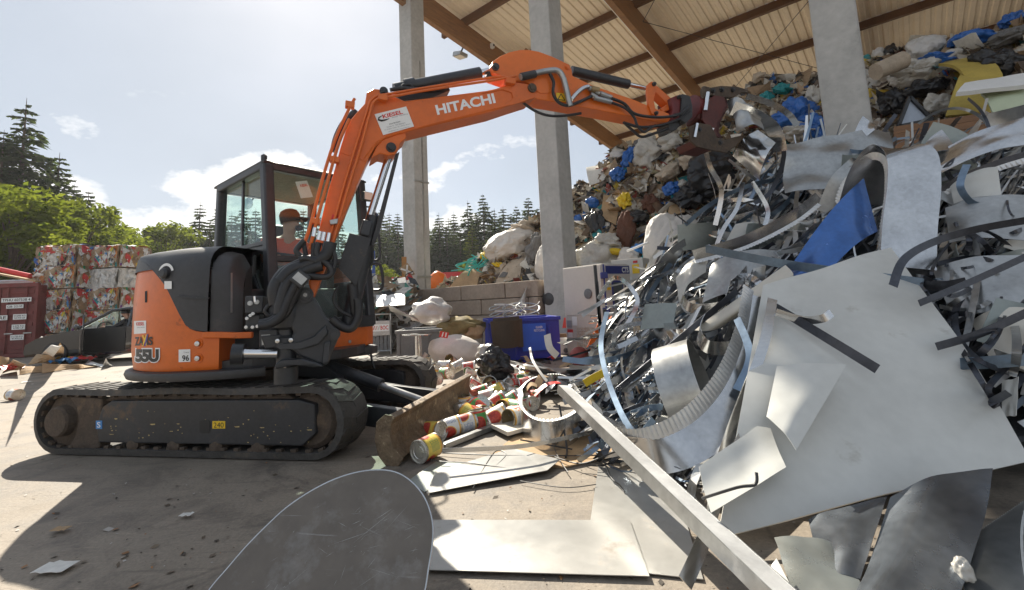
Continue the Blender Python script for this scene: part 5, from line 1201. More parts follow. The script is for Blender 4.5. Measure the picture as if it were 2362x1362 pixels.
# ---- cans
M['tin'] = mat('tin_plate', (.62, .60, .55), .3, .9, var=.12, vs=8, dirt=((.30, .22, .14), 9, -.02))
M['tin_in'] = mat('gold_lacquer_tin', (.42, .35, .22), .4, .85, var=.2, vs=8, dirt=((.1, .06, .03), 8, .1))
def label_mat(name, base, a, bcol, band):
    mt = bpy.data.materials.new(name); mt.use_nodes = True; nt = mt.node_tree; b = nt.nodes['Principled BSDF']; b.inputs['Roughness'].default_value = .42
    tc = N(nt, 'ShaderNodeTexCoord'); sp_ = N(nt, 'ShaderNodeSeparateXYZ'); L(nt, tc.outputs['Object'], sp_.inputs[0])
    an = math_n(nt, 'ARCTAN2', sp_.outputs[1], sp_.outputs[0]); z = sp_.outputs[2]
    # big oval picture of the fruit twice round the can
    u = math_n(nt, 'SUBTRACT', math_n(nt, 'FRACT', math_n(nt, 'ADD', math_n(nt, 'MULTIPLY', an, .318), .5)), .5)
    d = math_n(nt, 'SQRT', math_n(nt, 'ADD', math_n(nt, 'POWER', math_n(nt, 'MULTIPLY', u, 4.2), 2.0), math_n(nt, 'POWER', math_n(nt, 'MULTIPLY', math_n(nt, 'SUBTRACT', z, .055), 17.0), 2.0)))
    c = mixc(nt, ramp(nt, z, [(0, 0), (1, 0)]), base, base)
    c = mixc(nt, math_n(nt, 'LESS_THAN', d, 1.12), c, band)
    n = N(nt, 'ShaderNodeTexNoise', i_Scale=40, i_Detail=3); L(nt, tc.outputs['Object'], n.inputs['Vector'])
    c = mixc(nt, math_n(nt, 'LESS_THAN', d, .98), c, ramp(nt, n.outputs[0], [(.35, tuple(q * .5 for q in a)), (.6, a)]))
    # small print blocks beside the picture
    br = N(nt, 'ShaderNodeTexBrick', i_Scale=1.0); br.offset = .3
    br.inputs['Brick Width'].default_value = .10; br.inputs['Row Height'].default_value = .012; br.inputs['Mortar Size'].default_value = .004
    cb = N(nt, 'ShaderNodeCombineXYZ'); L(nt, math_n(nt, 'MULTIPLY', an, .08), cb.inputs[0]); L(nt, z, cb.inputs[1]); L(nt, cb.outputs[0], br.inputs['Vector'])
    side = math_n(nt, 'MULTIPLY', math_n(nt, 'GREATER_THAN', math_n(nt, 'ABSOLUTE', u), .33), math_n(nt, 'MULTIPLY', math_n(nt, 'GREATER_THAN', z, .05), math_n(nt, 'LESS_THAN', z, .13)))
    c = mixc(nt, math_n(nt, 'MULTIPLY', side, math_n(nt, 'SUBTRACT', 1.0, br.outputs['Fac'])), c, bcol)
    c = mixc(nt, math_n(nt, 'GREATER_THAN', z, .148), c, band)
    c = mixc(nt, ramp(nt, n.outputs[0], [(.55, 0), (.75, .35)]), c, (.25, .18, .1))
    L(nt, c, b.inputs['Base Color']); return mt
LAB = {'white': label_mat('label_white_tomato', (.75, .73, .68), (.55, .05, .03), (.08, .16, .4), (.75, .42, .1)),
       'yellow': label_mat('label_yellow', (.72, .55, .10), (.6, .06, .05), (.1, .3, .12), (.7, .35, .05)),
       'green': label_mat('label_green', (.06, .28, .07), (.5, .05, .03), (.6, .6, .55), (.55, .04, .03)),
       'red': label_mat('label_red', (.5, .05, .04), (.08, .26, .08), (.7, .68, .6), (.75, .72, .66)),
       'orange': label_mat('label_orange', (.7, .36, .14), (.62, .2, .06), (.6, .05, .03), (.7, .68, .62)),
       'steel': M['tin'], 'pink': label_mat('label_pink_white', (.70, .60, .55), (.58, .12, .05), (.5, .06, .05), (.72, .68, .6))}
def ring_lid(mb, z, s, r=.0775):
    return mb.lathe((0, 0, z), (0, 0, s), [(r + .002, -.004), (r + .003, .003), (r - .002, .004), (r - .004, -.004), (r - .014, -.004), (r - .017, -.001), (r - .026, -.001), (r - .029, -.005), (r - .042, -.005), (r - .045, -.002), (0, -.002)], 28)
def can_proto(kind, opened, h=.175):
    o = empty('food_can'); r = .0775
    mb = MB(); ring_lid(mb, 0.0, -1); mb.build('bottom_lid', M['tin'], o, local=True, smooth=35)
    mb = MB()
    if kind == 'steel': prof = [(r, .003)] + [q for k in range(9) for q in ((r, .03 + k * .013), (r - .0025, .0365 + k * .013))] + [(r, h - .003)]
    else: prof = [(r, .003), (r, h - .003)]
    if opened: prof += [(r + .002, h), (r - .003, h), (r - .004, .012), (0, .01)]
    mb.lathe((0, 0, 0), (0, 0, 1), prof, 28)
    mb.build('can_wall', M['tin'] if not opened else [M['tin']], o, local=True, smooth=35)
    if opened:
        mb = MB(); mb.lathe((0, 0, 0), (0, 0, 1), [(r - .0045, h - .004), (r - .005, .014), (0, .013)], 24); mb.build('can_inside', M['tin_in'], o, local=True, smooth=35)
    else:
        mb = MB(); ring_lid(mb, h, 1); mb.build('top_lid', M['tin'], o, local=True, smooth=35)
    if kind != 'steel':
        mb = MB(); mb.lathe((0, 0, 0), (0, 0, 1), [(r + .0012, .012), (r + .0018, .016), (r + .0018, h - .016), (r + .0012, h - .012)], 32); mb.build('paper_label', LAB[kind], o, local=True, smooth=35)
    return o
CANP = {}
def put_can(x, y, Y, axis, kind, opened, label, roll=0.0, s=1.0, ground=False, h0=None):
    key = (kind, opened)
    if key in CANP: o = copy_tree(CANP[key])
    else: o = CANP[key] = can_proto(kind, opened)
    a = V(axis).normalized(); zt = .08 * s + min(.17, max(0, (925 - y) / 100 * .2)) * (0 if a.z > .9 and y > 900 or y > 920 or x < 100 or kind == 'steel' and a.z > .95 else 1)
    if a.z > .9: zt = max(zt, .09)
    c = G(x, y, zt) if Y else P(x, y, 5)
    xx, yy, _ = frame(a); rot = Matrix((xx, yy, a)).transposed() @ Matrix.Rotation(roll, 3, 'Z')
    base = c - a * .0875 * s
    if ground and abs(a.z) > .7: base.z = 0.0
    o.location = base; o.rotation_euler = rot.to_euler(); o.scale = (s, s, s)
    tag(o, label, 'tin can', 'empty food tins by the dozer blade'); return o
FL = V((-.45, -.85, 0)); RF = V((.75, -.6, .05)); LFT = V((-.95, -.2, 0)); RTC = V((.95, .25, 0)); UPV = V((0, 0, 1)); TOC = V((.1, -.97, .15))
cans = [(985, 1034, 3.42, -FL, 'yellow', 0, 'nearest yellow tin lying with its lid towards us beside the blade corner', 1.2, 1.05), (1000, 995, 3.62, (.8, -.55, .1), 'yellow', 0, 'tin with dented yellow side lying behind the nearest one', 2.6, 1),
 (1037, 986, 3.72, (.8, .45, .12), 'white', 0, 'white tin lying in front of the white and red one by the channel', .4, 1), (1074, 976, 3.78, (.85, .4, .1), 'white', 0, 'white tin with red fruit picture lying behind the channel', 1.9, 1),
 (1002, 952, 4.1, (.1, -.97, .1), 'pink', 0, 'tin showing its dull lid leaning on the blade', 0, 1), (1034, 936, 4.3, (-.35, -.85, .25), 'green', 1, 'green tin with open dark mouth behind the blade', 1, 1),
 (1068, 932, 4.3, (.05, 0, 1), 'white', 1, 'upright opened white tin', 1.5, 1), (1110, 936, 4.4, (.15, -.9, .45), 'steel', 0, 'tin showing a pale blue round lid', 0, 1),
 (1103, 968, 4.0, (-.1, .1, 1), 'green', 1, 'upright green tin with dark opening', .2, 1), (1145, 961, 4.0, (.85, .3, .35), 'white', 0, 'white tin lying next to the opened one on the tray', 2.8, 1.08),
 (1190, 964, 3.95, (-.72, -.66, .05), 'white', 1, 'white tin with its open mouth towards us on the tray', 1.4, 1.12), (1176, 925, 4.3, (.8, .2, .4), 'green', 0, 'green tin with red band tilted beside the ring frame', .5, 1),
 (1145, 928, 4.5, (.75, .5, .3), 'green', 0, 'pale green tin behind the lid', 2.2, 1), (1144, 903, 4.8, (.8, .3, .3), 'yellow', 0, 'crushed yellow and red tin in the middle of the heap', .8, 1),
 (1108, 906, 4.8, (.85, .2, .2), 'green', 0, 'green tin with red rim in the heap middle', 1.7, 1), (1052, 905, 4.7, (.93, .25, .05), 'white', 0, 'long white tin lying along the blade top', 3.0, 1.1),
 (1132, 886, 5.0, (-.1, -.95, .25), 'steel', 1, 'opened tin with large dark mouth facing us', 0, 1.1), (1118, 866, 5.2, (-.2, -.7, .6), 'steel', 1, 'opened tin leaning back above another open one', 0, 1.05),
 (1160, 876, 5.2, (.1, -.95, .3), 'steel', 0, 'tin with silver round lid in front of the dark film', 0, 1), (1157, 858, 5.4, (-.3, -.5, .8), 'white', 0, 'white tin leaning behind the silver lid', 1.0, 1),
 (1190, 877, 5.2, (-.85, -.5, .05), 'red', 0, 'red tin lying with an orange lid', .5, .95), (1086, 868, 5.2, (.2, .2, .95), 'pink', 0, 'crumpled white and red tin standing above the orange one', .5, 1),
 (1079, 884, 5.1, (.8, -.4, .1), 'orange', 0, 'orange tin lying low in the heap', .5, 1), (1026, 844, 5.7, (.95, -.2, .02), 'steel', 0, 'shiny bare tin lying on its side', 0, 1),
 (1056, 845, 5.7, (.75, .5, .3), 'steel', 0, 'shiny bare tin tilted against its neighbour', 0, 1), (1040, 831, 6.0, (-.2, -.9, .35), 'steel', 1, 'bare tin with dark round mouth near the white sack', 0, 1),
 (1050, 824, 6.3, (0, 0, 1), 'steel', 0, 'left of two bare tins standing before the white sack', 0, 1.1), (1081, 824, 6.3, (0, 0, 1), 'steel', 0, 'right of two bare tins standing before the white sack', 0, 1.1),
 (948, 834, 6.4, (0, 0, 1), 'steel', 0, 'bare tin standing at the far left behind the track', 0, 1), (985, 836, 6.3, (0, 0, 1), 'steel', 1, 'open bare tin standing right of the metal post', 0, 1),
 (1003, 832, 6.5, (0, 0, 1), 'steel', 1, 'open bare tin standing in the middle of the row', 0, 1), (1018, 829, 6.6, (0, 0, 1), 'steel', 0, 'bare tin standing at the row end', 0, 1), (925, 836, 6.5, (0, 0, 1), 'steel', 1, 'pale bare tin standing behind the rear track end', 0, 1),
 (1003, 858, 5.4, (.4, -.3, .85), 'yellow', 0, 'yellow topped tin above the blade', .5, 1), (1000, 876, 5.2, (.75, -.5, .2), 'red', 0, 'red and white tin lying behind the blade', 1.4, 1.05),
 (1030, 862, 5.3, (.7, -.7, .1), 'green', 0, 'pale green tin with lid showing behind the blade end', .5, 1), (980, 885, 5.0, (.6, .4, .5), 'green', 0, 'green and red tin by the far track', 2, 1),
 (961, 893, 4.9, (-.2, -.9, .2), 'pink', 0, 'tin with dull lid lying beside the far track', 0, .95), (1082, 848, 5.6, (.9, .1, .1), 'red', 0, 'red and green tin at the back of the heap', .5, 1),
 (1374, 908, 4.3, (-.2, .3, .93), 'white', 0, 'white tin with red fruit caught in the metal strips', 1.4, .95), (1095, 890, 5.0, (.5, .2, .8), 'red', 0, 'crushed red tin between two green tins', 1, .9),
 (1068, 900, 4.8, (.3, -.9, .2), 'green', 1, 'open green tin half buried in the heap', 0, 1), (1125, 915, 4.6, (.9, -.1, .2), 'pink', 0, 'pink and white tin below the yellow one', 1, .95), (1210, 885, 5.0, (.9, .2, .1), 'red', 0, 'red tin lying beside the ring frame', 1, .9)]
for x, y, Y, ax, kd, op, lb, rl, s in cans: put_can(x, y, Y, ax, kd, op, lb, rl, s)
rr = random.Random(15)
for i in range(64):
    x = rr.uniform(960, 1225); y = rr.uniform(838, 945); kd = rr.choice(('white', 'green', 'red', 'pink', 'steel', 'yellow')); ax = V((rr.uniform(-1, 1), rr.uniform(-1, 1), rr.uniform(-.2, .3)))
    if x < 1065 - (y - 865) * 1.25 + 25: continue
    o = put_can(x, y + 12, 1, ax, kd, rr.random() < .3, {'steel': 'bare'}.get(kd, kd) + ' tin lying half buried low in the tin heap', rr.random() * 6, .95)
    o.location.z = max(.05, o.location.z * rr.uniform(.5, .95)); o['group'] = 'half buried tins'
o = put_can(34, 911, G(34, 922).y, (-.95, .3, 0), 'white', 0, 'lone dented tin lying on the open yard at the left', 2, 1.05); o['group'] = 'empty food tins by the dozer blade'

# ---- blue pallet box
M['blueplastic'] = mat('blue_plastic', (.022, .04, .36), .4, var=.15, vs=3); M['bluelight'] = mat('blue_label_panel', (.03, .12, .62), .4, var=.1)
M['greyplastic'] = mat('grey_plastic', (.15, .155, .16), .5, var=.2, vs=3, dirt=((.22, .2, .17), 3, .05))
def open_box(name, f, rot, sx, sy, h, mt_, parent, wall=.04, feet=True):
    for nm, c, s in (('front_wall', (0, -sy / 2, h / 2 + .06), (sx, wall, h)), ('back_wall', (0, sy / 2, h / 2 + .06), (sx, wall, h)), ('side_wall', (-sx / 2 + wall / 2, 0, h / 2 + .058), (wall, sy - wall - .004, h - .004)), ('side_wall', (sx / 2 - wall / 2, 0, h / 2 + .058), (wall, sy - wall - .004, h - .004)), ('floor', (0, 0, .1), (sx - 2 * wall - .004, sy - wall - .004, .04))):
        mb = MB(); mb.box(f(*c), s, rot); mb.build(nm, mt_, parent, bevel=.008)
    mb = MB()
    for c, s in (((0, -sy / 2 - .02, h + .05), (sx + .06, .05, .07)), ((0, sy / 2 + .02, h + .05), (sx + .06, .05, .07)), ((-sx / 2 - .012, 0, h + .048), (.04, sy - .02, .066)), ((sx / 2 + .012, 0, h + .048), (.04, sy - .02, .066))): mb.box(f(*c), s, rot)
    mb.build('rim', mt_, parent, bevel=.008)
    if feet:
        for x in (-sx * .4, 0, sx * .4):
            mb = MB(); mb.box(f(x, 0, .05), (.12, sy * .95, .1), rot); mb.build('runner', mt_, parent, bevel=.01)
p = Z2(G(1205, 838)); f, rot = fr_(p + V((0, .55, 0)), (1, .16))
bb = empty('blue_pallet_box', p, 'big blue plastic pallet box standing beside the second pillar', 'pallet box'); open_box('x', f, rot, 1.32, 1.0, .74, M['blueplastic'], bb)
for x in (-.5, -.18, .15, .46):
    mb = MB(); mb.box(f(x, -.535, .36), (.05, .03, .6), rot); mb.build('wall_rib', M['blueplastic'], bb, bevel=.008)
mb = MB(); mb.box(f(.16, -.556, .46), (.46, .012, .5), rot); lp = mb.build('label_panel', M['bluelight'], bb, bevel=.004)
flat_text('GLASER\nRECYCLING', f, .16, .36, .56, .66, -.5635, M['sticker'], lp, .01)
ty = empty('brown_tray', f(-.36, -.62, .25), 'dirty brown plastic tray hanging over the front of the blue box', 'tray')
mb = MB(); mb.patch(lambda u, v: f(-.62 + .48 * u + .03 * (1 - v), -.66 - .05 * math.sin(math.pi * u) - .05 * v, .30 + .50 * v - .06 * (1 - v) * abs(2 * u - 1) ** 3 * -1), 8, 6, .02); mb.build('tray_floor', mat('brown_black_plastic', (.06, .045, .03), .6, var=.3), ty, smooth=50)
for a, e in (((-.62, -.7, .80), (-.13, -.7, .82)), ((-.62, -.7, .80), (-.58, -.66, .30)), ((-.13, -.7, .82), (-.12, -.66, .30))):
    mb = MB(); mb.beam(f(*a), f(*e), .10, .03, rot @ V((0, 1, 0))); mb.build('tray_rim', MATS['brown_black_plastic'], ty, bevel=.008)
# cable coils in the blue box
rr = random.Random(4)
for i in range(5):
    c = f(-.45 + .16 * i, .0 + rr.uniform(-.1, .2), .84 + .03 * rr.random()); rad = rr.uniform(.14, .22); nx = V((rr.uniform(-.4, .4), rr.uniform(-.4, .4), 1)); x_, y_, _ = frame(nx)
    mb = MB(); mb.tube([c + (x_ * math.cos(a * .5) + y_ * math.sin(a * .5)) * rad * rr.uniform(.93, 1.07) + ZU * .01 * a for a in range(26)], .012, 5)
    tag(mb.build('cable_coil', M['paper'] if i % 2 else M['galv_dull'], smooth=50), 'loose pale cable coil lying on top of the blue box', 'cable coil', 'cable coils in the blue box')
mb = MB(); mb.beam(P(1100, 742, 10.2), P(1238, 732, 10.0), .05, .12); tag(mb.build('steel_channel', M['galv_dull']), 'grey metal channel lying behind the blue box', 'channel')
# grey pallet box and cage with sign
p = Z2(G(985, 832)); f, rot = fr_(p + V((0, .5, 0)), (1, .05))
gb = empty('grey_pallet_box', p, 'grey ribbed plastic pallet box behind the metal post', 'pallet box'); open_box('x', f, rot, 1.3, .95, .56, M['greyplastic'], gb)
for x in (-.6, -.3, 0, .3, .6):
    mb = MB(); mb.box(f(x, -.505, .34), (.06, .03, .5), rot); mb.build('wall_rib', M['greyplastic'], gb, bevel=.008)
p = Z2(G(876, 818)); f, rot = fr_(p, (1, .03))
cg = empty('gas_bottle_cage', p, 'galvanised cage with white and red sign plate beside the excavator cab', 'cage')
mb = MB()
for z in (.06, .66, .72): pass
for a, e in (((-.28, 0, 0), (-.28, 0, .98)), ((.28, 0, 0), (.28, 0, .98)), ((-.28, .7, 0), (-.28, .7, .98)), ((.28, .7, 0), (.28, .7, .98)), ((-.28, 0, .98), (.28, 0, .98)), ((-.28, .7, .98), (.28, .7, .98)), ((-.28, 0, .98), (-.28, .7, .98)), ((.28, 0, .98), (.28, .7, .98)), ((-.28, 0, .08), (.28, 0, .08))):
    mb = MB(); mb.tube([f(*a), f(*e)], .02, 8); mb.build('cage_bar', M['galv_dull'], cg, smooth=40)
mb = MB(); mb.box(f(0, -.03, .64), (.54, .02, .36), rot); mb.build('sign_frame', M['galv_dull'], cg, bevel=.004)
mb = MB(); mb.box(f(0, -.045, .65), (.5, .008, .17), rot); sg = mb.build('sign_plate', M['sticker'], cg)
flat_text('BOC', f, .04, .23, .60, .70, -.0505, M['red_print'], sg, .02)
for k, c in enumerate((.55, .62, .7, .76)):
    x = -.22 + .06 * k; mb = MB(); mb.add([f(x, -.0502, .60), f(x + .035, -.0502, .60), f(x + .075, -.0502, .70), f(x + .04, -.0502, .70)], [(0, 1, 2, 3)]); mb.build('sign_stripe', mat('stripe_%d' % k, (.6, .06 + .17 * k, .05 + .16 * k), .5, var=.03), sg)
for k in range(6):
    mb = MB(); mb.box(f(-.235 + .094 * k, .01, .28), (.075, .02, .40), rot); mb.build('slat', M['greyplastic'], cg, bevel=.004)

# ---- white sack with red print, film bundle, tipped tray, brown paper
def blob(name, c, size, seed, mt_, label, cat, rot=None, rough=.25, n=4, freq=1.6, group=None, floor=None):
    bm = bmesh.new(); bmesh.ops.create_icosphere(bm, subdivisions=n, radius=1.0); mb = MB(); vs = []
    for v in bm.verts:
        q = v.co.copy(); d = noise.noise(q * freq + V((seed * 3.1, seed, 0))); d2 = noise.ridged_multi_fractal(q * freq * 1.5 + V((seed, 0, seed * 1.7)), .9, 2.1, 4, 1.0, 2.0) - 1.0
        wq = q + .35 * V((noise.noise(q * 1.3 + V((seed, 5, 0))), noise.noise(q * 1.3 + V((9, seed, 0))), noise.noise(q * 1.3 + V((3, 0, seed)))))
        d3 = abs(noise.noise(V((wq.x * 7, wq.y * 3 + seed, wq.z * 3)))) + .6 * abs(noise.noise(V((wq.x * 4, wq.y * 13, wq.z * 9 + seed)))) 
        q *= 1 + rough * d * 1.15 + rough * .26 * d2 - (.05 + rough * .22) * d3
        q = V((q.x * size[0], q.y * size[1], q.z * size[2]))
        if rot is not None: q = rot @ q
        q = q + V(c)
        if floor is not None: q.z = max(q.z, floor)
        vs.append(q)
    mb.add(vs, [[v.index for v in fc.verts] for fc in bm.faces]); bm.free()
    return tag(mb.build(name, mt_, smooth=75), label, cat, group)
M['film'] = mat('white_film', (.62, .60, .57), .35, var=.12, vs=4, bump=.35, bs=7, trans=.15)
M['sackcloth'] = mat('white_woven_sack', (.62, .58, .53), .65, var=.1, vs=3, bump=.3, bs=6)
c = P(1050, 796, 8.4); c.z = .3
sk = blob('white_sack', c, (.52, .34, .31), 2, M['sackcloth'], 'bulging white sack with red square print lying before the blue box', 'sack', Matrix.Rotation(R(-10), 3, 'Z') @ Matrix.Rotation(R(8), 3, 'Y'), .12, 4, 1.2, floor=0.0)
q = [P(x, y, 8.02) for x, y in ((1012, 778), (1032, 781), (1036, 768), (1016, 764))]
mb = MB(); mb.add(q, [(0, 1, 2, 3)]); pr = mb.build('sack_print', M['red_print'], sk)
mb = MB(); mb.add([P(x, y, 8.01) for x, y in ((1018, 777), (1021, 777), (1024, 767), (1021, 767))], [(0, 1, 2, 3)]); mb.add([P(x, y, 8.01) for x, y in ((1026, 778), (1029, 778), (1031, 768), (1028, 768))], [(0, 1, 2, 3)]); mb.build('print_mark', M['sticker'], pr)
mb = MB(); mb.tube([c + V((-.5, -.05, 0)), c + V((-.58, -.08, -.1)), c + V((-.6, -.1, -.2))], [.05, .02, .008], 6); mb.build('sack_knot', M['sackcloth'], sk, smooth=60)
blob('plastic_film_bundle', P(995, 720, 9.0), (.40, .3, .26), 5, M['film'], 'bundle of clear white film heaped on the grey pallet box', 'plastic film', None, .3, 4)
mb = MB(); mb.patch(lambda u, v: P(895 + 78 * u + 6 * v, 702 + 42 * u + 16 * v * (1 - u), 8.9 + .5 * v), 4, 3, .012); tag(mb.build('metal_tray', M['galv_dull']), 'tipped grey metal tray standing on the grey pallet box', 'tray')
mb = MB(); mb.patch(lambda u, v: P(868 + 66 * u, 682 + 26 * v - 4 * u, 12.0 - .6 * v), 4, 4, .02); tag(mb.build('white_tub', M['sticker']), 'white tipped tub in the heap behind the grey box', 'tub')
blob('brown_paper', P(1062, 752, 8.9), (.42, .25, .16), 9, mat('olive_paper', (.22, .17, .07), .8, var=.3, bump=.2), 'crumpled olive brown paper in the grey pallet box', 'paper', None, .5, 3, 2.2)
blob('cardboard_lump', P(1095, 765, 8.8), (.2, .15, .14), 19, M['card'], 'folded brown cardboard next to the blue box', 'cardboard', None, .4, 3, 1.5)
# metal post with flat plate
g0 = Z2(G(967, 858)); zt = P(962, 773, g0.y).z
ps = empty('metal_post', g0, 'shiny steel post with flat round plate standing behind the tins', 'post')
mb = MB(); mb.lathe(g0, ZU, [(.06, 0), (.06, zt), (0, zt)], 20); mb.build('tube', M['alu'], ps, smooth=40)
mb = MB(); mb.lathe(g0 + V((-.02, 0, zt)), V((.03, 0, 1)), [(0, 0), (.26, .0), (.26, .012), (0, .012)], 28); mb.build('plate', M['galv'], ps, smooth=35)
# heap of small scrap in the distance, ladder frame, office huts
rr = random.Random(77); qs = []
for i in range(900):
    x = rr.uniform(855, 960); y = 690 + rr.gauss(0, 26) * (.8); Y = rr.uniform(12, 16); s = rr.uniform(.06, .3)
    c = P(x, y, Y)
    if c.z < 0 or c.z > 2.2 + .4 * math.sin(x): continue
    u = V((rr.gauss(0, 1), rr.gauss(0, 1), rr.gauss(0, 1))).normalized(); v = u.orthogonal().normalized()
    qs.append(([c + u * s, c + v * s * .5, c - u * s, c - v * s * .4], rr.choice([(.5, .5, .48), (.3, .3, .3), (.62, .6, .56), (.15, .14, .13), (.25, .17, .1), (.1, .35, .3), (.05, .06, .07)])))
for i in range(400):
    x = rr.uniform(850, 960); Y = rr.uniform(12, 16); c = Z2(P(x, 700, Y)) + V((0, 0, rr.uniform(0, 1.3))); s = rr.uniform(.1, .4)
    u = V((rr.gauss(0, 1), rr.gauss(0, 1), rr.gauss(0, .6))).normalized(); v = u.orthogonal().normalized()
    qs.append(([c + u * s, c + v * s * .5, c - u * s, c - v * s * .4], rr.choice([(.3, .3, .3), (.5, .48, .45), (.15, .14, .13), (.2, .15, .1)])))
o = flakes_mesh('scrap_heap', qs, M['flakes']); tag(o, 'distant heap of pale mixed scrap behind the cage', 'scrap heap')
M['bluesteel'] = mat('blue_steel', (.02, .07, .3), .5, var=.2)
ld = empty('blue_scaffold', Z2(P(860, 700, 20)), 'slender blue steel scaffold rising behind the cab', 'scaffold')
a0, a1 = Z2(P(846, 700, 20)), Z2(P(864, 700, 20))
for a in (a0, a1):
    mb = MB(); mb.tube([a, a + ZU * 3.6], .05, 6); mb.build('upright', M['bluesteel'], ld)
for k in range(6):
    mb = MB(); mb.tube([a0 + ZU * (.4 + .6 * k), a1 + ZU * (.4 + .6 * k)], .03, 5); mb.build('rung', M['bluesteel'], ld)
mb = MB(); mb.tube([a0 + ZU * .2, a1 + ZU * 3.3], .03, 5); mb.build('diagonal', M['bluesteel'], ld)
M['hutwall'] = mat('hut_wall', (.42, .46, .50), .5, var=.06); M['hutred'] = mat('hut_roof_red', (.5, .03, .03), .5, var=.1)
for (x0, x1, yt, Y, lb) in ((1003, 1075, 630, 34, 'grey office hut with red roof edge behind the first pillar'), (908, 960, 640, 40, 'small grey hut with red roof edge left of the first pillar')):
    a = P(x0, yt, Y); e = P(x1, yt, Y); hz = a.z; f, rot = fr_(Z2(a), (1, .05)); wd = e.x - a.x
    h = empty('office_hut', Z2(a), lb, 'hut')
    mb = MB(); mb.box(f(wd / 2, 1.5, (hz - .45) / 2), (wd, 3, hz - .45), rot); mb.build('wall', M['hutwall'], h)
    mb = MB(); mb.box(f(wd / 2, 1.5, hz - .225), (wd + .3, 3.3, .45), rot); mb.build('roof_edge', M['hutred'], h)
    mb = MB(); mb.box(f(wd * .3, -.02, hz - 1.5), (1.1, .05, 1.0), rot); wn = mb.build('window', M['sticker'], h)
    mb = MB(); mb.box(f(wd * .3, -.05, hz - 1.5), (.9, .03, .8), rot); mb.build('pane', M['glass'], wn)
    mb = MB(); mb.box(f(wd * .7, -.02, (hz - .9) / 2), (.9, .05, hz - 1.0), rot); mb.build('door', M['sticker'], h)
blob('orange_hopper', P(1010, 655, 16.2), (.35, .3, .45), 3, M['orange_hot'], 'orange rounded machine hood peeping out behind the first pillar', 'machine', None, .08, 3)

# ---- fire extinguisher with board and paper sign on the first pillar
bo = empty('wooden_board', HP(-.36, -.1, 1.6), 'narrow wooden board fixed upright on the first pillar', 'board')
mb = MB(); mb.box(P(933, 642, 14.2), (.14, .05, 1.3)); mb.build('plank', mat('orange_brown_wood', (.32, .15, .04), .6, var=.2), bo)
fe = empty('fire_extinguisher', P(945, 655, 13.75), 'red fire extinguisher hanging on the first pillar', 'extinguisher')
c = P(945, 655, 13.75); M['exred'] = mat('extinguisher_red', (.45, .015, .02), .35, var=.1)
mb = MB(); mb.lathe(c + V((0, 0, -.26)), ZU, [(0, 0), (.095, .0), (.1, .03), (.1, .44), (.07, .50), (.03, .52), (.03, .56), (0, .56)], 18); mb.build('cylinder', M['exred'], fe, smooth=40)
mb = MB(); mb.tube(spline([c + V((.0, 0, .3)), c + V((-.1, -.04, .26)), c + V((-.13, -.06, .0)), c + V((-.11, -.06, -.18))], 5), .015, 6); mb.build('hose', M['hose'], fe)
mb = MB(); mb.beam(c + V((-.02, -.02, .31)), c + V((.12, -.02, .36)), .03, .03); mb.build('handle', M['hose'], fe)
mb = MB(); mb.lathe(c + V((0, 0, -.08)), ZU, [(.102, 0), (.102, .18)], 18); mb.build('label', M['sticker'], fe, smooth=40)
si = empty('star_sign', P(937, 626, 13.85), 'tilted square sign with a pale star above the extinguisher', 'sign')
mb = MB(); q = [P(x, y, 13.85) for x, y in ((920, 619), (940, 607), (957, 633), (938, 641))]; mb.prism(q, V((0, .03, 0))); mb.build('plate', mat('sign_brown', (.3, .2, .1), .6, var=.4, vs=12), si)
mb = MB(); mid_ = sum(q, V()) / 4
for i in range(4): mb.beam(mid_ + V((0, -.01, 0)), q[i].lerp(mid_, .25) + V((0, -.01, 0)), .05, .01, (0, 1, 0))
mb.build('star', M['paper'], si)

# ---- control cabinets by the second pillar
M['cabinet'] = mat('cabinet_cream', (.60, .56, .50), .45, var=.06, vs=2, dirt=((.4, .35, .28), 3, -.1)); M['navy'] = mat('navy_print', (.03, .04, .2), .45, var=.05)
def cabinet(name, corner, da, la, lb, h, label):
    da = V((*da, 0)).normalized(); db = V((da.y, -da.x, 0)) * -1   # da: along left face away from the corner
    db = V((-da.x * 0 + da.y, -da.x, 0)); db = db if db.x > 0 else -db
    o = Z2(corner); r = empty(name, o, label, 'cabinet'); rot = Matrix((db, -da * -1, ZU)).transposed()
    def f(a, b_, z): return o + da * a + db * b_ + ZU * z
    mb = MB(); mb.prism([f(.03, .03, 0), f(la, .03, 0), f(la, lb, 0), f(.03, lb, 0)], ZU * h); mb.build('housing', M['cabinet'], r, bevel=.01)
    return r, f, da, db
cb, f, da, db = cabinet('climate_cabinet', G(1403, 828), (-.6, .8), 1.12, .78, 1.78, 'tall cream test cabinet with blue edged window beside the second pillar')
def facebox(f, nm, a0, a1, b0, b1, z0, z1, mt_, parent, bevel=.004):
    mb = MB(); mb.prism([f(a0, b0, z0), f(a1, b0, z0), f(a1, b1, z0), f(a0, b1, z0)], ZU * (z1 - z0)); return mb.build(nm, mt_, parent, bevel=bevel)
facebox(f, 'upper_side_panel', .05, 1.1, .005, .035, .80, 1.76, M['cabinet'], cb); facebox(f, 'lower_side_panel', .05, 1.1, .012, .035, .04, .79, M['cabinet'], cb)
dr = facebox(f, 'door', -.03, .035, .05, .76, .72, 1.75, M['cabinet'], cb)
facebox(f, 'name_band', -.036, -.03, .06, .75, 1.58, 1.73, M['navy'], dr, 0)
uv, fs = text_mesh('CTS', .04); mb = MB(); mb.add([f(-.04, .52 + .2 * u, 1.60 + .11 * v) for u, v in uv], fs); mb.build('lettering', M['sticker'], dr)
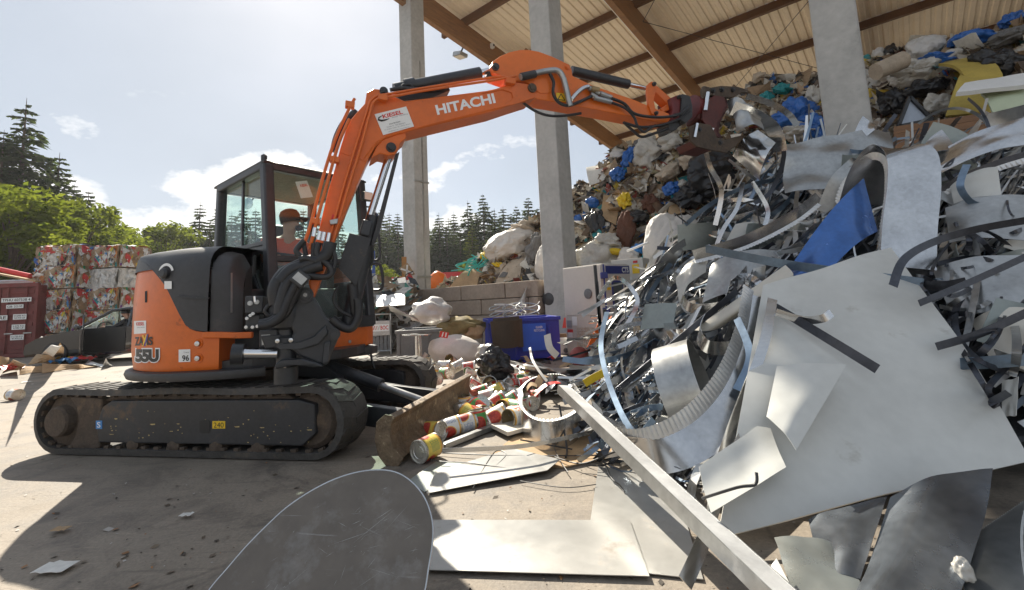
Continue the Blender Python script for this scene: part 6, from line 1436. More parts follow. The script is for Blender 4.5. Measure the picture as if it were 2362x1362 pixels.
facebox(f, 'window_frame', -.045, -.028, .2, .52, .92, 1.45, M['navy'], dr); facebox(f, 'window', -.05, -.04, .235, .485, .96, 1.41, mat('dark_pane', (.12, .14, .14), .08, var=.3), dr, 0)
facebox(f, 'control_panel', -.045, -.028, .58, .72, 1.12, 1.42, M['black'], dr); facebox(f, 'warning_sticker', -.036, -.029, .07, .17, 1.27, 1.45, M['yellow_print'], dr, 0)
mb = MB(); mb.tube([f(-.02, .02, .3), f(-.02, .02, 1.76)], .016, 8); mb.build('hinge_rod', M['navy'], cb)
for z in (1.55, .88):
    mb = MB(); mb.box(f(-.02, .02, z), (.13, .10, .12)); mb.build('hinge', M['navy'], cb, bevel=.01)
mb = MB(); mb.lathe(f(.4, .0, 1.22), -db, [(.10, 0), (.10, .02), (.085, .025), (0, .02)], 18); mb.build('port_cap', M['greyplastic'], cb, smooth=35)
mb = MB()
for i in range(9):
    mb.beam(f(.12, .0, .12 + .055 * i), f(.8, .0, .12 + .055 * i), .012, .02, db)
for i in range(12): mb.beam(f(.12 + .06 * i, .0, .1), f(.12 + .06 * i, .0, .58), .012, .02, db)
mb.build('grille', M['cabinet'], cb)
for a0, z0, w0, h0, mt_ in ((.92, .56, .14, .14, 'grey_print'), (.76, .60, .14, .18, 'sticker'), (.9, .46, .16, .06, 'red_print'), (.92, .36, .12, .1, 'sticker')): facebox(f, 'sticker', a0, a0 + w0, .0, .006, z0, z0 + h0, M[mt_], cb, 0)
cb2, f, da, db = cabinet('switch_cabinet', P(1500, 800, 10.0), (-.78, .62), .78, .4, 1.95, 'second cream cabinet with yellow stickers behind the first one')
for a0, z0, w0, h0, mt_ in ((.12, 1.62, .16, .2, 'yellow_print'), (.15, 1.85, .1, .05, 'red_print'), (.45, 1.7, .06, .06, 'grey_print'), (.3, 1.2, .3, .35, 'paper')): facebox(f, 'sticker', a0, a0 + w0, .022, .031, z0, z0 + h0, M[mt_], cb2, 0)
for z0 in (1.72, 1.5):
    mb = MB(); mb.add([f(.02, .12, z0), f(.02, .26, z0), f(.02, .19, z0 + .12)], [(0, 1, 2)]); mb.build('warning_sticker', M['yellow_print'], cb2)
# ---- wall socket box, red sticker and round cap on the pillar, gauge plate
p = G(1305, 818); wb = empty('charger_box', Z2(p), 'white socket box on a dark plate at the foot of the second pillar', 'socket box')
mb = MB(); c = P(1304, 798, 9.9); mb.box(c + V((.08, .07, .0)), (.5, .04, .5)); mb.build('back_plate', M['card_dark'], wb)
mb = MB(); mb.box(c, (.24, .1, .34)); mb.build('housing', M['sticker'], wb, bevel=.025)
for z in (.08, .03):
    mb = MB(); mb.box(c + V((0, -.052, z)), (.12, .008, .02)); mb.build('slot', M['black_print'], wb)
mb = MB(); mb.lathe(c + V((0, -.05, -.09)), V((0, -1, 0)), [(.05, 0), (.05, .015), (.035, .015), (0, .005)], 14); mb.build('socket', M['greyplastic'], wb, smooth=35)
mb = MB(); mb.add([P(x, y, 10.62) for x, y in ((1297, 757), (1311, 757), (1307, 733), (1301, 733))], [(0, 1, 2, 3)]); tag(mb.build('red_marker', M['red_print']), 'small red cone shaped marker stuck on the second pillar', 'marker')
mb = MB(); mb.lathe(P(1270, 690, 11.2), V((-.6, -.75, 0)), [(.0, -.05), (.2, -.03), (.24, .0), (.2, .03), (0, .05)], 22); tag(mb.build('round_cover', M['black_plastic'], smooth=40), 'dark round cover leaning by the block wall and pillar', 'cover')

# ---- orange machine, gas bottle, red ball
om = empty('orange_machine', Z2(P(1420, 820, 8.2)), 'discarded orange machine with black lift posts in front of the cabinet', 'machine')
mb = MB(); mb.prism([P(x, y, 8.1) for x, y in ((1408, 732), (1462, 720), (1478, 760), (1468, 826), (1412, 832), (1400, 790))], V((.1, .7, 0))); mb.build('body', M['orange_hot'], om, bevel=.03)
mb = MB(); mb.prism([P(x, y, 8.0) for x, y in ((1378, 748), (1392, 742), (1380, 790), (1356, 822), (1346, 818))], V((.1, .5, 0))); mb.build('leg', M['orange'], om, bevel=.02)
for a, e in (((1372, 612), (1388, 805)), ((1376, 650), (1384, 748)), ((1394, 714), (1398, 760))):
    mb = MB(); mb.beam(P(*a, 7.9), P(*e, 7.9), .06, .05); mb.build('lift_post', M['black'], om)
mb = MB(); mb.prism([P(x, y, 7.95) for x, y in ((1386, 742), (1404, 736), (1410, 800), (1416, 828), (1392, 830))], V((.05, .2, 0))); mb.build('cover', M['black'], om, bevel=.015)
mb = MB(); mb.tube(spline([P(x, y, 7.85) for x, y in ((1398, 742), (1412, 752), (1406, 775), (1408, 800), (1398, 815))], 5), .018, 6); mb.build('hose', M['hose'], om)
for x, y in ((1366, 732), (1372, 742), (1362, 744)):
    mb = MB(); mb.tube([P(x - 4, y, 7.9), P(x + 12, y - 1, 7.9)], .02, 8); mb.build('fitting', M['galv'], om)
mb = MB(); mb.tube([P(1400, 726, 8.0), P(1440, 722, 8.0), P(1478, 724, 8.0)], .03, 8); mb.build('rail', M['sticker'], om)
gbt = empty('spray_bottle', P(1388, 806, 6.6), 'white bottle with green and red label lying against the orange machine', 'bottle')
a, e = P(1352, 826, 6.6), P(1392, 796, 6.8); mb = MB(); d = e - a; mb.lathe(a, d, [(.02, -.02), (.03, .0), (.055, .03), (.055, d.length)], 16); mb.build('body', M['sticker'], gbt, smooth=40)
mb = MB(); mb.lathe(a, d, [(.057, d.length * .55), (.057, d.length * .85)], 16); mb.build('green_label', mat('lime', (.3, .5, .05), .5), gbt, smooth=40)
rb = empty('red_ball', P(1336, 822, 6.3), 'dusty red ball lying in front of the cabinet', 'ball')
mb = MB(); c = P(1336, 823, 6.3); mb.lathe(c, V((-.3, -.2, .9)), [(.13 * math.sin(i * math.pi / 14) + .0001, -.13 * math.cos(i * math.pi / 14)) for i in range(15)], 24); mb.build('shell', mat('dusty_red', (.28, .05, .04), .5, var=.2, dirt=((.35, .15, .1), 6, -.05)), rb, smooth=60)
mb = MB(); mb.lathe(c, V((-.3, -.2, .9)), [(.1315, -.015), (.1335, 0), (.1315, .015)], 24); mb.build('seam', M['card_dark'], rb, smooth=60)
mb = MB(); mb.lathe(c + V((-.06, -.11, -.035)), V((-.5, -.9, -.25)), [(.02, -.01), (.02, .006), (.012, .008), (0, .003)], 12); mb.build('valve', M['yellow_print'], rb)
# small wire basket above the orange machine
wbk = empty('wire_basket', P(1450, 715, 7.6), 'white wire mesh basket lying on top of the orange machine', 'basket')
cs = [P(1425, 685, 7.5), P(1470, 690, 7.8), P(1478, 735, 7.7), P(1444, 722, 7.4)]
mb = MB()
for i in range(9):
    t = i / 8
    mb.tube([cs[0].lerp(cs[1], t), cs[3].lerp(cs[2], t)], .006, 4); mb.tube([cs[0].lerp(cs[3], t), cs[1].lerp(cs[2], t)], .006, 4)
mb.build('wire_mesh', M['paper'], wbk)
mb = MB(); mb.tube(cs + [cs[0]], .014, 6); mb.build('rim', M['paper'], wbk)
# ================================================================ rubbish heap under the hall
HC = [(1000, 676, 15.4, 692, 14.9), (1060, 640, 15.2, 686, 14.4), (1110, 592, 14.9, 682, 13.9), (1190, 540, 14.5, 674, 13.2), (1262, 488, 14.1, 668, 12.4), (1350, 425, 13.7, 690, 11.5), (1430, 352, 13.3, 720, 11.0), (1550, 296, 12.7, 740, 10.5),
      (1690, 208, 12.0, 690, 9.8), (1860, 168, 11.0, 600, 8.9), (2030, 130, 10.1, 480, 8.0), (2180, 92, 9.3, 430, 7.3), (2362, 45, 8.5, 390, 6.7), (2620, -10, 7.8, 360, 6.2), (2900, -40, 7.4, 340, 5.9)]
def HS(x, v):
    """point on the heap face below picture column x; v = 0 crest, 1 foot"""
    for i in range(len(HC) - 1):
        if HC[i][0] <= x <= HC[i + 1][0]: break
    a, b_ = HC[i], HC[i + 1]; t = min(1, max(0, (x - a[0]) / (b_[0] - a[0])))
    yt, Yt, yb, Yb = [a[k] + (b_[k] - a[k]) * t for k in (1, 2, 3, 4)]
    vv = v; y = yt + (yb - yt) * vv; Y = Yt + (Yb - Yt) * (vv ** .75)
    return P(x, y, Y)
def hnoise(p): return .26 * noise.noise(p * 1.1) + .16 * noise.noise(p * 2.7) + .07 * noise.noise(p * 6.3)
MN = V((-.35, -.75, .55)).normalized()
mb = MB(); nu, nv = 150, 46; g = []
for i in range(nu + 1):
    x = 1000 + 1900 * i / nu
    for j in range(-6, nv + 5):
        if j < 0:
            p = HS(x, 0); k = -j; p = p + V((.35 * k, .65 * k, -.12 * k * k * .55)); p.z = max(p.z, -.1)
        elif j <= nv: p = HS(x, j / nv)
        else:
            p = HS(x, 1); k = j - nv; p = V((p.x - .12 * k, p.y - .18 * k, max(-.15, p.z * (1 - k / 3.6))))
        g.append(p + MN * (hnoise(p) - .15))
m_ = nv + 11
mb.add(g, [(i * m_ + j, i * m_ + j + 1, (i + 1) * m_ + j + 1, (i + 1) * m_ + j) for i in range(nu) for j in range(m_ - 1)])
mt = bpy.data.materials.new('rubbish_ground'); mt.use_nodes = True; nt = mt.node_tree; b = nt.nodes['Principled BSDF']; tc = N(nt, 'ShaderNodeTexCoord')
vo = N(nt, 'ShaderNodeTexVoronoi', i_Scale=7.0, i_Randomness=1.0); nz = N(nt, 'ShaderNodeTexNoise', i_Scale=3, i_Detail=6); L(nt, tc.outputs['Object'], nz.inputs['Vector'])
ad = N(nt, 'ShaderNodeMixRGB'); ad.inputs[0].default_value = .25; L(nt, tc.outputs['Object'], ad.inputs[1]); L(nt, nz.outputs[1], ad.inputs[2]); L(nt, ad.outputs[0], vo.inputs['Vector'])
hs = N(nt, 'ShaderNodeSeparateColor'); L(nt, vo.outputs['Color'], hs.inputs[0])
c = ramp(nt, hs.outputs[0], [(0, (.05, .04, .03)), (.2, (.14, .09, .055)), (.4, (.22, .17, .12)), (.55, (.06, .06, .065)), (.7, (.3, .26, .2)), (.85, (.1, .065, .04)), (.95, (.4, .38, .34))], 'CONSTANT')
c = mixc(nt, .6, c, ramp(nt, nz.outputs[0], [(.3, (.08, .06, .045)), (.7, (.2, .15, .1))])); L(nt, c, b.inputs['Base Color']); b.inputs['Roughness'].default_value = .85
bp = N(nt, 'ShaderNodeBump', i_Strength=.8, i_Distance=.06); L(nt, vo.outputs['Distance'], bp.inputs['Height']); L(nt, bp.outputs[0], b.inputs['Normal'])
tag(mb.build('rubbish_heap', mt, smooth=50), 'tall heap of mixed rubbish under the hall roof', 'rubbish heap', kind='stuff')
HPAL = [(.40, .28, .17)] * 6 + [(.27, .18, .105)] * 4 + [(.54, .47, .36)] * 7 + [(.66, .61, .53)] * 7 + [(.13, .095, .07)] * 4 + [(.05, .05, .05)] * 3 + [(.03, .14, .42), (.04, .3, .32), (.6, .42, .05), (.3, .06, .04), (.45, .40, .32), (.3, .26, .2), (.4, .34, .2)]
rh = random.Random(21); qs = []
for i in range(24000):
    x = 1005 + 1500 * rh.random() ** .9; v = rh.random() ** 1.1
    if v > .97 and x < 1262: continue
    p = HS(x, min(1, v)); dn = rh.random() if (v > .9 and x > 1400 and rh.random() < .5) else 0; p = V((p.x - .3 * dn, p.y - .5 * dn, p.z * (1 - dn))); p = p + MN * (hnoise(p) - .15 + rh.uniform(.0, .14)); Ys = p.y / 11
    s = rh.choice((.035, .05, .07, .1, .14, .19, .24)) * rh.uniform(.7, 1.3) * (.7 + .3 * Ys)
    u = V((rh.gauss(0, 1), rh.gauss(0, 1), rh.gauss(0, 1))).normalized(); w2 = (MN + V((rh.gauss(0, .6), rh.gauss(0, .6), rh.gauss(0, .6)))).normalized(); u = (u - w2 * u.dot(w2)).normalized(); t = w2.cross(u)
    e = rh.uniform(.25, 1.0); br_ = rh.uniform(.65, 1.2); col = [q * br_ for q in rh.choice(HPAL)]; bn = w2 * s * rh.uniform(-.5, .5)
    qs.append(([p - u * s - t * s * e, p - t * s * e * rh.uniform(.6, 1.1) + bn, p - u * s * rh.uniform(.6, 1) + t * s * e], col)); qs.append(([p - t * s * e + bn, p + u * s + t * s * e * rh.uniform(.4, 1), p - u * s + t * s * e], col))
tag(flakes_mesh('rubbish_scraps', qs, attr_mat('rubbish_scraps', .65, .3)), 'small torn scraps of paper, card and film covering the rubbish heap', 'rubbish')

# individual pieces
M['film_clear'] = mat('clear_film', (.64, .61, .55), .35, var=.16, vs=4, bump=.4, bs=6, trans=.25)
M['bluefilm'] = mat('blue_film', (.03, .13, .42), .34, var=.25, vs=4, bump=.3, bs=6); M['teal'] = mat('teal_film', (.02, .24, .26), .4, var=.2, bump=.3, bs=6)
M['blackfilm'] = mat('black_film', (.02, .02, .022), .32, var=.3, bump=.5, bs=5); M['yellowfoam'] = mat('yellow_foam', (.48, .36, .08), .7, var=.18, vs=3, bump=.15)
M['yellow'] = mat('yellow_plastic', (.72, .5, .02), .5, var=.15); M['beige'] = mat('beige_cloth', (.46, .38, .29), .8, var=.2, vs=4, bump=.4, bs=8); M['brownrag'] = mat('brown_rag', (.12, .05, .03), .85, var=.3, bump=.4)
M['greencord'] = mat('turquoise_net', (.06, .42, .36), .6, var=.2); M['greyrag'] = mat('grey_rag', (.16, .155, .15), .8, var=.25, bump=.4)
M['wood'] = mat('rough_board', (.20, .10, .045), .7, var=.3, vs=2, streak=(1, 1, 8), bump=.2); M['foam_green'] = mat('pale_green_foam', (.5, .55, .38), .75, var=.08)
def piece(name, x, y, Y, sz, seed, mt_, label, cat, rough=.35, freq=1.7, n=4, tilt=0, group=None):
    return blob(name, P(x, y, Y), sz, seed, mt_, label, cat, Matrix.Rotation(R(tilt), 3, 'Y'), rough, n, freq, group)
def YS(x, y):
    for i in range(len(HC) - 1):
        if HC[i][0] <= x <= HC[i + 1][0]: break
    a, b_ = HC[i], HC[i + 1]; t = min(1, max(0, (x - a[0]) / (b_[0] - a[0])))
    yt, Yt, yb, Yb = [a[k] + (b_[k] - a[k]) * t for k in (1, 2, 3, 4)]
    v = min(1, max(0, (y - yt) / (yb - yt))); return Yt + (Yb - Yt) * v ** .75
def pc(name, x, y, wpx, hpx, seed, mk, label, cat, rough=.35, freq=1.7, tilt=0, n=5, dz=-.25):
    Y = YS(x, y) + dz; k = Y / F / 2
    return piece(name, x, y, Y, (wpx * k, wpx * k * .7, hpx * k), seed, M[mk], label, cat, rough, freq, n, tilt)
for a in ((('white_sack'), 1175, 566, 120, 66, 3, 'sackcloth', 'large white sack lying on the heap left of the second pillar', 'sack', .3, 1.4, -18, 5),
          ('white_sack', 1262, 612, 60, 100, 5, 'sackcloth', 'round white sack squeezed beside the second pillar', 'sack', .15, 1.2, 0),
          ('white_sack', 1545, 575, 130, 190, 6, 'sackcloth', 'huge pale woven sack behind the switch cabinet', 'sack', .2, 1.1, 20, 5),
          ('white_sack', 1375, 605, 95, 90, 7, 'film_clear', 'crumpled white film sack right of the second pillar foot', 'sack', .35, 1.6, 0),
          ('white_sack', 1400, 560, 70, 40, 8, 'film_clear', 'torn white sack with dark folds on the heap face', 'sack', .4, 2.0, 10),
          ('blue_tarpaulin', 1452, 365, 34, 50, 9, 'bluefilm', 'blue tarpaulin folded at the left crest of the heap', 'tarpaulin', .5, 2.2, 20), ('blue_tarpaulin', 1425, 402, 34, 34, 10, 'bluefilm', 'blue tarpaulin strip under the crest', 'tarpaulin', .5, 2.2, 30),
          ('plastic_film', 1492, 352, 66, 74, 11, 'film_clear', 'large clear film sheet below the arm end', 'plastic film', .45, 1.5, 20, 5), ('plastic_film', 1545, 330, 60, 44, 12, 'film_clear', 'clear film bundle close under the grab', 'plastic film', .4, 1.8, 0),
          ('blue_bag', 1366, 468, 34, 26, 13, 'bluefilm', 'light blue bag beside the second pillar', 'bag', .25, 1.5, 0), ('blue_bag', 1548, 436, 40, 30, 14, 'bluefilm', 'small bright blue bag in the heap middle', 'bag', .4, 2, -20),
          ('yellow_bag', 1440, 464, 30, 34, 15, 'yellow', 'yellow torn bag on the heap face', 'bag', .5, 2, 0), ('yellow_sheet', 1420, 582, 54, 16, 16, 'yellow', 'yellow curved plastic sheet above the cabinets', 'plastic sheet', .2, 1.2, 8), ('yellow_bag', 1122, 592, 28, 26, 17, 'yellow', 'yellow bag at the left end of the heap', 'bag', .35, 1.8, 0), ('yellow_bag', 1150, 612, 30, 14, 18, 'yellow', 'yellow strap under the white sack', 'strap', .4, 1.8, 20),
          ('brown_blanket', 1445, 530, 46, 90, 19, 'brownrag', 'dark red brown blanket hanging on the heap', 'blanket', .3, 1.5, 10), ('brown_blanket', 1500, 470, 40, 44, 20, 'brownrag', 'brown rag hanging under the beige cloth', 'rag', .4, 1.8, 0),
          ('black_film_bundle', 1640, 405, 120, 90, 21, 'blackfilm', 'big black film bundle below the grab', 'plastic film', .5, 1.6, -30, 5), ('black_film_bundle', 1600, 450, 90, 60, 22, 'blackfilm', 'black film bundle beside the hanging metal strips', 'plastic film', .5, 1.8, -20), ('black_bag', 1470, 500, 54, 30, 23, 'blackfilm', 'glossy black bag with yellow strip on the heap', 'bag', .4, 1.8, 0), ('black_film_bundle', 1375, 520, 40, 80, 24, 'blackfilm', 'dark bundle beside the second pillar', 'plastic film', .4, 1.8, 0),
          ('beige_cloth', 1540, 400, 60, 34, 25, 'beige', 'rolled beige cloth on the heap', 'cloth', .3, 1.6, -20), ('beige_cloth', 1590, 372, 46, 40, 26, 'beige', 'beige cloth bundle under the grab', 'cloth', .4, 2.0, 0), ('teal_sheet', 1805, 205, 40, 24, 27, 'teal', 'teal plastic bag near the crest beside the third pillar', 'bag', .4, 2, 10), ('teal_sheet', 1768, 225, 30, 26, 28, 'teal', 'teal bag lower left of the other teal bag', 'bag', .4, 2, 0),
          ('blue_tarpaulin', 1838, 268, 92, 66, 29, 'bluefilm', 'large blue tarpaulin heap left of the third pillar', 'tarpaulin', .5, 2.0, 10, 5), ('blue_tarpaulin', 1880, 295, 60, 60, 30, 'bluefilm', 'blue tarpaulin part touching the third pillar', 'tarpaulin', .5, 2, 0), ('white_bag', 1878, 222, 34, 50, 31, 'film_clear', 'white thin bag above the blue tarpaulin', 'bag', .4, 1.8, 0), ('plastic_film', 1850, 305, 84, 40, 32, 'film_clear', 'clear bubble film below the blue tarpaulin', 'plastic film', .4, 2.2, 0, 5),
          ('white_sack', 2135, 112, 90, 62, 33, 'film', 'white translucent sack on the crest right of the third pillar', 'sack', .22, 1.2, -12, 5), ('blue_tarpaulin', 2240, 92, 92, 40, 34, 'bluefilm', 'blue tarpaulin on the crest at the right', 'tarpaulin', .35, 1.6, 0, 5), ('blue_bag', 2155, 142, 96, 32, 35, 'bluefilm', 'dark blue bag under the white translucent sack', 'bag', .4, 2, 0), ('plastic_film', 2110, 165, 120, 50, 36, 'film_clear', 'dirty clear film right of the third pillar', 'plastic film', .45, 1.6, -10, 5), ('white_bag', 2050, 172, 50, 44, 37, 'sackcloth', 'pale bag touching the right side of the third pillar', 'bag', .3, 1.6, 0),
          ('black_bag', 2295, 150, 110, 70, 38, 'blackfilm', 'large black bag near the right picture edge', 'bag', .35, 1.5, 10, 5), ('black_bag', 2140, 205, 90, 44, 39, 'blackfilm', 'dark bag under the dirty film', 'bag', .4, 1.6, 0), ('black_bag', 2060, 235, 60, 60, 40, 'blackfilm', 'dark bag beside the foot of the third pillar', 'bag', .4, 1.8, 0), ('grey_film', 2165, 240, 60, 50, 41, 'film_clear', 'grey film ball above the brown plank wall', 'plastic film', .4, 1.8, 0), ('blue_bag', 2335, 45, 60, 30, 42, 'bluefilm', 'blue grey sheet at the top right corner', 'bag', .4, 2, -20), ('grey_rag', 2325, 85, 90, 34, 43, 'greyrag', 'grey rags below the top right corner', 'rag', .4, 2, -15),
          ('beige_cloth', 1210, 530, 60, 40, 44, 'beige', 'beige bundle left of the second pillar', 'cloth', .4, 2, 0), ('grey_rag', 1235, 575, 40, 80, 45, 'greyrag', 'grey rag hanging beside the round white sack', 'rag', .4, 1.8, 15), ('purple_bag', 1475, 575, 34, 24, 46, 'blue_print', 'small blue violet bag above the cabinets', 'bag', .4, 2, 0), ('teal_sheet', 1492, 600, 34, 34, 47, 'teal', 'dark teal bundle by the switch cabinet', 'bundle', .3, 1.6, 0), ('white_sack', 1450, 600, 60, 50, 48, 'sackcloth', 'white sack directly above the switch cabinet', 'sack', .25, 1.4, 0)):
    pc(*a)
def slab(name, px, mk, label, cat, th=.02, bend=.0, seed=0, depth=None):
    """sheet through four picture points, each (x, y, Y)"""
    q = [P(*t) for t in px]
    nrm = (q[1] - q[0]).cross(q[3] - q[0]).normalized()
    if nrm.dot(CAM - q[0]) < 0: nrm = -nrm
    def fn(u, v): return q[0] * (1 - u) * (1 - v) + q[1] * u * (1 - v) + q[2] * u * v + q[3] * (1 - u) * v + nrm * (bend * math.sin(math.pi * v) + .02 * noise.noise((u * 3 + seed, v * 3, seed)) * (1 if bend else .4))
    mb = MB(); mb.patch(fn, 10, 8, th); return tag(mb.build(name, M[mk], smooth=45), label, cat)
slab('cardboard_sheet', ((1030, 672, 14.2), (1100, 660, 14.0), (1122, 612, 14.5), (1092, 612, 14.6)), 'card', 'large torn cardboard panel at the left end of the wall top', 'cardboard', .02, .1, 1)
slab('cardboard_sheet', ((1140, 662, 13.5), (1200, 640, 13.3), (1222, 590, 13.8), (1195, 590, 13.9)), 'beige', 'bent cardboard panel leaning on the heap above the wall', 'cardboard', .03, .15, 2)
slab('cardboard_sheet', ((1150, 640, 13.4), (1165, 640, 13.4), (1215, 575, 13.8), (1190, 590, 13.9)), 'greyrag', 'grey board lying beside the bent cardboard panel', 'board', .02, .0, 3)
slab('white_board', ((1250, 525, 13.2), (1290, 520, 13.1), (1290, 480, 13.4), (1245, 490, 13.6)), 'sticker', 'white board with red corner behind the second pillar', 'board', .03, .0, 4)
slab('cream_sheet', ((1360, 428, 13.2), (1425, 408, 13.0), (1424, 375, 13.3), (1352, 388, 13.5)), 'paper', 'cream curved panel on the crest beside the second pillar', 'panel', .03, .12, 5)
slab('cardboard_sheet', ((1385, 500, 12.2), (1420, 520, 12.0), (1435, 450, 12.5), (1392, 452, 12.6)), 'card', 'brown cardboard box side on the heap face', 'cardboard', .03, .05, 6)
slab('cardboard_sheet', ((1540, 500, 11.2), (1580, 490, 11.1), (1578, 460, 11.4), (1545, 472, 11.4)), 'card', 'square cardboard piece in the heap middle', 'cardboard', .02, .03, 7)
slab('yellow_foam_sheet', ((2235, 270, 7.2), (2310, 300, 7.0), (2260, 130, 8.2), (2165, 150, 8.4)), 'yellowfoam', 'large folded yellow foam sheet right of the third pillar', 'foam sheet', .05, .25, 8)
slab('yellow_foam_sheet', ((2180, 270, 7.3), (2260, 262, 7.1), (2320, 185, 7.6), (2215, 175, 7.8)), 'yellowfoam', 'lower flap of yellow foam above the plank wall', 'foam sheet', .05, .2, 9)
slab('white_foam_board', ((2205, 218, 6.6), (2370, 200, 6.3), (2372, 172, 6.6), (2225, 196, 6.9)), 'sticker', 'long torn white foam board jutting out at the right edge', 'foam board', .06, .0, 10)
slab('green_foam_board', ((2290, 264, 6.4), (2370, 250, 6.2), (2370, 205, 6.5), (2262, 218, 6.8)), 'foam_green', 'pale green foam board below the white one', 'foam board', .04, .05, 11)
mb = MB(); mb.prism([P(x, y, 7.1) for x, y in ((2072, 292), (2150, 276), (2098, 224))], V((.01, .05, .0))); tr = tag(mb.build('triangle_board', M['bluegrey_strip']), 'triangular pale panel with dark rim on the plank wall', 'panel')
tr.data.materials[0] = mat('pale_blue_panel', (.40, .46, .55), .5, var=.1)
mb = MB(); q = [P(x, y, 7.08) for x, y in ((2072, 292), (2150, 276), (2098, 224))]
for i in range(3): mb.beam(q[i], q[(i + 1) % 3], .035, .05)
tag(mb.build('rim', M['black'], tr, origin=None), None)
# brown plank wall piece
bwq = ((2062, 345, 6.7), (2300, 300, 6.2), (2286, 258, 6.3), (2062, 292, 6.8))
pw = empty('plank_wall', P(2180, 320, 6.5), 'brown varnished board wall between third pillar and foam boards', 'board wall')
for k in range(3):
    a = k / 3; e = (k + 1) / 3 - .01; q = [P(*t) for t in bwq]; mb = MB()
    lo0 = q[0].lerp(q[3], a); lo1 = q[1].lerp(q[2], a); hi0 = q[0].lerp(q[3], e); hi1 = q[1].lerp(q[2], e); mb.prism([lo0, lo1, hi1, hi0], V((.05, .07, 0))); mb.build('board', M['wood'], pw, bevel=.004)
# carpet roll, hanging film, net, pole, bolt post
mb = MB(); mb.lathe(P(2030, 162, 8.6), P(2085, 138, 8.6) - P(2030, 162, 8.6), [(0, -.1), (.16, -.1), (.17, .5), (0, .5)], 16); tag(mb.build('carpet_roll', M['beige'], smooth=40), 'ribbed beige carpet roll next to the third pillar', 'roll')
mb = MB(); mb.patch(lambda u, v: P(1195 + 50 * u + 8 * math.sin(7 * u + 3 * v), 655 + (60 - 22 * abs(2 * u - 1)) * v, 11.6 + .15 * math.sin(9 * u + 2 * v)), 14, 10, .004); tag(mb.build('hanging_film', M['film_clear'], smooth=60), 'clear film hanging down over the block wall', 'plastic film')
mb = MB(); rr = random.Random(3)
for i in range(16):
    a = P(rr.uniform(1085, 1125), rr.uniform(588, 612), 14.3); mb.tube(spline([a, a + V((rr.uniform(-.5, .2), -.1, -.12)), a + V((rr.uniform(-.7, .2), -.1, rr.uniform(-.4, -.15)))], 5), .02, 4)
tag(mb.build('net_tangle', M['greencord']), 'turquoise net strands at the left end of the heap', 'net')
mb = MB(); mb.tube([P(1446, 580, 10.5), P(1495, 560, 10.3)], .025, 8); tag(mb.build('white_pole', M['sticker'], smooth=40), 'thin white pole sticking out above the cabinets', 'pole')
bo = empty('bolt_post', P(1545, 600, 9.6), 'grey mushroom headed post sticking out of the heap', 'post')
mb = MB(); mb.tube([P(1538, 580, 9.6), P(1550, 612, 9.5)], .05, 10); mb.build('shaft', M['galv_dull'], bo, smooth=40); mb = MB(); mb.lathe(P(1537, 579, 9.6), V((-.15, 0, 1)), [(0, -.01), (.14, 0), (.13, .03), (0, .04)], 14); mb.build('head', M['dark_steel'], bo, smooth=40)
# many repeated pieces, shared meshes
def proto_blob(seed, rough, freq, name):
    o = blob(name, (0, 0, 0), (1, .75, .6), seed, M['paper'], 'x', 'y', None, rough, 3, freq); o.location = (0, 0, 0); return o
def proto_sheet(seed, name):
    mb = MB(); mb.patch(lambda u, v: V(((u - .5) * 2 + .15 * noise.noise((v * 2, seed, 0)), (v - .5) * 1.4, .35 * noise.noise((u * 1.8 + seed, v * 1.8, seed)) + .25 * abs(u - .5) * ((seed % 3) - 1))), 7, 5, .03); o = mb.build(name, M['card'], local=True, smooth=45); return o
kinds = [('plastic_bag', lambda s: proto_blob(s, .42, 1.9, 'plastic_bag'), [('film', 'crumpled white plastic bag on the rubbish heap', 40), ('film_clear', 'crumpled dirty clear bag on the rubbish heap', 40), ('blackfilm', 'crumpled black bag on the rubbish heap', 16), ('bluefilm', 'small blue bag on the rubbish heap', 12), ('yellow', 'small yellow bag on the rubbish heap', 7), ('beige', 'beige cloth scrap on the rubbish heap', 36), ('greyrag', 'grey rag on the rubbish heap', 12)]),
         ('cardboard_piece', lambda s: proto_sheet(s, 'cardboard_piece'), [('card', 'bent brown cardboard piece on the rubbish heap', 70), ('paper', 'bent white paper sheet on the rubbish heap', 44), ('film_clear', 'flat torn clear film on the rubbish heap', 50), ('beige', 'flat beige cloth on the rubbish heap', 30), ('card_dark', 'dark damp cardboard piece on the rubbish heap', 28)])]
rh = random.Random(5)
for nm, mk, lst in kinds:
    pr = [mk(k + 70) for k in range(4)]; used = set()
    for mk2, lb, cnt in lst:
        for i in range(cnt):
            k = rh.randrange(4); x = 1030 + 1400 * rh.random(); v = rh.random() ** 1.25 * .93
            if x < 1262: v = .06 + v * .7
            p = HS(x, v); p = p + MN * (hnoise(p) - .06); s = (rh.uniform(.09, .22) if nm == 'plastic_bag' else rh.uniform(.12, .32)) * (1.0 if p.y > 9 else .8)
            if k in used: o = copy_tree(pr[k])
            else: o = pr[k]; used.add(k)
            o.location = p; o.scale = (s * rh.uniform(.8, 1.5), s, s * rh.uniform(.7, 1.3)); o.rotation_euler = (rh.uniform(-1, 1.2), rh.uniform(-1, 1), rh.random() * 6.28)
            o.material_slots[0].link = 'OBJECT'; o.material_slots[0].material = M[mk2]; o.name = nm
            o['group'] = lb.split(' on the ')[0] + ' pieces'; tag(o, lb, nm.replace('_', ' '))
    for k in range(4):
        if k not in used: bpy.data.objects.remove(pr[k])
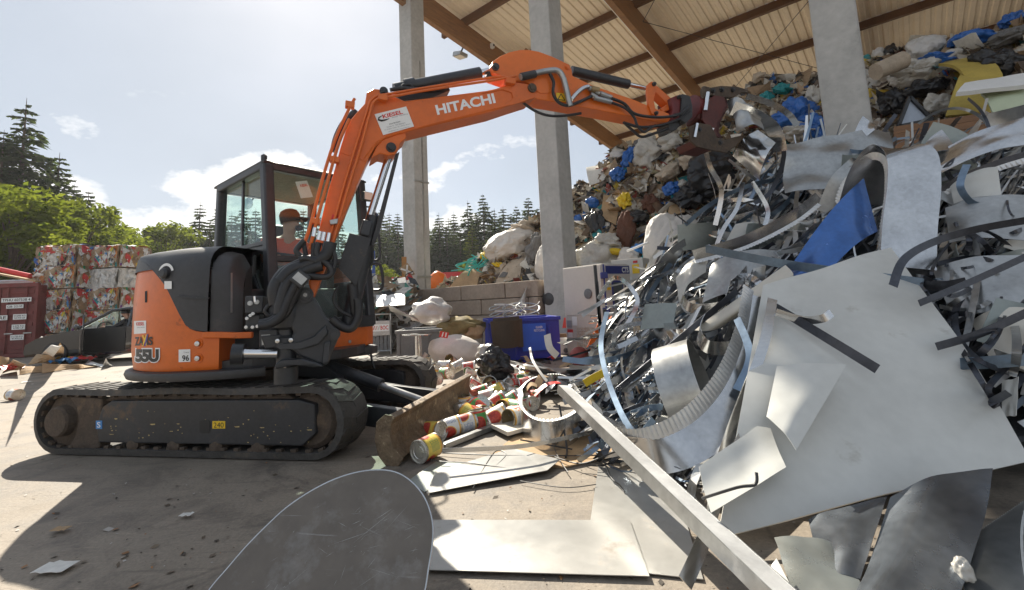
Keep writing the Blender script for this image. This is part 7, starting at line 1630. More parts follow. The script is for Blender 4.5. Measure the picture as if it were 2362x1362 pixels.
# ================================================================ scrap metal
DC = [(1400, 1060, 3.3), (1500, 1090, 2.95), (1620, 1130, 2.6), (1700, 1230, 2.2), (1900, 1180, 2.15), (2100, 1130, 2.2), (2362, 1060, 2.35), (2362, 1362, 1.75), (2000, 1362, 1.75), (1420, 880, 4.6), (1420, 740, 6.6), (1500, 640, 6.9), (1600, 560, 6.7),
      (1650, 470, 6.6), (1750, 400, 6.3), (1850, 330, 5.9), (2060, 295, 5.6), (2362, 270, 5.0), (1600, 800, 4.4), (1750, 700, 4.2), (1900, 600, 4.2), (2050, 450, 4.4), (2200, 400, 4.4), (2300, 560, 3.6), (2150, 700, 3.3), (2000, 800, 2.95), (2300, 850, 2.75), (1800, 950, 2.95), (1550, 950, 3.7), (2600, 300, 4.6), (2600, 800, 2.4), (2600, 1300, 1.7)]
def DD(x, y):
    a = b_ = 0
    for px, py, Y in DC:
        w_ = 1 / (((x - px) ** 2 + (y - py) ** 2) ** 1.5 + 300); a += w_ * Y; b_ += w_
    return a / b_
def lerpt(tab, x):
    for (a, va), (c, vc) in zip(tab, tab[1:]):
        if x <= c: return va + (vc - va) * max(0, (x - a) / (c - a))
    return tab[-1][1]
TOPT = [(1390, 770), (1450, 660), (1560, 575), (1650, 465), (1780, 385), (1900, 350), (2060, 345), (2362, 310), (2650, 260), (2760, 300), (3000, 820)]
BOTT = [(1390, 960), (1500, 1080), (1620, 1150), (1750, 1170), (1900, 1130), (2362, 1020), (2650, 960), (3000, 960)]
def SP(x, y, off=0.0):
    p = P(x, y, DD(x, y) + off); p.z = max(p.z, .012); return p
N2 = V((-.45, -.75, .5)).normalized()
M['jumble'] = mat('gap_shade_jumble', (.045, .048, .052), .5, .5, var=.6, vs=7, bump=.6, bs=9, dirt=((.03, .03, .03), 5, .2))  # near-black base colour stands in for deep shade between the strips
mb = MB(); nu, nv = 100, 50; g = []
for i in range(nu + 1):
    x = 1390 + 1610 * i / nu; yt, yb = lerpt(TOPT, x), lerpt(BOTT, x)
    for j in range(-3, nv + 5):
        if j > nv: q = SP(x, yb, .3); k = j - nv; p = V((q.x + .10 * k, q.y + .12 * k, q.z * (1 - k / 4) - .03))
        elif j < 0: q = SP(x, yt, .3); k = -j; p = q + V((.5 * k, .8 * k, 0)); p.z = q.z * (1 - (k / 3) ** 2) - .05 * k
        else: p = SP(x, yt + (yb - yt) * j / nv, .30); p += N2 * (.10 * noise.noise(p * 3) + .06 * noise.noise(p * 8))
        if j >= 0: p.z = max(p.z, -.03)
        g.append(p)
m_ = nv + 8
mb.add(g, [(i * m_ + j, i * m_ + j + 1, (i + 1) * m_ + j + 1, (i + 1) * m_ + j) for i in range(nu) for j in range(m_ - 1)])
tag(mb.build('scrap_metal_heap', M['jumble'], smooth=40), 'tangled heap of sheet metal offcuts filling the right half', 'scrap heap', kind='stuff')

# thin tangled offcuts nobody could count
mt = bpy.data.materials.new('metal_scraps'); mt.use_nodes = True; nt = mt.node_tree; b = nt.nodes['Principled BSDF']; a = N(nt, 'ShaderNodeAttribute', attribute_name='Col'); L(nt, a.outputs[0], b.inputs['Base Color']); b.inputs['Metallic'].default_value = .85; b.inputs['Roughness'].default_value = .33
PAN = [(2075, 560), (2400, 1060), (1655, 1300), (1745, 650)]
def in_pan(x, y):
    return all((b_[0] - a[0]) * (y - a[1]) - (b_[1] - a[1]) * (x - a[0]) > 0 for a, b_ in zip(PAN, PAN[1:] + PAN[:1]))
rs = random.Random(33); mb = MB(); cols = []
MP = [(.72, .72, .71), (.66, .66, .65), (.75, .74, .71), (.58, .58, .57), (.62, .60, .55), (.1, .105, .12), (.05, .055, .07), (.45, .46, .45), (.24, .30, .38)]
for i in range(1450):
    x = rs.uniform(1390, 2760); yt, yb = lerpt(TOPT, x), lerpt(BOTT, x); y = yt + (yb - yt) * rs.random() * .97
    if in_pan(x, y): continue
    a_ = rs.gauss(-.75, .38); ln = rs.uniform(90, 300); cv = rs.gauss(0, .5); dz = rs.uniform(.02, .26)
    pts = []
    for k in range(5):
        t = k / 4 - .5; xx = x + math.cos(a_ + cv * t) * ln * t; yy = y + math.sin(a_ + cv * t) * ln * t; pts.append(SP(xx, yy, dz - .10 * (1 - 4 * t * t) * rs.random()))
    sd = (N2.cross(pts[-1] - pts[0]).normalized() + N2 * rs.uniform(-1.2, 1.2)).normalized()
    if in_pan(x + math.cos(a_) * ln * .5, y + math.sin(a_) * ln * .5) or in_pan(x - math.cos(a_) * ln * .5, y - math.sin(a_) * ln * .5): continue
    n0 = len(mb.f); mb.ribbon(spline(pts, 3), sd, rs.choice((.010, .016, .024, .036, .055)), .002)
    bq = rs.uniform(.75, 1.1); c = [q * bq for q in rs.choice(MP)]; cols += [c] * (len(mb.f) - n0)
o = mb.build('metal_scraps', mt); at = o.data.attributes.new('Col', 'FLOAT_COLOR', 'FACE'); buf = []
for c in cols: buf += [*c, 1]
at.data.foreach_set('color', buf); tag(o, 'thin tangled metal offcuts between the larger pieces of the scrap heap', 'metal offcuts', kind='stuff')

def rib(name, pts, wd, mk, label, cat='metal strip', side=None, th=.003, n=8, group=None, parent=None, smooth=45, twist=0):
    q = spline([P(*p) for p in pts], n); k = len(q)
    if side is None:
        mid_ = sum(q, V()) / k; los = (mid_ - CAM).normalized(); t = (q[-1] - q[0]).normalized(); s0 = los.cross(t).normalized(); s0 = (s0 * .85 + los * .5).normalized(); sides = []
        for i in range(k):
            tt = (q[min(i + 1, k - 1)] - q[max(i - 1, 0)]).normalized(); l2 = (q[i] - CAM).normalized(); s_ = l2.cross(tt).normalized(); aa = .35 + twist * (i / k - .5)
            sides.append(s_ * math.cos(aa) + l2 * math.sin(aa))
    else: sides = V(side)
    mb = MB(); mb.ribbon(q, sides, wd, th); o = mb.build(name, M[mk], parent, smooth=smooth)
    return tag(o, label, cat, group) if label else o
# ---- individual random strips
rs = random.Random(12)
TYPES = [('galv', 'narrow shiny zinc strip in the scrap heap'), ('galv_dull', 'dull grey metal strip in the scrap heap'), ('dark_steel', 'dark steel strip in the scrap heap'), ('bluegrey_strip', 'blue grey metal strip in the scrap heap'), ('alu', 'bright aluminium strip in the scrap heap')]
for i in range(150):
    x = rs.uniform(1400, 2030); yt, yb = lerpt(TOPT, x), lerpt(BOTT, x); y = yt + (min(yb, 1000) - yt) * rs.random() ** 1.2
    if x > 1780 and y > 640: continue
    a_ = rs.gauss(-.75, .5); ln = rs.uniform(90, 280); cv = rs.gauss(0, .8); mk, lb = rs.choice(TYPES)
    pts = []; dz = rs.uniform(-.14, .08)
    for k in range(5):
        t = k / 4 - .5; xx = x + math.cos(a_ + cv * t) * ln * t; yy = y + math.sin(a_ + cv * t) * ln * t; pts.append((xx, yy, max(1.2, DD(xx, yy) + dz - .12 * (1 - 4 * t * t) * rs.random())))
    rib('metal_strip', pts, rs.choice((.014, .02, .03, .045, .06)), mk, lb, group=lb.split(' in the')[0] + 's', n=5, twist=rs.uniform(-1.5, 1.5))
for i in range(75):
    x = rs.uniform(1440, 2060); yt, yb = lerpt(TOPT, x), lerpt(BOTT, x); y = yt + (min(yb, 960) - yt) * rs.random()
    if in_pan(x, y) or x > 1760 and y > 600: continue
    a_ = rs.gauss(-.8, .4); ln = rs.uniform(170, 380); cv = rs.choice((-1, 1)) * rs.uniform(.4, 2.2); mk, lb = rs.choice((('galv', 'broad curved zinc ribbon in the scrap heap'), ('alu', 'broad curved aluminium ribbon in the scrap heap'), ('galv_dull', 'broad dull grey ribbon in the scrap heap')))
    pts = []; xx, yy = x - math.cos(a_ - cv * .25) * ln * .5, y - math.sin(a_ - cv * .25) * ln * .5; ok = True; dz = rs.uniform(-.16, .02)
    for k in range(7):
        ang2 = a_ + cv * (k / 6 - .5); pts.append((xx, yy, max(1.2, DD(xx, yy) + dz - .14 * math.sin(math.pi * k / 6) * rs.random()))); xx += math.cos(ang2) * ln / 6; yy += math.sin(ang2) * ln / 6
        ok = ok and not in_pan(xx, yy) and yy > lerpt(TOPT, xx) - 10
    if ok: rib('metal_ribbon', pts, rs.uniform(.06, .13), mk, lb, group=lb.split(' in the')[0] + 's', n=5, twist=rs.uniform(-1.6, 1.6))
for i in range(60):
    cx, cy = rs.uniform(2090, 2400), rs.uniform(340, 820); r_ = rs.uniform(50, 190); a0 = rs.uniform(0, 6.28); sw = rs.uniform(.7, 2.4); ec = rs.uniform(.3, 1); ph = rs.gauss(-.6, .5)
    pts = []
    for k in range(6):
        q = a0 + sw * k / 5; ux, uy = r_ * math.cos(q), r_ * ec * math.sin(q); xx = cx + ux * math.cos(ph) - uy * math.sin(ph); yy = cy + ux * math.sin(ph) + uy * math.cos(ph)
        if xx < 2065 + max(0, yy - 560) * .62: xx = 2065 + max(0, yy - 560) * .62
        pts.append((xx, yy, DD(xx, yy) - .05 - .35 * rs.random() * math.sin(math.pi * k / 5)))
    mk = 'dark_steel' if rs.random() < .8 else 'galv_dull'; lb = 'black steel strap looping out at the right side of the scrap heap' if mk == 'dark_steel' else 'grey steel strap looping out at the right side of the scrap heap'
    rib('steel_strap', pts, rs.choice((.014, .02, .028, .036)), mk, lb, 'steel strap', n=6, group='black looping straps' if mk == 'dark_steel' else 'grey looping straps', twist=rs.uniform(-2, 2))
def sheet(name, px, mk, label, cat='metal sheet', th=.003, bend=0.0, wav=.018, seed=0, nu=16, nv=14, bv=None, parent=None, flat=False):
    q = [P(*t) for t in px]
    if flat: q[3] = PV(px[3][0], px[3][1], q[0], (q[1] - q[0]).cross(q[2] - q[0]))
    nrm = (q[1] - q[0]).cross(q[3] - q[0]).normalized()
    if nrm.dot(CAM - q[0]) < 0: nrm = -nrm
    def fn(u, v):
        p = q[0] * (1 - u) * (1 - v) + q[1] * u * (1 - v) + q[2] * u * v + q[3] * (1 - u) * v
        return p + nrm * (bend * math.sin(math.pi * u) + (bv or 0) * math.sin(math.pi * v) + wav * noise.noise((u * 2.4 + seed, v * 2.4, seed * 1.7)))
    mb = MB(); mb.patch(fn, nu, nv, th); o = mb.build(name, M[mk], parent, smooth=50)
    return tag(o, label, cat) if label else o
rs = random.Random(8)
for i in range(44):
    x = rs.uniform(1560, 2380); yt, yb = lerpt(TOPT, x), lerpt(BOTT, x); y = yt + (min(yb, 900) - yt) * rs.random(); s = rs.uniform(28, 75); a_ = rs.uniform(0, 6.28); e = rs.uniform(.4, 1.1); Y = DD(x, y) + .05
    if 1790 < x < 2320 and y > 620: continue
    cr = [(x + s * (math.cos(a_) * u - e * math.sin(a_) * v), y + s * (math.sin(a_) * u + e * math.cos(a_) * v), Y + rs.uniform(-.2, .2)) for u, v in ((-1, -1), (1, -1), (1, 1), (-1, 1))]
    mk, lb = rs.choice((('galv', 'shiny zinc sheet offcut in the scrap heap'), ('galv_dull', 'dull grey sheet offcut in the scrap heap'), ('grey_sheet', 'grey green sheet offcut in the scrap heap'), ('white_sheet', 'white sheet offcut in the scrap heap')))
    o = sheet('sheet_offcut', cr, mk, lb, 'sheet offcut', bend=rs.uniform(-.1, .14), seed=i, nu=8, nv=6); o['group'] = lb.split(' in the')[0] + 's'

# ---- named large pieces
sheet('coated_sheet', ((2055, 572, 3.55), (2380, 1060, 2.38), (1655, 1242, 2.16), (1760, 660, 3.45)), 'white_sheet', 'huge off white coated panel leaning on the scrap heap', 'panel', .012, .03, .03, 3, 24, 24)
sheet('white_offcut', ((1792, 846, 2.70), (1952, 843, 2.62), (1836, 1038, 2.28), (1768, 962, 2.42)), 'white_sheet', 'small pointed white sheet lying on the huge panel', 'sheet', .003, .02, .008, 4, flat=True)
sheet('white_offcut', ((1770, 968, 2.56), (1813, 1080, 2.28), (1640, 1184, 2.10), (1612, 1078, 2.38)), 'white_sheet', 'sunlit white sheet in front of the left edge of the huge panel', 'sheet', .003, -.012, .008, 5, flat=True)
sheet('dented_sheet', ((1812, 332, 5.5), (2060, 294, 5.3), (2064, 432, 5.0), (1806, 456, 5.2)), 'galv_dull', 'dented grey beige sheet standing in front of the third pillar', 'metal sheet', .004, .05, .14, 6, 20, 14)
sheet('blue_film_sheet', ((1992, 412, 4.0), (2024, 535, 3.75), (1890, 655, 3.65), (1826, 612, 3.9)), 'blue_sheet', 'curved blue film covered sheet in the heap middle', 'sheet', .004, .0, .01, 7, 14, 14, .12)
sheet('blue_film_sheet', ((1838, 606, 3.85), (1900, 650, 3.6), (1790, 720, 3.7), (1770, 680, 3.9)), 'blue_sheet', 'lower rolled end of the blue sheet', 'sheet', .004, .05, .01, 8)
sheet('grey_square', ((1487, 703, 5.2), (1562, 700, 5.0), (1552, 757, 4.9), (1477, 762, 5.1)), 'grey_sheet', 'dark grey green square sheet in front of the orange machine', 'metal sheet', .004, .02, .01, 9)
sheet('grey_sheet', ((1640, 610, 4.9), (1800, 580, 4.7), (1830, 660, 4.4), (1620, 700, 4.6)), 'galv_dull', 'grey sheet inside the half hoop', 'metal sheet', .003, .1, .02, 10)
sheet('clear_sheet', ((1560, 640, 5.2), (1632, 575, 5.2), (1628, 628, 5.0), (1566, 700, 4.9)), 'film_clear', 'torn clear film strip hanging on the scrap heap edge', 'plastic film', .003, .06, .06, 11)
sheet('cream_strip', ((1598, 762, 4.0), (1660, 757, 3.95), (1830, 640, 3.6), (1812, 612, 3.75)), 'cream_sheet', 'cream curved sheet strip under the half hoop', 'sheet', .004, .06, .0, 12)
sheet('zinc_wing', ((1690, 360, 5.6), (1748, 300, 5.4), (1790, 330, 5.2), (1752, 416, 5.4)), 'galv', 'bent shiny zinc sheet hanging from the grab', 'metal sheet', .003, .12, .02, 13)
sheet('zinc_wing', ((1674, 240, 5.35), (1740, 250, 5.3), (1762, 300, 5.1), (1700, 300, 5.2)), 'galv_dull', 'crumpled zinc sheet pinched inside the grab', 'metal sheet', .003, .1, .1, 14)
sheet('zinc_sheet', ((1640, 1060, 2.75), (1700, 1000, 2.8), (1660, 1150, 2.3), (1616, 1140, 2.5)), 'galv', 'thin zinc sheet behind the sunlit white one', 'metal sheet', .003, .03, .02, 15)
for k, (px, mk, lb, bend) in enumerate(((((2160, 352, 4.3), (2380, 268, 3.9), (2380, 330, 3.75), (2170, 400, 4.1)), 'galv', 'long polished sheet band at the upper right of the heap', .05), (((2190, 420, 4.1), (2300, 380, 3.9), (2310, 450, 3.8), (2200, 470, 4.0)), 'white_sheet', 'bright white sheet under the polished band', .03), (((2130, 400, 4.3), (2175, 300, 4.4), (2205, 345, 4.2), (2150, 380, 4.2)), 'galv', 'upright bent zinc tongue beside the arched band', .08),
        (((2180, 480, 3.9), (2370, 450, 3.6), (2372, 560, 3.4), (2190, 560, 3.7)), 'galv_dull', 'grey sheet behind the black straps', .05), (((2150, 620, 3.6), (2372, 590, 3.2), (2372, 720, 3.0), (2200, 740, 3.3)), 'galv_dull', 'shaded grey sheet below the black straps', .06), (((2240, 740, 3.1), (2372, 710, 2.9), (2372, 860, 2.7), (2290, 840, 2.85)), 'cream_sheet', 'shaded beige sheet right of the huge panel', .04), (((2310, 880, 2.7), (2350, 870, 2.65), (2345, 960, 2.55), (2312, 960, 2.6)), 'white_sheet', 'small white plate in the gap right of the huge panel', .0))):
    sheet('metal_sheet', px, mk, lb, bend=bend, seed=20 + k)
sheet('folded_plate', ((1962, 345, 5.4), (1990, 268, 5.4), (2022, 292, 5.3), (2018, 300, 5.2)), 'galv', 'small folded shiny plate standing before the third pillar', 'metal plate', .004, .03, .0, 31)
# bands with ribbed flange
def flange(name, pts, wd, out, mk, parent, tooth=.012, step=.018, lift=None):
    """ribbed lip: radial ribs along a path, alternately raised"""
    q = spline([P(*p) for p in pts], 10); L_ = [0]
    for a, c in zip(q, q[1:]): L_.append(L_[-1] + (c - a).length)
    nT = int(L_[-1] / step); mb = MB(); vs = []; fs = []; out = [V(o_) for o_ in out] if isinstance(out, list) else V(out)
    def at(d):
        for i in range(len(q) - 1):
            if L_[i + 1] >= d: f_ = (d - L_[i]) / max(1e-6, L_[i + 1] - L_[i]); return q[i].lerp(q[i + 1], f_), (q[i + 1] - q[i]).normalized(), (i + f_) / (len(q) - 1)
        return q[-1], (q[-1] - q[-2]).normalized(), 1
    for i in range(nT + 1):
        p, t, f_ = at(L_[-1] * i / nT); o_ = out[0].lerp(out[1], f_) if isinstance(out, list) else out
        o_ = (o_ - t * o_.dot(t)).normalized(); nn = t.cross(o_); h = tooth if i % 2 else 0
        vs += [p, p + o_ * wd + nn * h]
    b0 = len(vs); vs2 = [V(v) for v in vs]
    mb.add(vs, [(2 * i, 2 * i + 2, 2 * i + 3, 2 * i + 1) for i in range(nT)]); return mb.build(name, M[mk], parent)
def band(name, pts, wd, side, mk, label, fl=None, fw=.05, fout=None, cat='metal band'):
    q = spline([P(*p) for p in pts], 10); mb = MB(); mb.ribbon(q, V(side), wd, .004)
    o = tag(mb.build(name, M[mk], smooth=50), label, cat)
    if fl is not None:
        sd = V(side).normalized() * wd / 2 * fl; p2 = [P(*p) + sd for p in pts]
        mb2 = MB(); L_ = spline(p2, 10); ln = [0]
        for a, c in zip(L_, L_[1:]): ln.append(ln[-1] + (c - a).length)
        nT = int(ln[-1] / .016); vs = []
        ii = 0
        for i in range(nT + 1):
            d = ln[-1] * i / nT
            while ii < len(L_) - 2 and ln[ii + 1] < d: ii += 1
            f_ = (d - ln[ii]) / max(1e-6, ln[ii + 1] - ln[ii]); p = L_[ii].lerp(L_[ii + 1], f_); t = (L_[ii + 1] - L_[ii]).normalized()
            cen = sum(p2, V()) / len(p2); r_ = (V(fout) if fout is not None else cen - p); r_ = (r_ - t * r_.dot(t)).normalized(); nn = t.cross(r_)
            vs += [p, p + r_ * fw + nn * (.010 if i % 2 else 0)]
        mb2.add(vs, [(2 * i, 2 * i + 2, 2 * i + 3, 2 * i + 1) for i in range(nT)]); mb2.build('ribbed_flange', M['zinc_lit_tone'], o)
    return o
band('hoop_band', ((1412, 968, 3.35), (1440, 1026, 3.12), (1520, 1052, 2.95), (1622, 1012, 2.88), (1705, 920, 2.98), (1752, 800, 3.2), (1768, 690, 3.45)), .20, (.55, -.45, -.55), 'galv', 'big curved zinc hoop with ribbed lip at the foot of the heap', -1, .10, (-.55, .1, .75))
band('half_hoop', ((1572, 690, 4.75), (1600, 712, 4.6), (1690, 702, 4.4), (1770, 655, 4.3), (1830, 590, 4.35)), .10, (.1, -.3, .8), 'galv', 'half hoop with bright ribbed lip in the heap middle', -1, .05, (.1, .6, -.3))
band('arched_band', ((1985, 470, 4.3), (2010, 400, 4.15), (2055, 350, 4.0), (2100, 356, 3.85), (2108, 420, 3.75), (2098, 520, 3.65), (2094, 618, 3.6)), .34, (.88, -.42, -.05), 'galv', 'wide arched zinc band hanging over the heap with ribbed edge', -1, .07, (0, .5, -.5))
band('inner_arch', ((1905, 490, 4.6), (1935, 420, 4.5), (1985, 375, 4.4), (2040, 365, 4.2), (2052, 400, 4.1)), .16, (.75, -.5, .2), 'galv_dull', 'smaller grey arched band left of the wide one', -1, .05, (0, .5, -.5))
band('ribbed_strip', ((1600, 590, 5.1), (1720, 555, 4.9), (1830, 500, 4.7), (1890, 455, 4.6)), .12, (.2, -.3, .9), 'galv', 'long ribbed zinc strip running up through the heap', -1, .05, (.1, -.6, -.5))
band('ribbed_strip', ((2130, 470, 4.2), (2200, 420, 4.05), (2290, 380, 3.9), (2380, 352, 3.75)), .05, (.2, -.3, .9), 'dark_steel', 'ribbed lip under the polished band at the upper right', -1, .05, (.1, -.3, -.8))
band('ribbed_strip', ((1440, 905, 4.3), (1490, 860, 4.2), (1560, 790, 4.3), (1600, 720, 4.6)), .10, (.4, -.4, .5), 'galv_dull', 'ribbed strip beside the dark bar left of the drum', 1, .06, (.3, -.6, .3))
band('bright_ring', ((1625, 735, 3.95), (1612, 770, 3.85), (1632, 800, 3.75), (1680, 803, 3.7), (1730, 785, 3.7), (1785, 742, 3.75)), .11, (.15, -.35, .9), 'alu', 'bright curved ring band above the drum')
# open drum
dr = empty('sheet_drum', P(1575, 905, 3.55), 'open grey sheet metal drum section lying in the big hoop', 'drum')
c = P(1545, 908, 3.55); ax = V((.86, -.42, .28)); mb = MB(); mb.lathe(c, ax, [(.335, 0), (.335, .26), (.33, .26), (.33, 0)], 48); mb.build('shell', M['galv_dull'], dr, smooth=40)
mb = MB(); mb.lathe(c, ax, [(.33, .02), (.0, .02), (.0, .026), (.329, .026)], 48); mb.build('bottom', M['galv_dull'], dr, smooth=40)
mb = MB(); mb.beam(c + ax.normalized() * .08 + V((-.02, -.345, .0)), c + ax.normalized() * .22 + V((-.02, -.345, .02)), .05, .008); mb.build('lock_plate', M['galv'], dr)
# triangular ring frame by the tins
rfp = [(1195, 905), (1222, 880), (1262, 868), (1305, 872), (1335, 905), (1345, 935), (1325, 962), (1280, 980), (1232, 975), (1200, 945)]
q = [G(x, y, .20) for x, y in rfp]; q = spline(q + [q[0]], 6); rf = empty('ring_frame', Z2(sum(q, V()) / len(q)), 'rounded triangular zinc frame with ribbed inner lip beside the tins', 'metal frame')
mb = MB(); mb.ribbon([p - ZU * .085 for p in q], ZU, .22, .004); mb.build('rim_band', M['galv'], rf, smooth=50)
cen = sum(q, V()) / len(q); mb = MB(); vs = []; ln = [0]
for a, c in zip(q, q[1:]): ln.append(ln[-1] + (c - a).length)
nT = int(ln[-1] / .018); ii = 0
for i in range(nT + 1):
    d = ln[-1] * i / nT
    while ii < len(q) - 2 and ln[ii + 1] < d: ii += 1
    p = q[ii].lerp(q[ii + 1], (d - ln[ii]) / max(1e-6, ln[ii + 1] - ln[ii])); r_ = Z2(cen - p).normalized(); vs += [p + ZU * .026, p + r_ * .05 + ZU * (.026 + (.006 if i % 2 else 0))]
mb.add(vs, [(2 * i, 2 * i + 2, 2 * i + 3, 2 * i + 1) for i in range(nT)]); mb.build('ribbed_lip', M['zinc_lit_tone'], rf)
# explicit strips
for pts, wd, mk, lb in ((((1628, 574, 4.3), (1800, 608, 3.8), (1980, 634, 3.45), (2130, 655, 3.2)), .075, 'bluegrey_strip', 'long straight blue grey strip across the heap middle'), (((2126, 655, 3.22), (2180, 660, 3.12), (2230, 652, 3.05)), .07, 'dark_steel', 'dark end piece right of the long blue grey strip'),
        (((1424, 900, 4.0), (1560, 788, 3.95), (1700, 672, 3.9)), .05, 'dark_steel', 'thick dark bar running diagonally above the drum'), (((1400, 720, 4.6), (1386, 800, 4.2), (1412, 905, 3.8), (1464, 1000, 3.4), (1508, 968, 3.4)), .045, 'bluegrey_strip', 'dark blue strip bent into a hook in front of the tins'),
        (((1784, 706, 3.2), (1900, 776, 2.85), (2024, 852, 2.62)), .055, 'dark_steel', 'flat grey bar lying on the huge white panel'), (((1640, 1150, 2.25), (1690, 990, 2.6), (1760, 800, 2.9), (1782, 690, 3.2)), .06, 'alu', 'long aluminium strip up the left edge of the huge panel'), (((1580, 1345, 1.78), (1625, 1240, 2.0), (1670, 1100, 2.3), (1740, 960, 2.6)), .055, 'alu', 'aluminium strip reaching down to the ground in front'),
        (((1655, 1240, 2.05), (1640, 1190, 2.15), (1655, 1120, 2.3)), .04, 'galv', 'short bent zinc strip by the rail'), (((1790, 720, 3.1), (1850, 738, 3.0), (1895, 736, 2.9), (1918, 722, 2.9)), .05, 'galv', 'curled grey tongue on the top of the huge panel'),
        (((1700, 735, 3.2), (1730, 820, 3.0), (1700, 900, 2.95)), .05, 'bluegrey_strip', 'blue grey strip hanging down beside the huge panel'), (((1620, 310, 5.5), (1636, 380, 5.6), (1664, 440, 5.7), (1650, 520, 5.8)), .06, 'galv', 'twisted zinc strip hanging below the grab'), (((1722, 222, 5.3), (1780, 240, 5.3), (1820, 265, 5.3), (1838, 290, 5.4)), .07, 'alu', 'bright strip drooping right of the grab'),
        (((1690, 250, 5.2), (1740, 268, 5.15), (1784, 300, 5.2), (1800, 350, 5.3)), .16, 'alu', 'wide brushed band curving out of the grab'), (((1790, 300, 5.3), (1808, 360, 5.4), (1780, 440, 5.5), (1740, 470, 5.6)), .05, 'dark_steel', 'dark strip hanging right of the zinc sheet'), (((1714, 420, 5.5), (1700, 480, 5.5), (1668, 530, 5.6), (1640, 600, 5.7)), .05, 'galv', 'long zinc strip drooping left below the grab'), (((1735, 420, 5.5), (1770, 480, 5.4), (1765, 520, 5.4)), .05, 'galv', 'hooked zinc strip below the hanging sheet'),
        (((1690, 560, 5.2), (1720, 640, 4.8), (1665, 700, 4.6)), .05, 'dark_steel', 'short dark strip crossing the half hoop'), (((1380, 690, 5.6), (1420, 640, 5.5), (1470, 690, 5.2), (1440, 760, 5.0)), .05, 'alu', 'curled bright strip in front of the orange machine'), (((1470, 780, 4.9), (1420, 800, 4.8), (1425, 760, 4.8), (1480, 745, 4.9)), .05, 'galv', 'small looped zinc strip on the orange machine'), (((2060, 660, 3.0), (2085, 600, 3.1), (2150, 560, 3.2), (2250, 530, 3.2), (2372, 508, 3.1)), .05, 'dark_steel', 'long black strap hooked over the top corner of the huge panel'), (((2120, 700, 2.9), (2240, 650, 2.95), (2372, 590, 2.9)), .04, 'dark_steel', 'straight black strap running to the right edge'), (((2160, 800, 2.75), (2260, 770, 2.75), (2372, 720, 2.7)), .045, 'dark_steel', 'lower straight black strap at the right edge'), (((2215, 840, 2.7), (2300, 835, 2.65), (2372, 828, 2.6)), .07, 'bluegrey_strip', 'flat blue grey band at the right edge beside the huge panel'),
        (((2230, 380, 3.9), (2215, 430, 3.8), (2245, 470, 3.75), (2290, 470, 3.7)), .05, 'bluegrey_strip', 'pale hooked strip below the polished band'), (((1020, 1040, 3.3), (1200, 1030, 3.35), (1330, 1005, 3.5), (1420, 985, 3.7)), .03, 'alu', 'long white edged strip lying on the ground before the tins')):
    rib('metal_strip', pts, wd, mk, lb, twist=rs.uniform(-.3, .3))
# rail running to the front corner
a = P(1300, 890, 3.75); e = P(1838, 1392, 1.52); rl = empty('steel_rail', Z2(a.lerp(e, .5)), 'long galvanised steel rail lying diagonally to the front corner', 'rail')
mb = MB(); mb.beam(a, e, .085, .006, (.2, -.2, 1)); mb.build('top_web', M['zinc_lit_tone'], rl)
x_, y_, z_ = frame(e - a, (.2, -.2, 1))
for s in (-1, 1):
    mb = MB(); mb.beam(a + x_ * .0445 * s - y_ * .026, e + x_ * .0445 * s - y_ * .026, .005, .06, (.2, -.2, 1)); mb.build('side_web', M['galv_dull'], rl)
# ---- foreground disc and sheets on the ground
dpx = [(430, 1440), (480, 1362), (522, 1312), (565, 1262), (610, 1216), (660, 1170), (718, 1131), (775, 1103), (830, 1087), (880, 1083), (918, 1090), (950, 1110), (976, 1140), (992, 1175), (1000, 1215), (998, 1260), (990, 1310), (980, 1370), (955, 1440), (900, 1520), (800, 1580), (680, 1590), (560, 1560), (470, 1500)]
def DY(x, y): return 1.86 - (y - 1083) / 480 * .42
pl_ = [P(x, y, DY(x, y)) for x, y in dpx]; n_ = (pl_[8] - pl_[0]).cross(pl_[16] - pl_[0]).normalized(); o0 = sum(pl_, V()) / len(pl_)
pl_ = [PV(x, y, o0, n_) for x, y in dpx]; pl_ = spline(pl_ + [pl_[0]], 4)[:-1]
if n_.dot(CAM - o0) < 0: n_ = -n_
M['scratched'] = mat('scratched_dark_sheet', (.15, .128, .106), .36, .3, var=.25, vs=1.8, bump=.03, bs=9)
nt = M['scratched'].node_tree; b = nt.nodes['Principled BSDF']; tc = N(nt, 'ShaderNodeTexCoord'); src = b.inputs['Base Color'].links[0].from_socket
for k, (rz, sc_) in enumerate(((25, (1.2, 70, 1.2)), (48, (1.5, 45, 1.5)), (12, (1, 90, 1)))):
    mp = N(nt, 'ShaderNodeMapping'); mp.inputs['Rotation'].default_value = (0, R(-rz * .5), R(rz)); mp.inputs['Scale'].default_value = sc_; L(nt, tc.outputs['Object'], mp.inputs[0])
    nz = N(nt, 'ShaderNodeTexNoise', i_Scale=1.0, i_Detail=7, i_Roughness=.75, i_Distortion=.6); L(nt, mp.outputs[0], nz.inputs['Vector']); src = mixc(nt, math_n(nt, 'MULTIPLY', ramp(nt, nz.outputs[0], [(.655, 0), (.70, 1)]), .5), src, (.42, .41, .40))
nz = N(nt, 'ShaderNodeTexNoise', i_Scale=2.6, i_Detail=9, i_Roughness=.72); L(nt, tc.outputs['Object'], nz.inputs['Vector']); src = mixc(nt, math_n(nt, 'MULTIPLY', ramp(nt, nz.outputs[0], [(.50, 0), (.72, 1)]), .42), src, (.5, .5, .49))
L(nt, src, b.inputs['Base Color'])
dsc = empty('round_plate', Z2(o0), 'large dark round cut metal plate standing in the foreground', 'metal plate')
mb = MB(); mb.prism(pl_, -n_ * .012); mb.build('plate', M['scratched'], dsc, bevel=.0025)
rs = random.Random(6); mb = MB(); dc = sum(pl_, V()) / len(pl_)
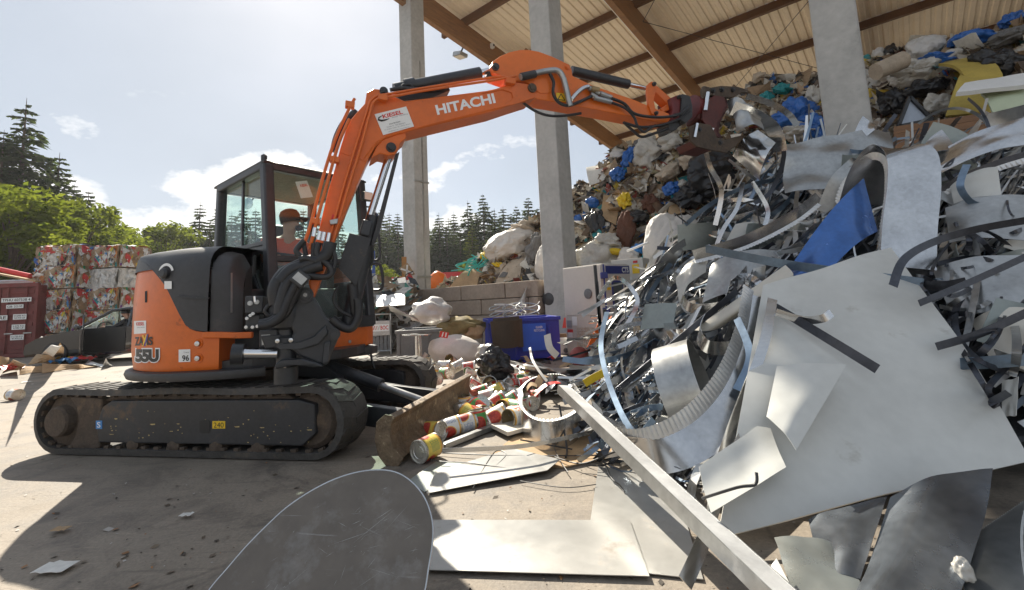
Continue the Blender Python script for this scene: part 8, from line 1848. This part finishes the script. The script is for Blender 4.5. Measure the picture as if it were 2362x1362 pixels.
for i in range(95):
    x, y = rs.uniform(500, 990), 1362 - 275 * rs.random() ** .8; a_ = rs.choice((-.75, -.6, -1.0, -.35, .5)) + rs.gauss(0, .12); ln = rs.choice((6, 10, 16, 30, 60, 120)) * rs.uniform(.6, 1.3); wd = rs.choice((.5, .7, .9, 1.3))
    q = [(x + math.cos(a_) * ln * t + math.sin(a_) * wd * s, y + math.sin(a_) * ln * t - math.cos(a_) * wd * s) for t, s in ((-.5, -.1), (0, -.5), (.5, .0), (0, .5))]
    w3 = [PV(a, b_, o0, n_) + n_ * .0012 for a, b_ in q]
    if any(((p - dc).length > .92 * min((e - dc).length for e in pl_ if (e - dc).normalized().dot((p - dc).normalized()) > .9)) if (p - dc).length > .05 else False for p in w3): continue
    mb.add(w3, [(0, 1, 2, 3)])
tag(mb.build('scratches', mat('scratch_bright', (.34, .33, .31), .5, .2, var=.3, vs=20), dsc), kind='stuff')
mb = MB(); cc = sum(pl_, V()) / len(pl_); k = len(pl_); inn = [p + (cc - p).normalized() * .0045 + n_ * .0005 for p in pl_]; mb.add([p + n_ * .0005 for p in pl_] + inn, [(i, (i + 1) % k, (i + 1) % k + k, i + k) for i in range(k)]); mb.build('polished_edge', M['galv'], dsc)
def ground_sheet(px, zs, mk, label, th=.003, name='ground_sheet', cat='metal sheet'):
    q = [G(x, y, z) for (x, y), z in zip(px, zs)]; mb = MB(); mb.prism(q, V((0, 0, -th))); return tag(mb.build(name, M[mk]), label, cat)
ground_sheet(((1380, 1076), (1480, 1090), (1583, 1205), (1622, 1336), (1490, 1322), (1362, 1200)), (.008, .008, .012, .012, .012, .010), 'galv_dull', 'pale zinc sheet lying on the ground under the rail').data.materials[0] = M['ground_zinc']
ground_sheet(((880, 1199), (1453, 1200), (1498, 1329), (880, 1311)), (.02, .022, .022,   .02), 'ground_zinc', 'wide white sheet lying on the ground right of the round plate')
ground_sheet(((985, 1138), (1004, 1088), (1182, 1034), (1292, 1060), (1262, 1085)), (.02, .02, .03, .05,   .04), 'ground_zinc', 'white sheet lying on the ground in front of the tins')
ground_sheet(((1115, 1062), (1195, 1000), (1418, 985), (1445, 1046), (1300, 1078)), (.012, .012, .015, .015, .012), 'cream_sheet', 'beige board lying under the thin rods', .008, 'ground_board', 'board').data.materials[0] = M['card']
ground_sheet(((940, 1110), (1010, 1062), (1085, 1070), (980, 1135)), (.006, .006, .006, .006), 'grey_sheet', 'grey sheet peeping out left of the white sheet')
ground_sheet(((1420, 1040), (1560, 1060), (1640, 1120), (1500, 1110)), (.01, .01, .015,   .015), 'ground_zinc', 'white sheet under the big hoop')
mb = MB(); mb.beam(G(1022, 1030, .03), G(1136, 985, .035), .06, .04); tag(mb.build('steel_channel', M['galv_dull'], bevel=.004), 'grey steel channel lying before the white tins', 'channel')
mb = MB(); q = [G(x, y, .05) for x, y in ((1120, 978), (1172, 1003), (1258, 978), (1215, 962))]; mb.prism(q, V((0, 0, -.01)))
for a, e in ((0, 1), (1, 2)): mb.beam(q[a] + ZU * .006, q[e] + ZU * .006, .012, .03)
tag(mb.build('shallow_tray', M['cream_sheet']), 'shallow cream metal tray under the opened white tin', 'tray')
# rods and wires
for i, (pts, r_, lb) in enumerate((([(1200, 1015, .12), (1320, 1037, .03)], .006, 'straight thin rod pointing at the rail'), ([(1290, 935, .3), (1307, 1030, .05), (1305, 1055, .02)], .008, 'upright thin rod standing by the ring frame'), ([(1010, 1045, .02), (1200, 1052, .03), (1440, 1050, .03)], .005, 'long rod lying across the white sheet'), ([(1090, 1128, .02), (1140, 1044, .03), (1166, 1052, .03), (1105, 1110, .02)], .004, 'bent thin wire lying on the white sheet'), ([(950, 1035, .03), (1000, 1062, .03), (1080, 1068, .03), (1180, 1082, .03)], .004, 'wire trailing from the blade'),
        ([(1280, 1055, .03), (1340, 1070, .05), (1400, 1050, .12), (1445, 1035, .2), (1420, 1062, .06), (1380, 1075, .04), (1330, 1068, .05)], .005, 'twisted wire loop hanging on the rail'), ([(1390, 1060, .06), (1400, 1080, .04), (1412, 1105, .03), (1430, 1120, .02), (1440, 1135, .02)], .004, 'frayed wire end on the zinc sheet'), ([(1200, 1110, .02), (1300, 1125, .02), (1375, 1118, .02)], .003, 'thin wire on the bare ground'), ([(1270, 1005, .05), (1285, 1050, .04), (1310, 1090, .03)], .003, 'fine wire bent over the beige board'), ([(1620, 1150, .3), (1700, 1125, .4), (1742, 1118, .42), (1745, 1090, .46)], .006, 'bent thin rod against the sunlit white sheet'))):
    mb = MB(); mb.tube(spline([G(x, y, z) for x, y, z in pts], 8), r_, 5); tag(mb.build('wire' if r_ < .006 else 'rod', M['frame_dark'], smooth=60), lb, 'wire')
M['slate'] = mat('slate_blue_sheet', (.19, .21, .235), .27, .75, var=.3, vs=2.5, dirt=((.12, .10, .09), 3, .0))
# bottom right sheets
sheet('grey_offcut', ((1786, 1240, 1.98), (1946, 1262, 1.95), (2010, 1400, 1.66), (1840, 1400, 1.66)), 'grey_sheet', 'tilted grey green sheet at the bottom edge right of the rail', bend=.02, seed=41).data.materials[0] = mat('satin_grey_sheet', (.34, .36, .34), .3, .6, var=.1)
sheet('dark_sheet', ((2055, 1150, 2.15), (2292, 1085, 2.1), (2205, 1400, 1.62), (1950, 1400, 1.64)), 'slate', 'dark blue curved sheet in the bottom right corner', bend=.035, seed=42, bv=-.02)
sheet('dark_sheet', ((1865, 1200, 2.12), (2045, 1145, 2.12), (1985, 1340, 1.78), (1895, 1330, 1.8)), 'slate', 'matt dark sheet between the huge panel and the dark blue one', bend=.01, seed=43)
sheet('small_sheet', ((1765, 1330, 1.72), (1790, 1290, 1.80), (1850, 1400, 1.6), (1770, 1400, 1.62)), 'white_sheet', 'small pale sheet corner behind the rail end', seed=44)
mb = MB(); q = [P(2215, 1262, 1.95), P(2380, 1150, 1.95), P(2380, 1400, 1.62), P(2240, 1400, 1.62)]; nn = (q[1] - q[0]).cross(q[3] - q[0]).normalized()
mb.patch(lambda u, v: q[0] * (1 - u) * (1 - v) + q[1] * u * (1 - v) + q[2] * u * v + q[3] * (1 - u) * v + nn * (.008 * math.sin(u * 75 * math.pi) - .03 * math.sin(math.pi * v)), 150, 10, .002); tag(mb.build('corrugated_sheet', M['galv_dull'], smooth=60), 'finely corrugated metal sheet in the bottom right corner', 'metal sheet')
blob('crumpled_film', P(2222, 1318, 1.72), (.028, .03, .042), 61, M['film_clear'], 'crumpled pinkish film ball in the bottom right corner', 'plastic film', None, .3, 4, 1.6)
# yellow strap, dark film bundle, clear wavy sheet, hooks
rib('yellow_strap', ((1348, 885, 4.5), (1370, 872, 4.5), (1394, 860, 4.5)), .075, 'yellow', 'short yellow strap with black marks beside the hooked strip', 'strap')
pcb = blob('black_film_bundle', P(1140, 838, 5.9), (.22, .18, .17), 71, M['blackfilm'], 'dark plastic bundle with clear top lying behind the tins', 'plastic film', Matrix.Rotation(R(25), 3, 'Y'), .4, 5, 1.5, floor=0)
blob('clear_film', P(1122, 815, 6.0), (.13, .11, .10), 72, M['film_clear'], 'clear film crumpled on the dark bundle', 'plastic film', None, .4, 4, 1.6)
mb = MB(); mb.patch(lambda u, v: G(1175 + 210 * u + 8 * v, 832 + 18 * math.sin(u * 2.6) + 34 * v, .22 + .10 * math.sin(7 * u) * (1 - v) + .08 * noise.noise((u * 5, v * 3, 2)) - .12 * v), 24, 8, .004); tag(mb.build('wavy_sheet', M['galv_dull'], smooth=60), 'wavy shiny sheet lying behind the ring frame', 'metal sheet')
mb = MB(); mb.patch(lambda u, v: G(1215 + 180 * u, 880 + 18 * v - 14 * u, .12 + .05 * noise.noise((u * 4, v * 2, 7))), 14, 5, .004); tag(mb.build('zinc_sheet', M['galv'], smooth=60), 'flat zinc sheet between wavy sheet and ring frame', 'metal sheet')
rib('black_hook', ((1222, 802, 6.2), (1228, 830, 5.9), (1245, 858, 5.5), (1262, 880, 5.2)), .03, 'frame_dark', 'black bent bar standing before the blue box', 'bar')
rib('curved_plate', ((1262, 772, 6.8), (1268, 802, 6.6), (1286, 822, 6.5)), .10, 'cream_sheet', 'curved beige plate standing beside the blue box', 'plate')
rs = random.Random(44)
for i in range(46):
    x = rs.uniform(1200, 1420); y = rs.uniform(828, 900); c = G(x, y, rs.uniform(.05, .2)); s = rs.uniform(.05, .16); a_ = rs.uniform(0, 6.28); mk, lb = rs.choice((('galv', 'small zinc offcut lying between tins and scrap heap'), ('dark_steel', 'small dark offcut lying between tins and scrap heap'), ('grey_sheet', 'small grey offcut lying between tins and scrap heap'), ('card', 'small brown card scrap lying between tins and scrap heap'), ('red_print', 'small red scrap lying between tins and scrap heap')))
    d = V((math.cos(a_), math.sin(a_), rs.uniform(-.4, .5))); mb = MB(); mb.ribbon(spline([c - d * s, c + V((0, 0, .05)), c + d * s], 4), V((-d.y, d.x, rs.uniform(-.6, .6))), rs.uniform(.03, .12), .004)
    o = tag(mb.build('small_offcut', M[mk], smooth=45), lb, 'offcut', lb.split(' lying')[0] + 's')
# grit and small litter on the yard
rs = random.Random(90); qs = []
for i in range(2600):
    Y = 1.7 + 16 * rs.random() ** 2; x = rs.uniform(-1.1, .9) * Y; s = rs.choice((.004, .006, .008, .012, .02)) * rs.uniform(.7, 1.5) * (.8 + Y * .04); a_ = rs.random() * 6.28; e = rs.uniform(.2, 1); z = .004 + .004 * rs.random()
    c = V((x, Y, z)); u = V((math.cos(a_), math.sin(a_), rs.uniform(-.2, .2))) * s; v = V((-math.sin(a_), math.cos(a_), rs.uniform(-.1, .5))) * s * e
    qs.append(([c - u, c - v, c + u, c + v], rs.choice([(.1, .075, .05), (.16, .12, .08), (.07, .055, .04), (.2, .15, .1), (.45, .42, .38), (.3, .15, .06)])))
o = flakes_mesh('grit', qs, M['flakes']); tag(o, 'grit, wood chips and tiny litter scattered over the yard', 'grit')
for x, y, sx, lb in ((128, 1312, .09, 'torn pale paper scrap on the sunlit patch at the lower left'), (140, 1268 - 45, .05, 'brown wood splinter in the shadow at the left'), (430, 1190, .04, 'small pale chip on the shaded ground'), (60, 882, .1, 'flat white paper on the yard behind the lone tin')):
    c = G(x, y, .012); mb = MB(); mb.patch(lambda u, v: c + V(((u - .5) * sx * 1.6, (v - .5) * sx, .012 * noise.noise((u * 4, v * 4, x)) + .008)), 6, 4, .002); tag(mb.build('paper_scrap', M['paper'] if 'brown' not in lb else M['card'], smooth=45), lb, 'litter')
# ================================================================ thin summer haze
mb = MB(); mb.box((0, 60, 14), (420, 300, 30.5)); hz = mb.build('haze', bpy.data.materials.new('haze'), origin=(0, 0, 0)); tag(hz, kind='stuff')
mt = hz.data.materials[0]; mt.use_nodes = True; nt = mt.node_tree; nt.nodes.clear()
pv_ = N(nt, 'ShaderNodeVolumePrincipled', i_Density=.00042, i_Anisotropy=.45); pv_.inputs['Color'].default_value = (.93, .95, 1, 1)
L(nt, pv_.outputs[0], N(nt, 'ShaderNodeOutputMaterial').inputs['Volume'])
# ================================================================ words that tell look-alikes apart
LAND = [(1452, 365, 'the blue tarpaulin on the left crest'), (1545, 575, 'the huge pale sack'), (1440, 464, 'the yellow torn bag'), (1548, 436, 'the small bright blue bag'), (1640, 405, 'the big black film bundle'), (1492, 352, 'the clear film under the arm'), (1838, 268, 'the large blue tarpaulin heap'), (1805, 205, 'the teal bag near the crest'), (2135, 112, 'the white translucent sack'), (2240, 92, 'the blue tarpaulin on the right crest'), (2230, 190, 'the yellow foam sheet'), (2300, 150, 'the large black bag'), (2290, 195, 'the white foam board'), (2180, 300, 'the brown board wall'), (1175, 566, 'the large white sack by the wall'), (1445, 530, 'the red brown blanket'), (1366, 468, 'the light blue bag'), (1375, 605, 'the white film sack'), (1420, 582, 'the yellow curved sheet'), (1110, 640, 'the torn cardboard panel'),
        (1575, 905, 'the sheet drum'), (1590, 1040, 'the big ribbed hoop'), (1690, 690, 'the half hoop'), (1930, 530, 'the blue film sheet'), (2105, 470, 'the wide arched band'), (1940, 380, 'the dented grey beige sheet'), (1515, 730, 'the grey green square sheet'), (1560, 790, 'the thick dark bar'), (1850, 605, 'the long blue grey strip'), (1660, 270, 'the grab'), (2270, 310, 'the polished band'), (1695, 765, 'the bright ring band'), (2150, 640, 'the top edge of the huge panel'), (2280, 660, 'the shaded grey sheet'), (2250, 420, 'the bright white sheet'), (1395, 820, 'the dark blue hooked strip'), (1600, 620, 'the torn clear film strip'), (2300, 790, 'the shaded beige sheet'), (1270, 925, 'the triangular ring frame'), (1280, 855, 'the wavy shiny sheet'), (1140, 838, 'the dark plastic bundle'), (1190, 963, 'the opened white tin'), (1068, 932, 'the upright opened tin'), (1336, 822, 'the red ball'), (1995, 290, 'the third pillar'), (1320, 300, 'the second pillar'), (1820, 250, 'the grey film ball'), (1740, 500, 'the ribbed zinc strip')]
def px_of(o):
    p = o.location
    if o.data is not None and o.location.length < 1e-6: p = V(o.bound_box[0])
    d = V(p) - CAM; z = d.dot(FW)
    return (CXP + F * d.dot(RT) / z, CYP - F * d.dot(UP) / z) if z > .1 else (0, 0)
ORD = 'first second third fourth fifth sixth seventh eighth ninth tenth eleventh twelfth thirteenth fourteenth fifteenth sixteenth seventeenth eighteenth nineteenth twentieth'.split()
ORD += ['twenty-' + q for q in ORD[:9]]
from collections import defaultdict
sh = defaultdict(list)
for o in COL.objects:
    if o.parent is None and o.get('label') and o.get('group') and o.get('kind') != 'stuff': sh[(o['group'], o['label'])].append(o)
for (gr, lb), obs in sh.items():
    if len(obs) < 2: continue
    if obs[0].get('category') == 'tree':
        for k, o in enumerate(sorted(obs, key=lambda q: px_of(q)[0])): o['label'] = ORD[k] + ' from the left: ' + lb.replace('standing among the tall group on the left', 'of the tall left group').replace('behind the container and bales', 'behind the bales').replace(' in the wood seen', '')
        continue
    base = lb.split(' in the scrap')[0].split(' on the rubbish')[0].split(' looping out')[0].split(' lying ')[0]
    sub = defaultdict(list)
    for o in obs:
        x, y = px_of(o); best = min(LAND, key=lambda l: (l[0] - x) ** 2 + (l[1] - y) ** 2); dx, dy = x - best[0], y - best[1]
        di = ('right of' if dx > 0 else 'left of') if abs(dx) > abs(dy) else ('below' if dy > 0 else 'above'); sub[(di, best[2])].append((math.hypot(dx, dy), o.name, o))
    for (di, ln), l in sub.items():
        for k, (_, _, o) in enumerate(sorted(l, key=lambda q: q[:2])): o['label'] = ' '.join((base + ' ' + ('just ', 'a little ', 'some way ', 'further ', 'well ', 'far ', 'very far ')[min(k, 6)] + di + ' ' + ln).split()[:16])
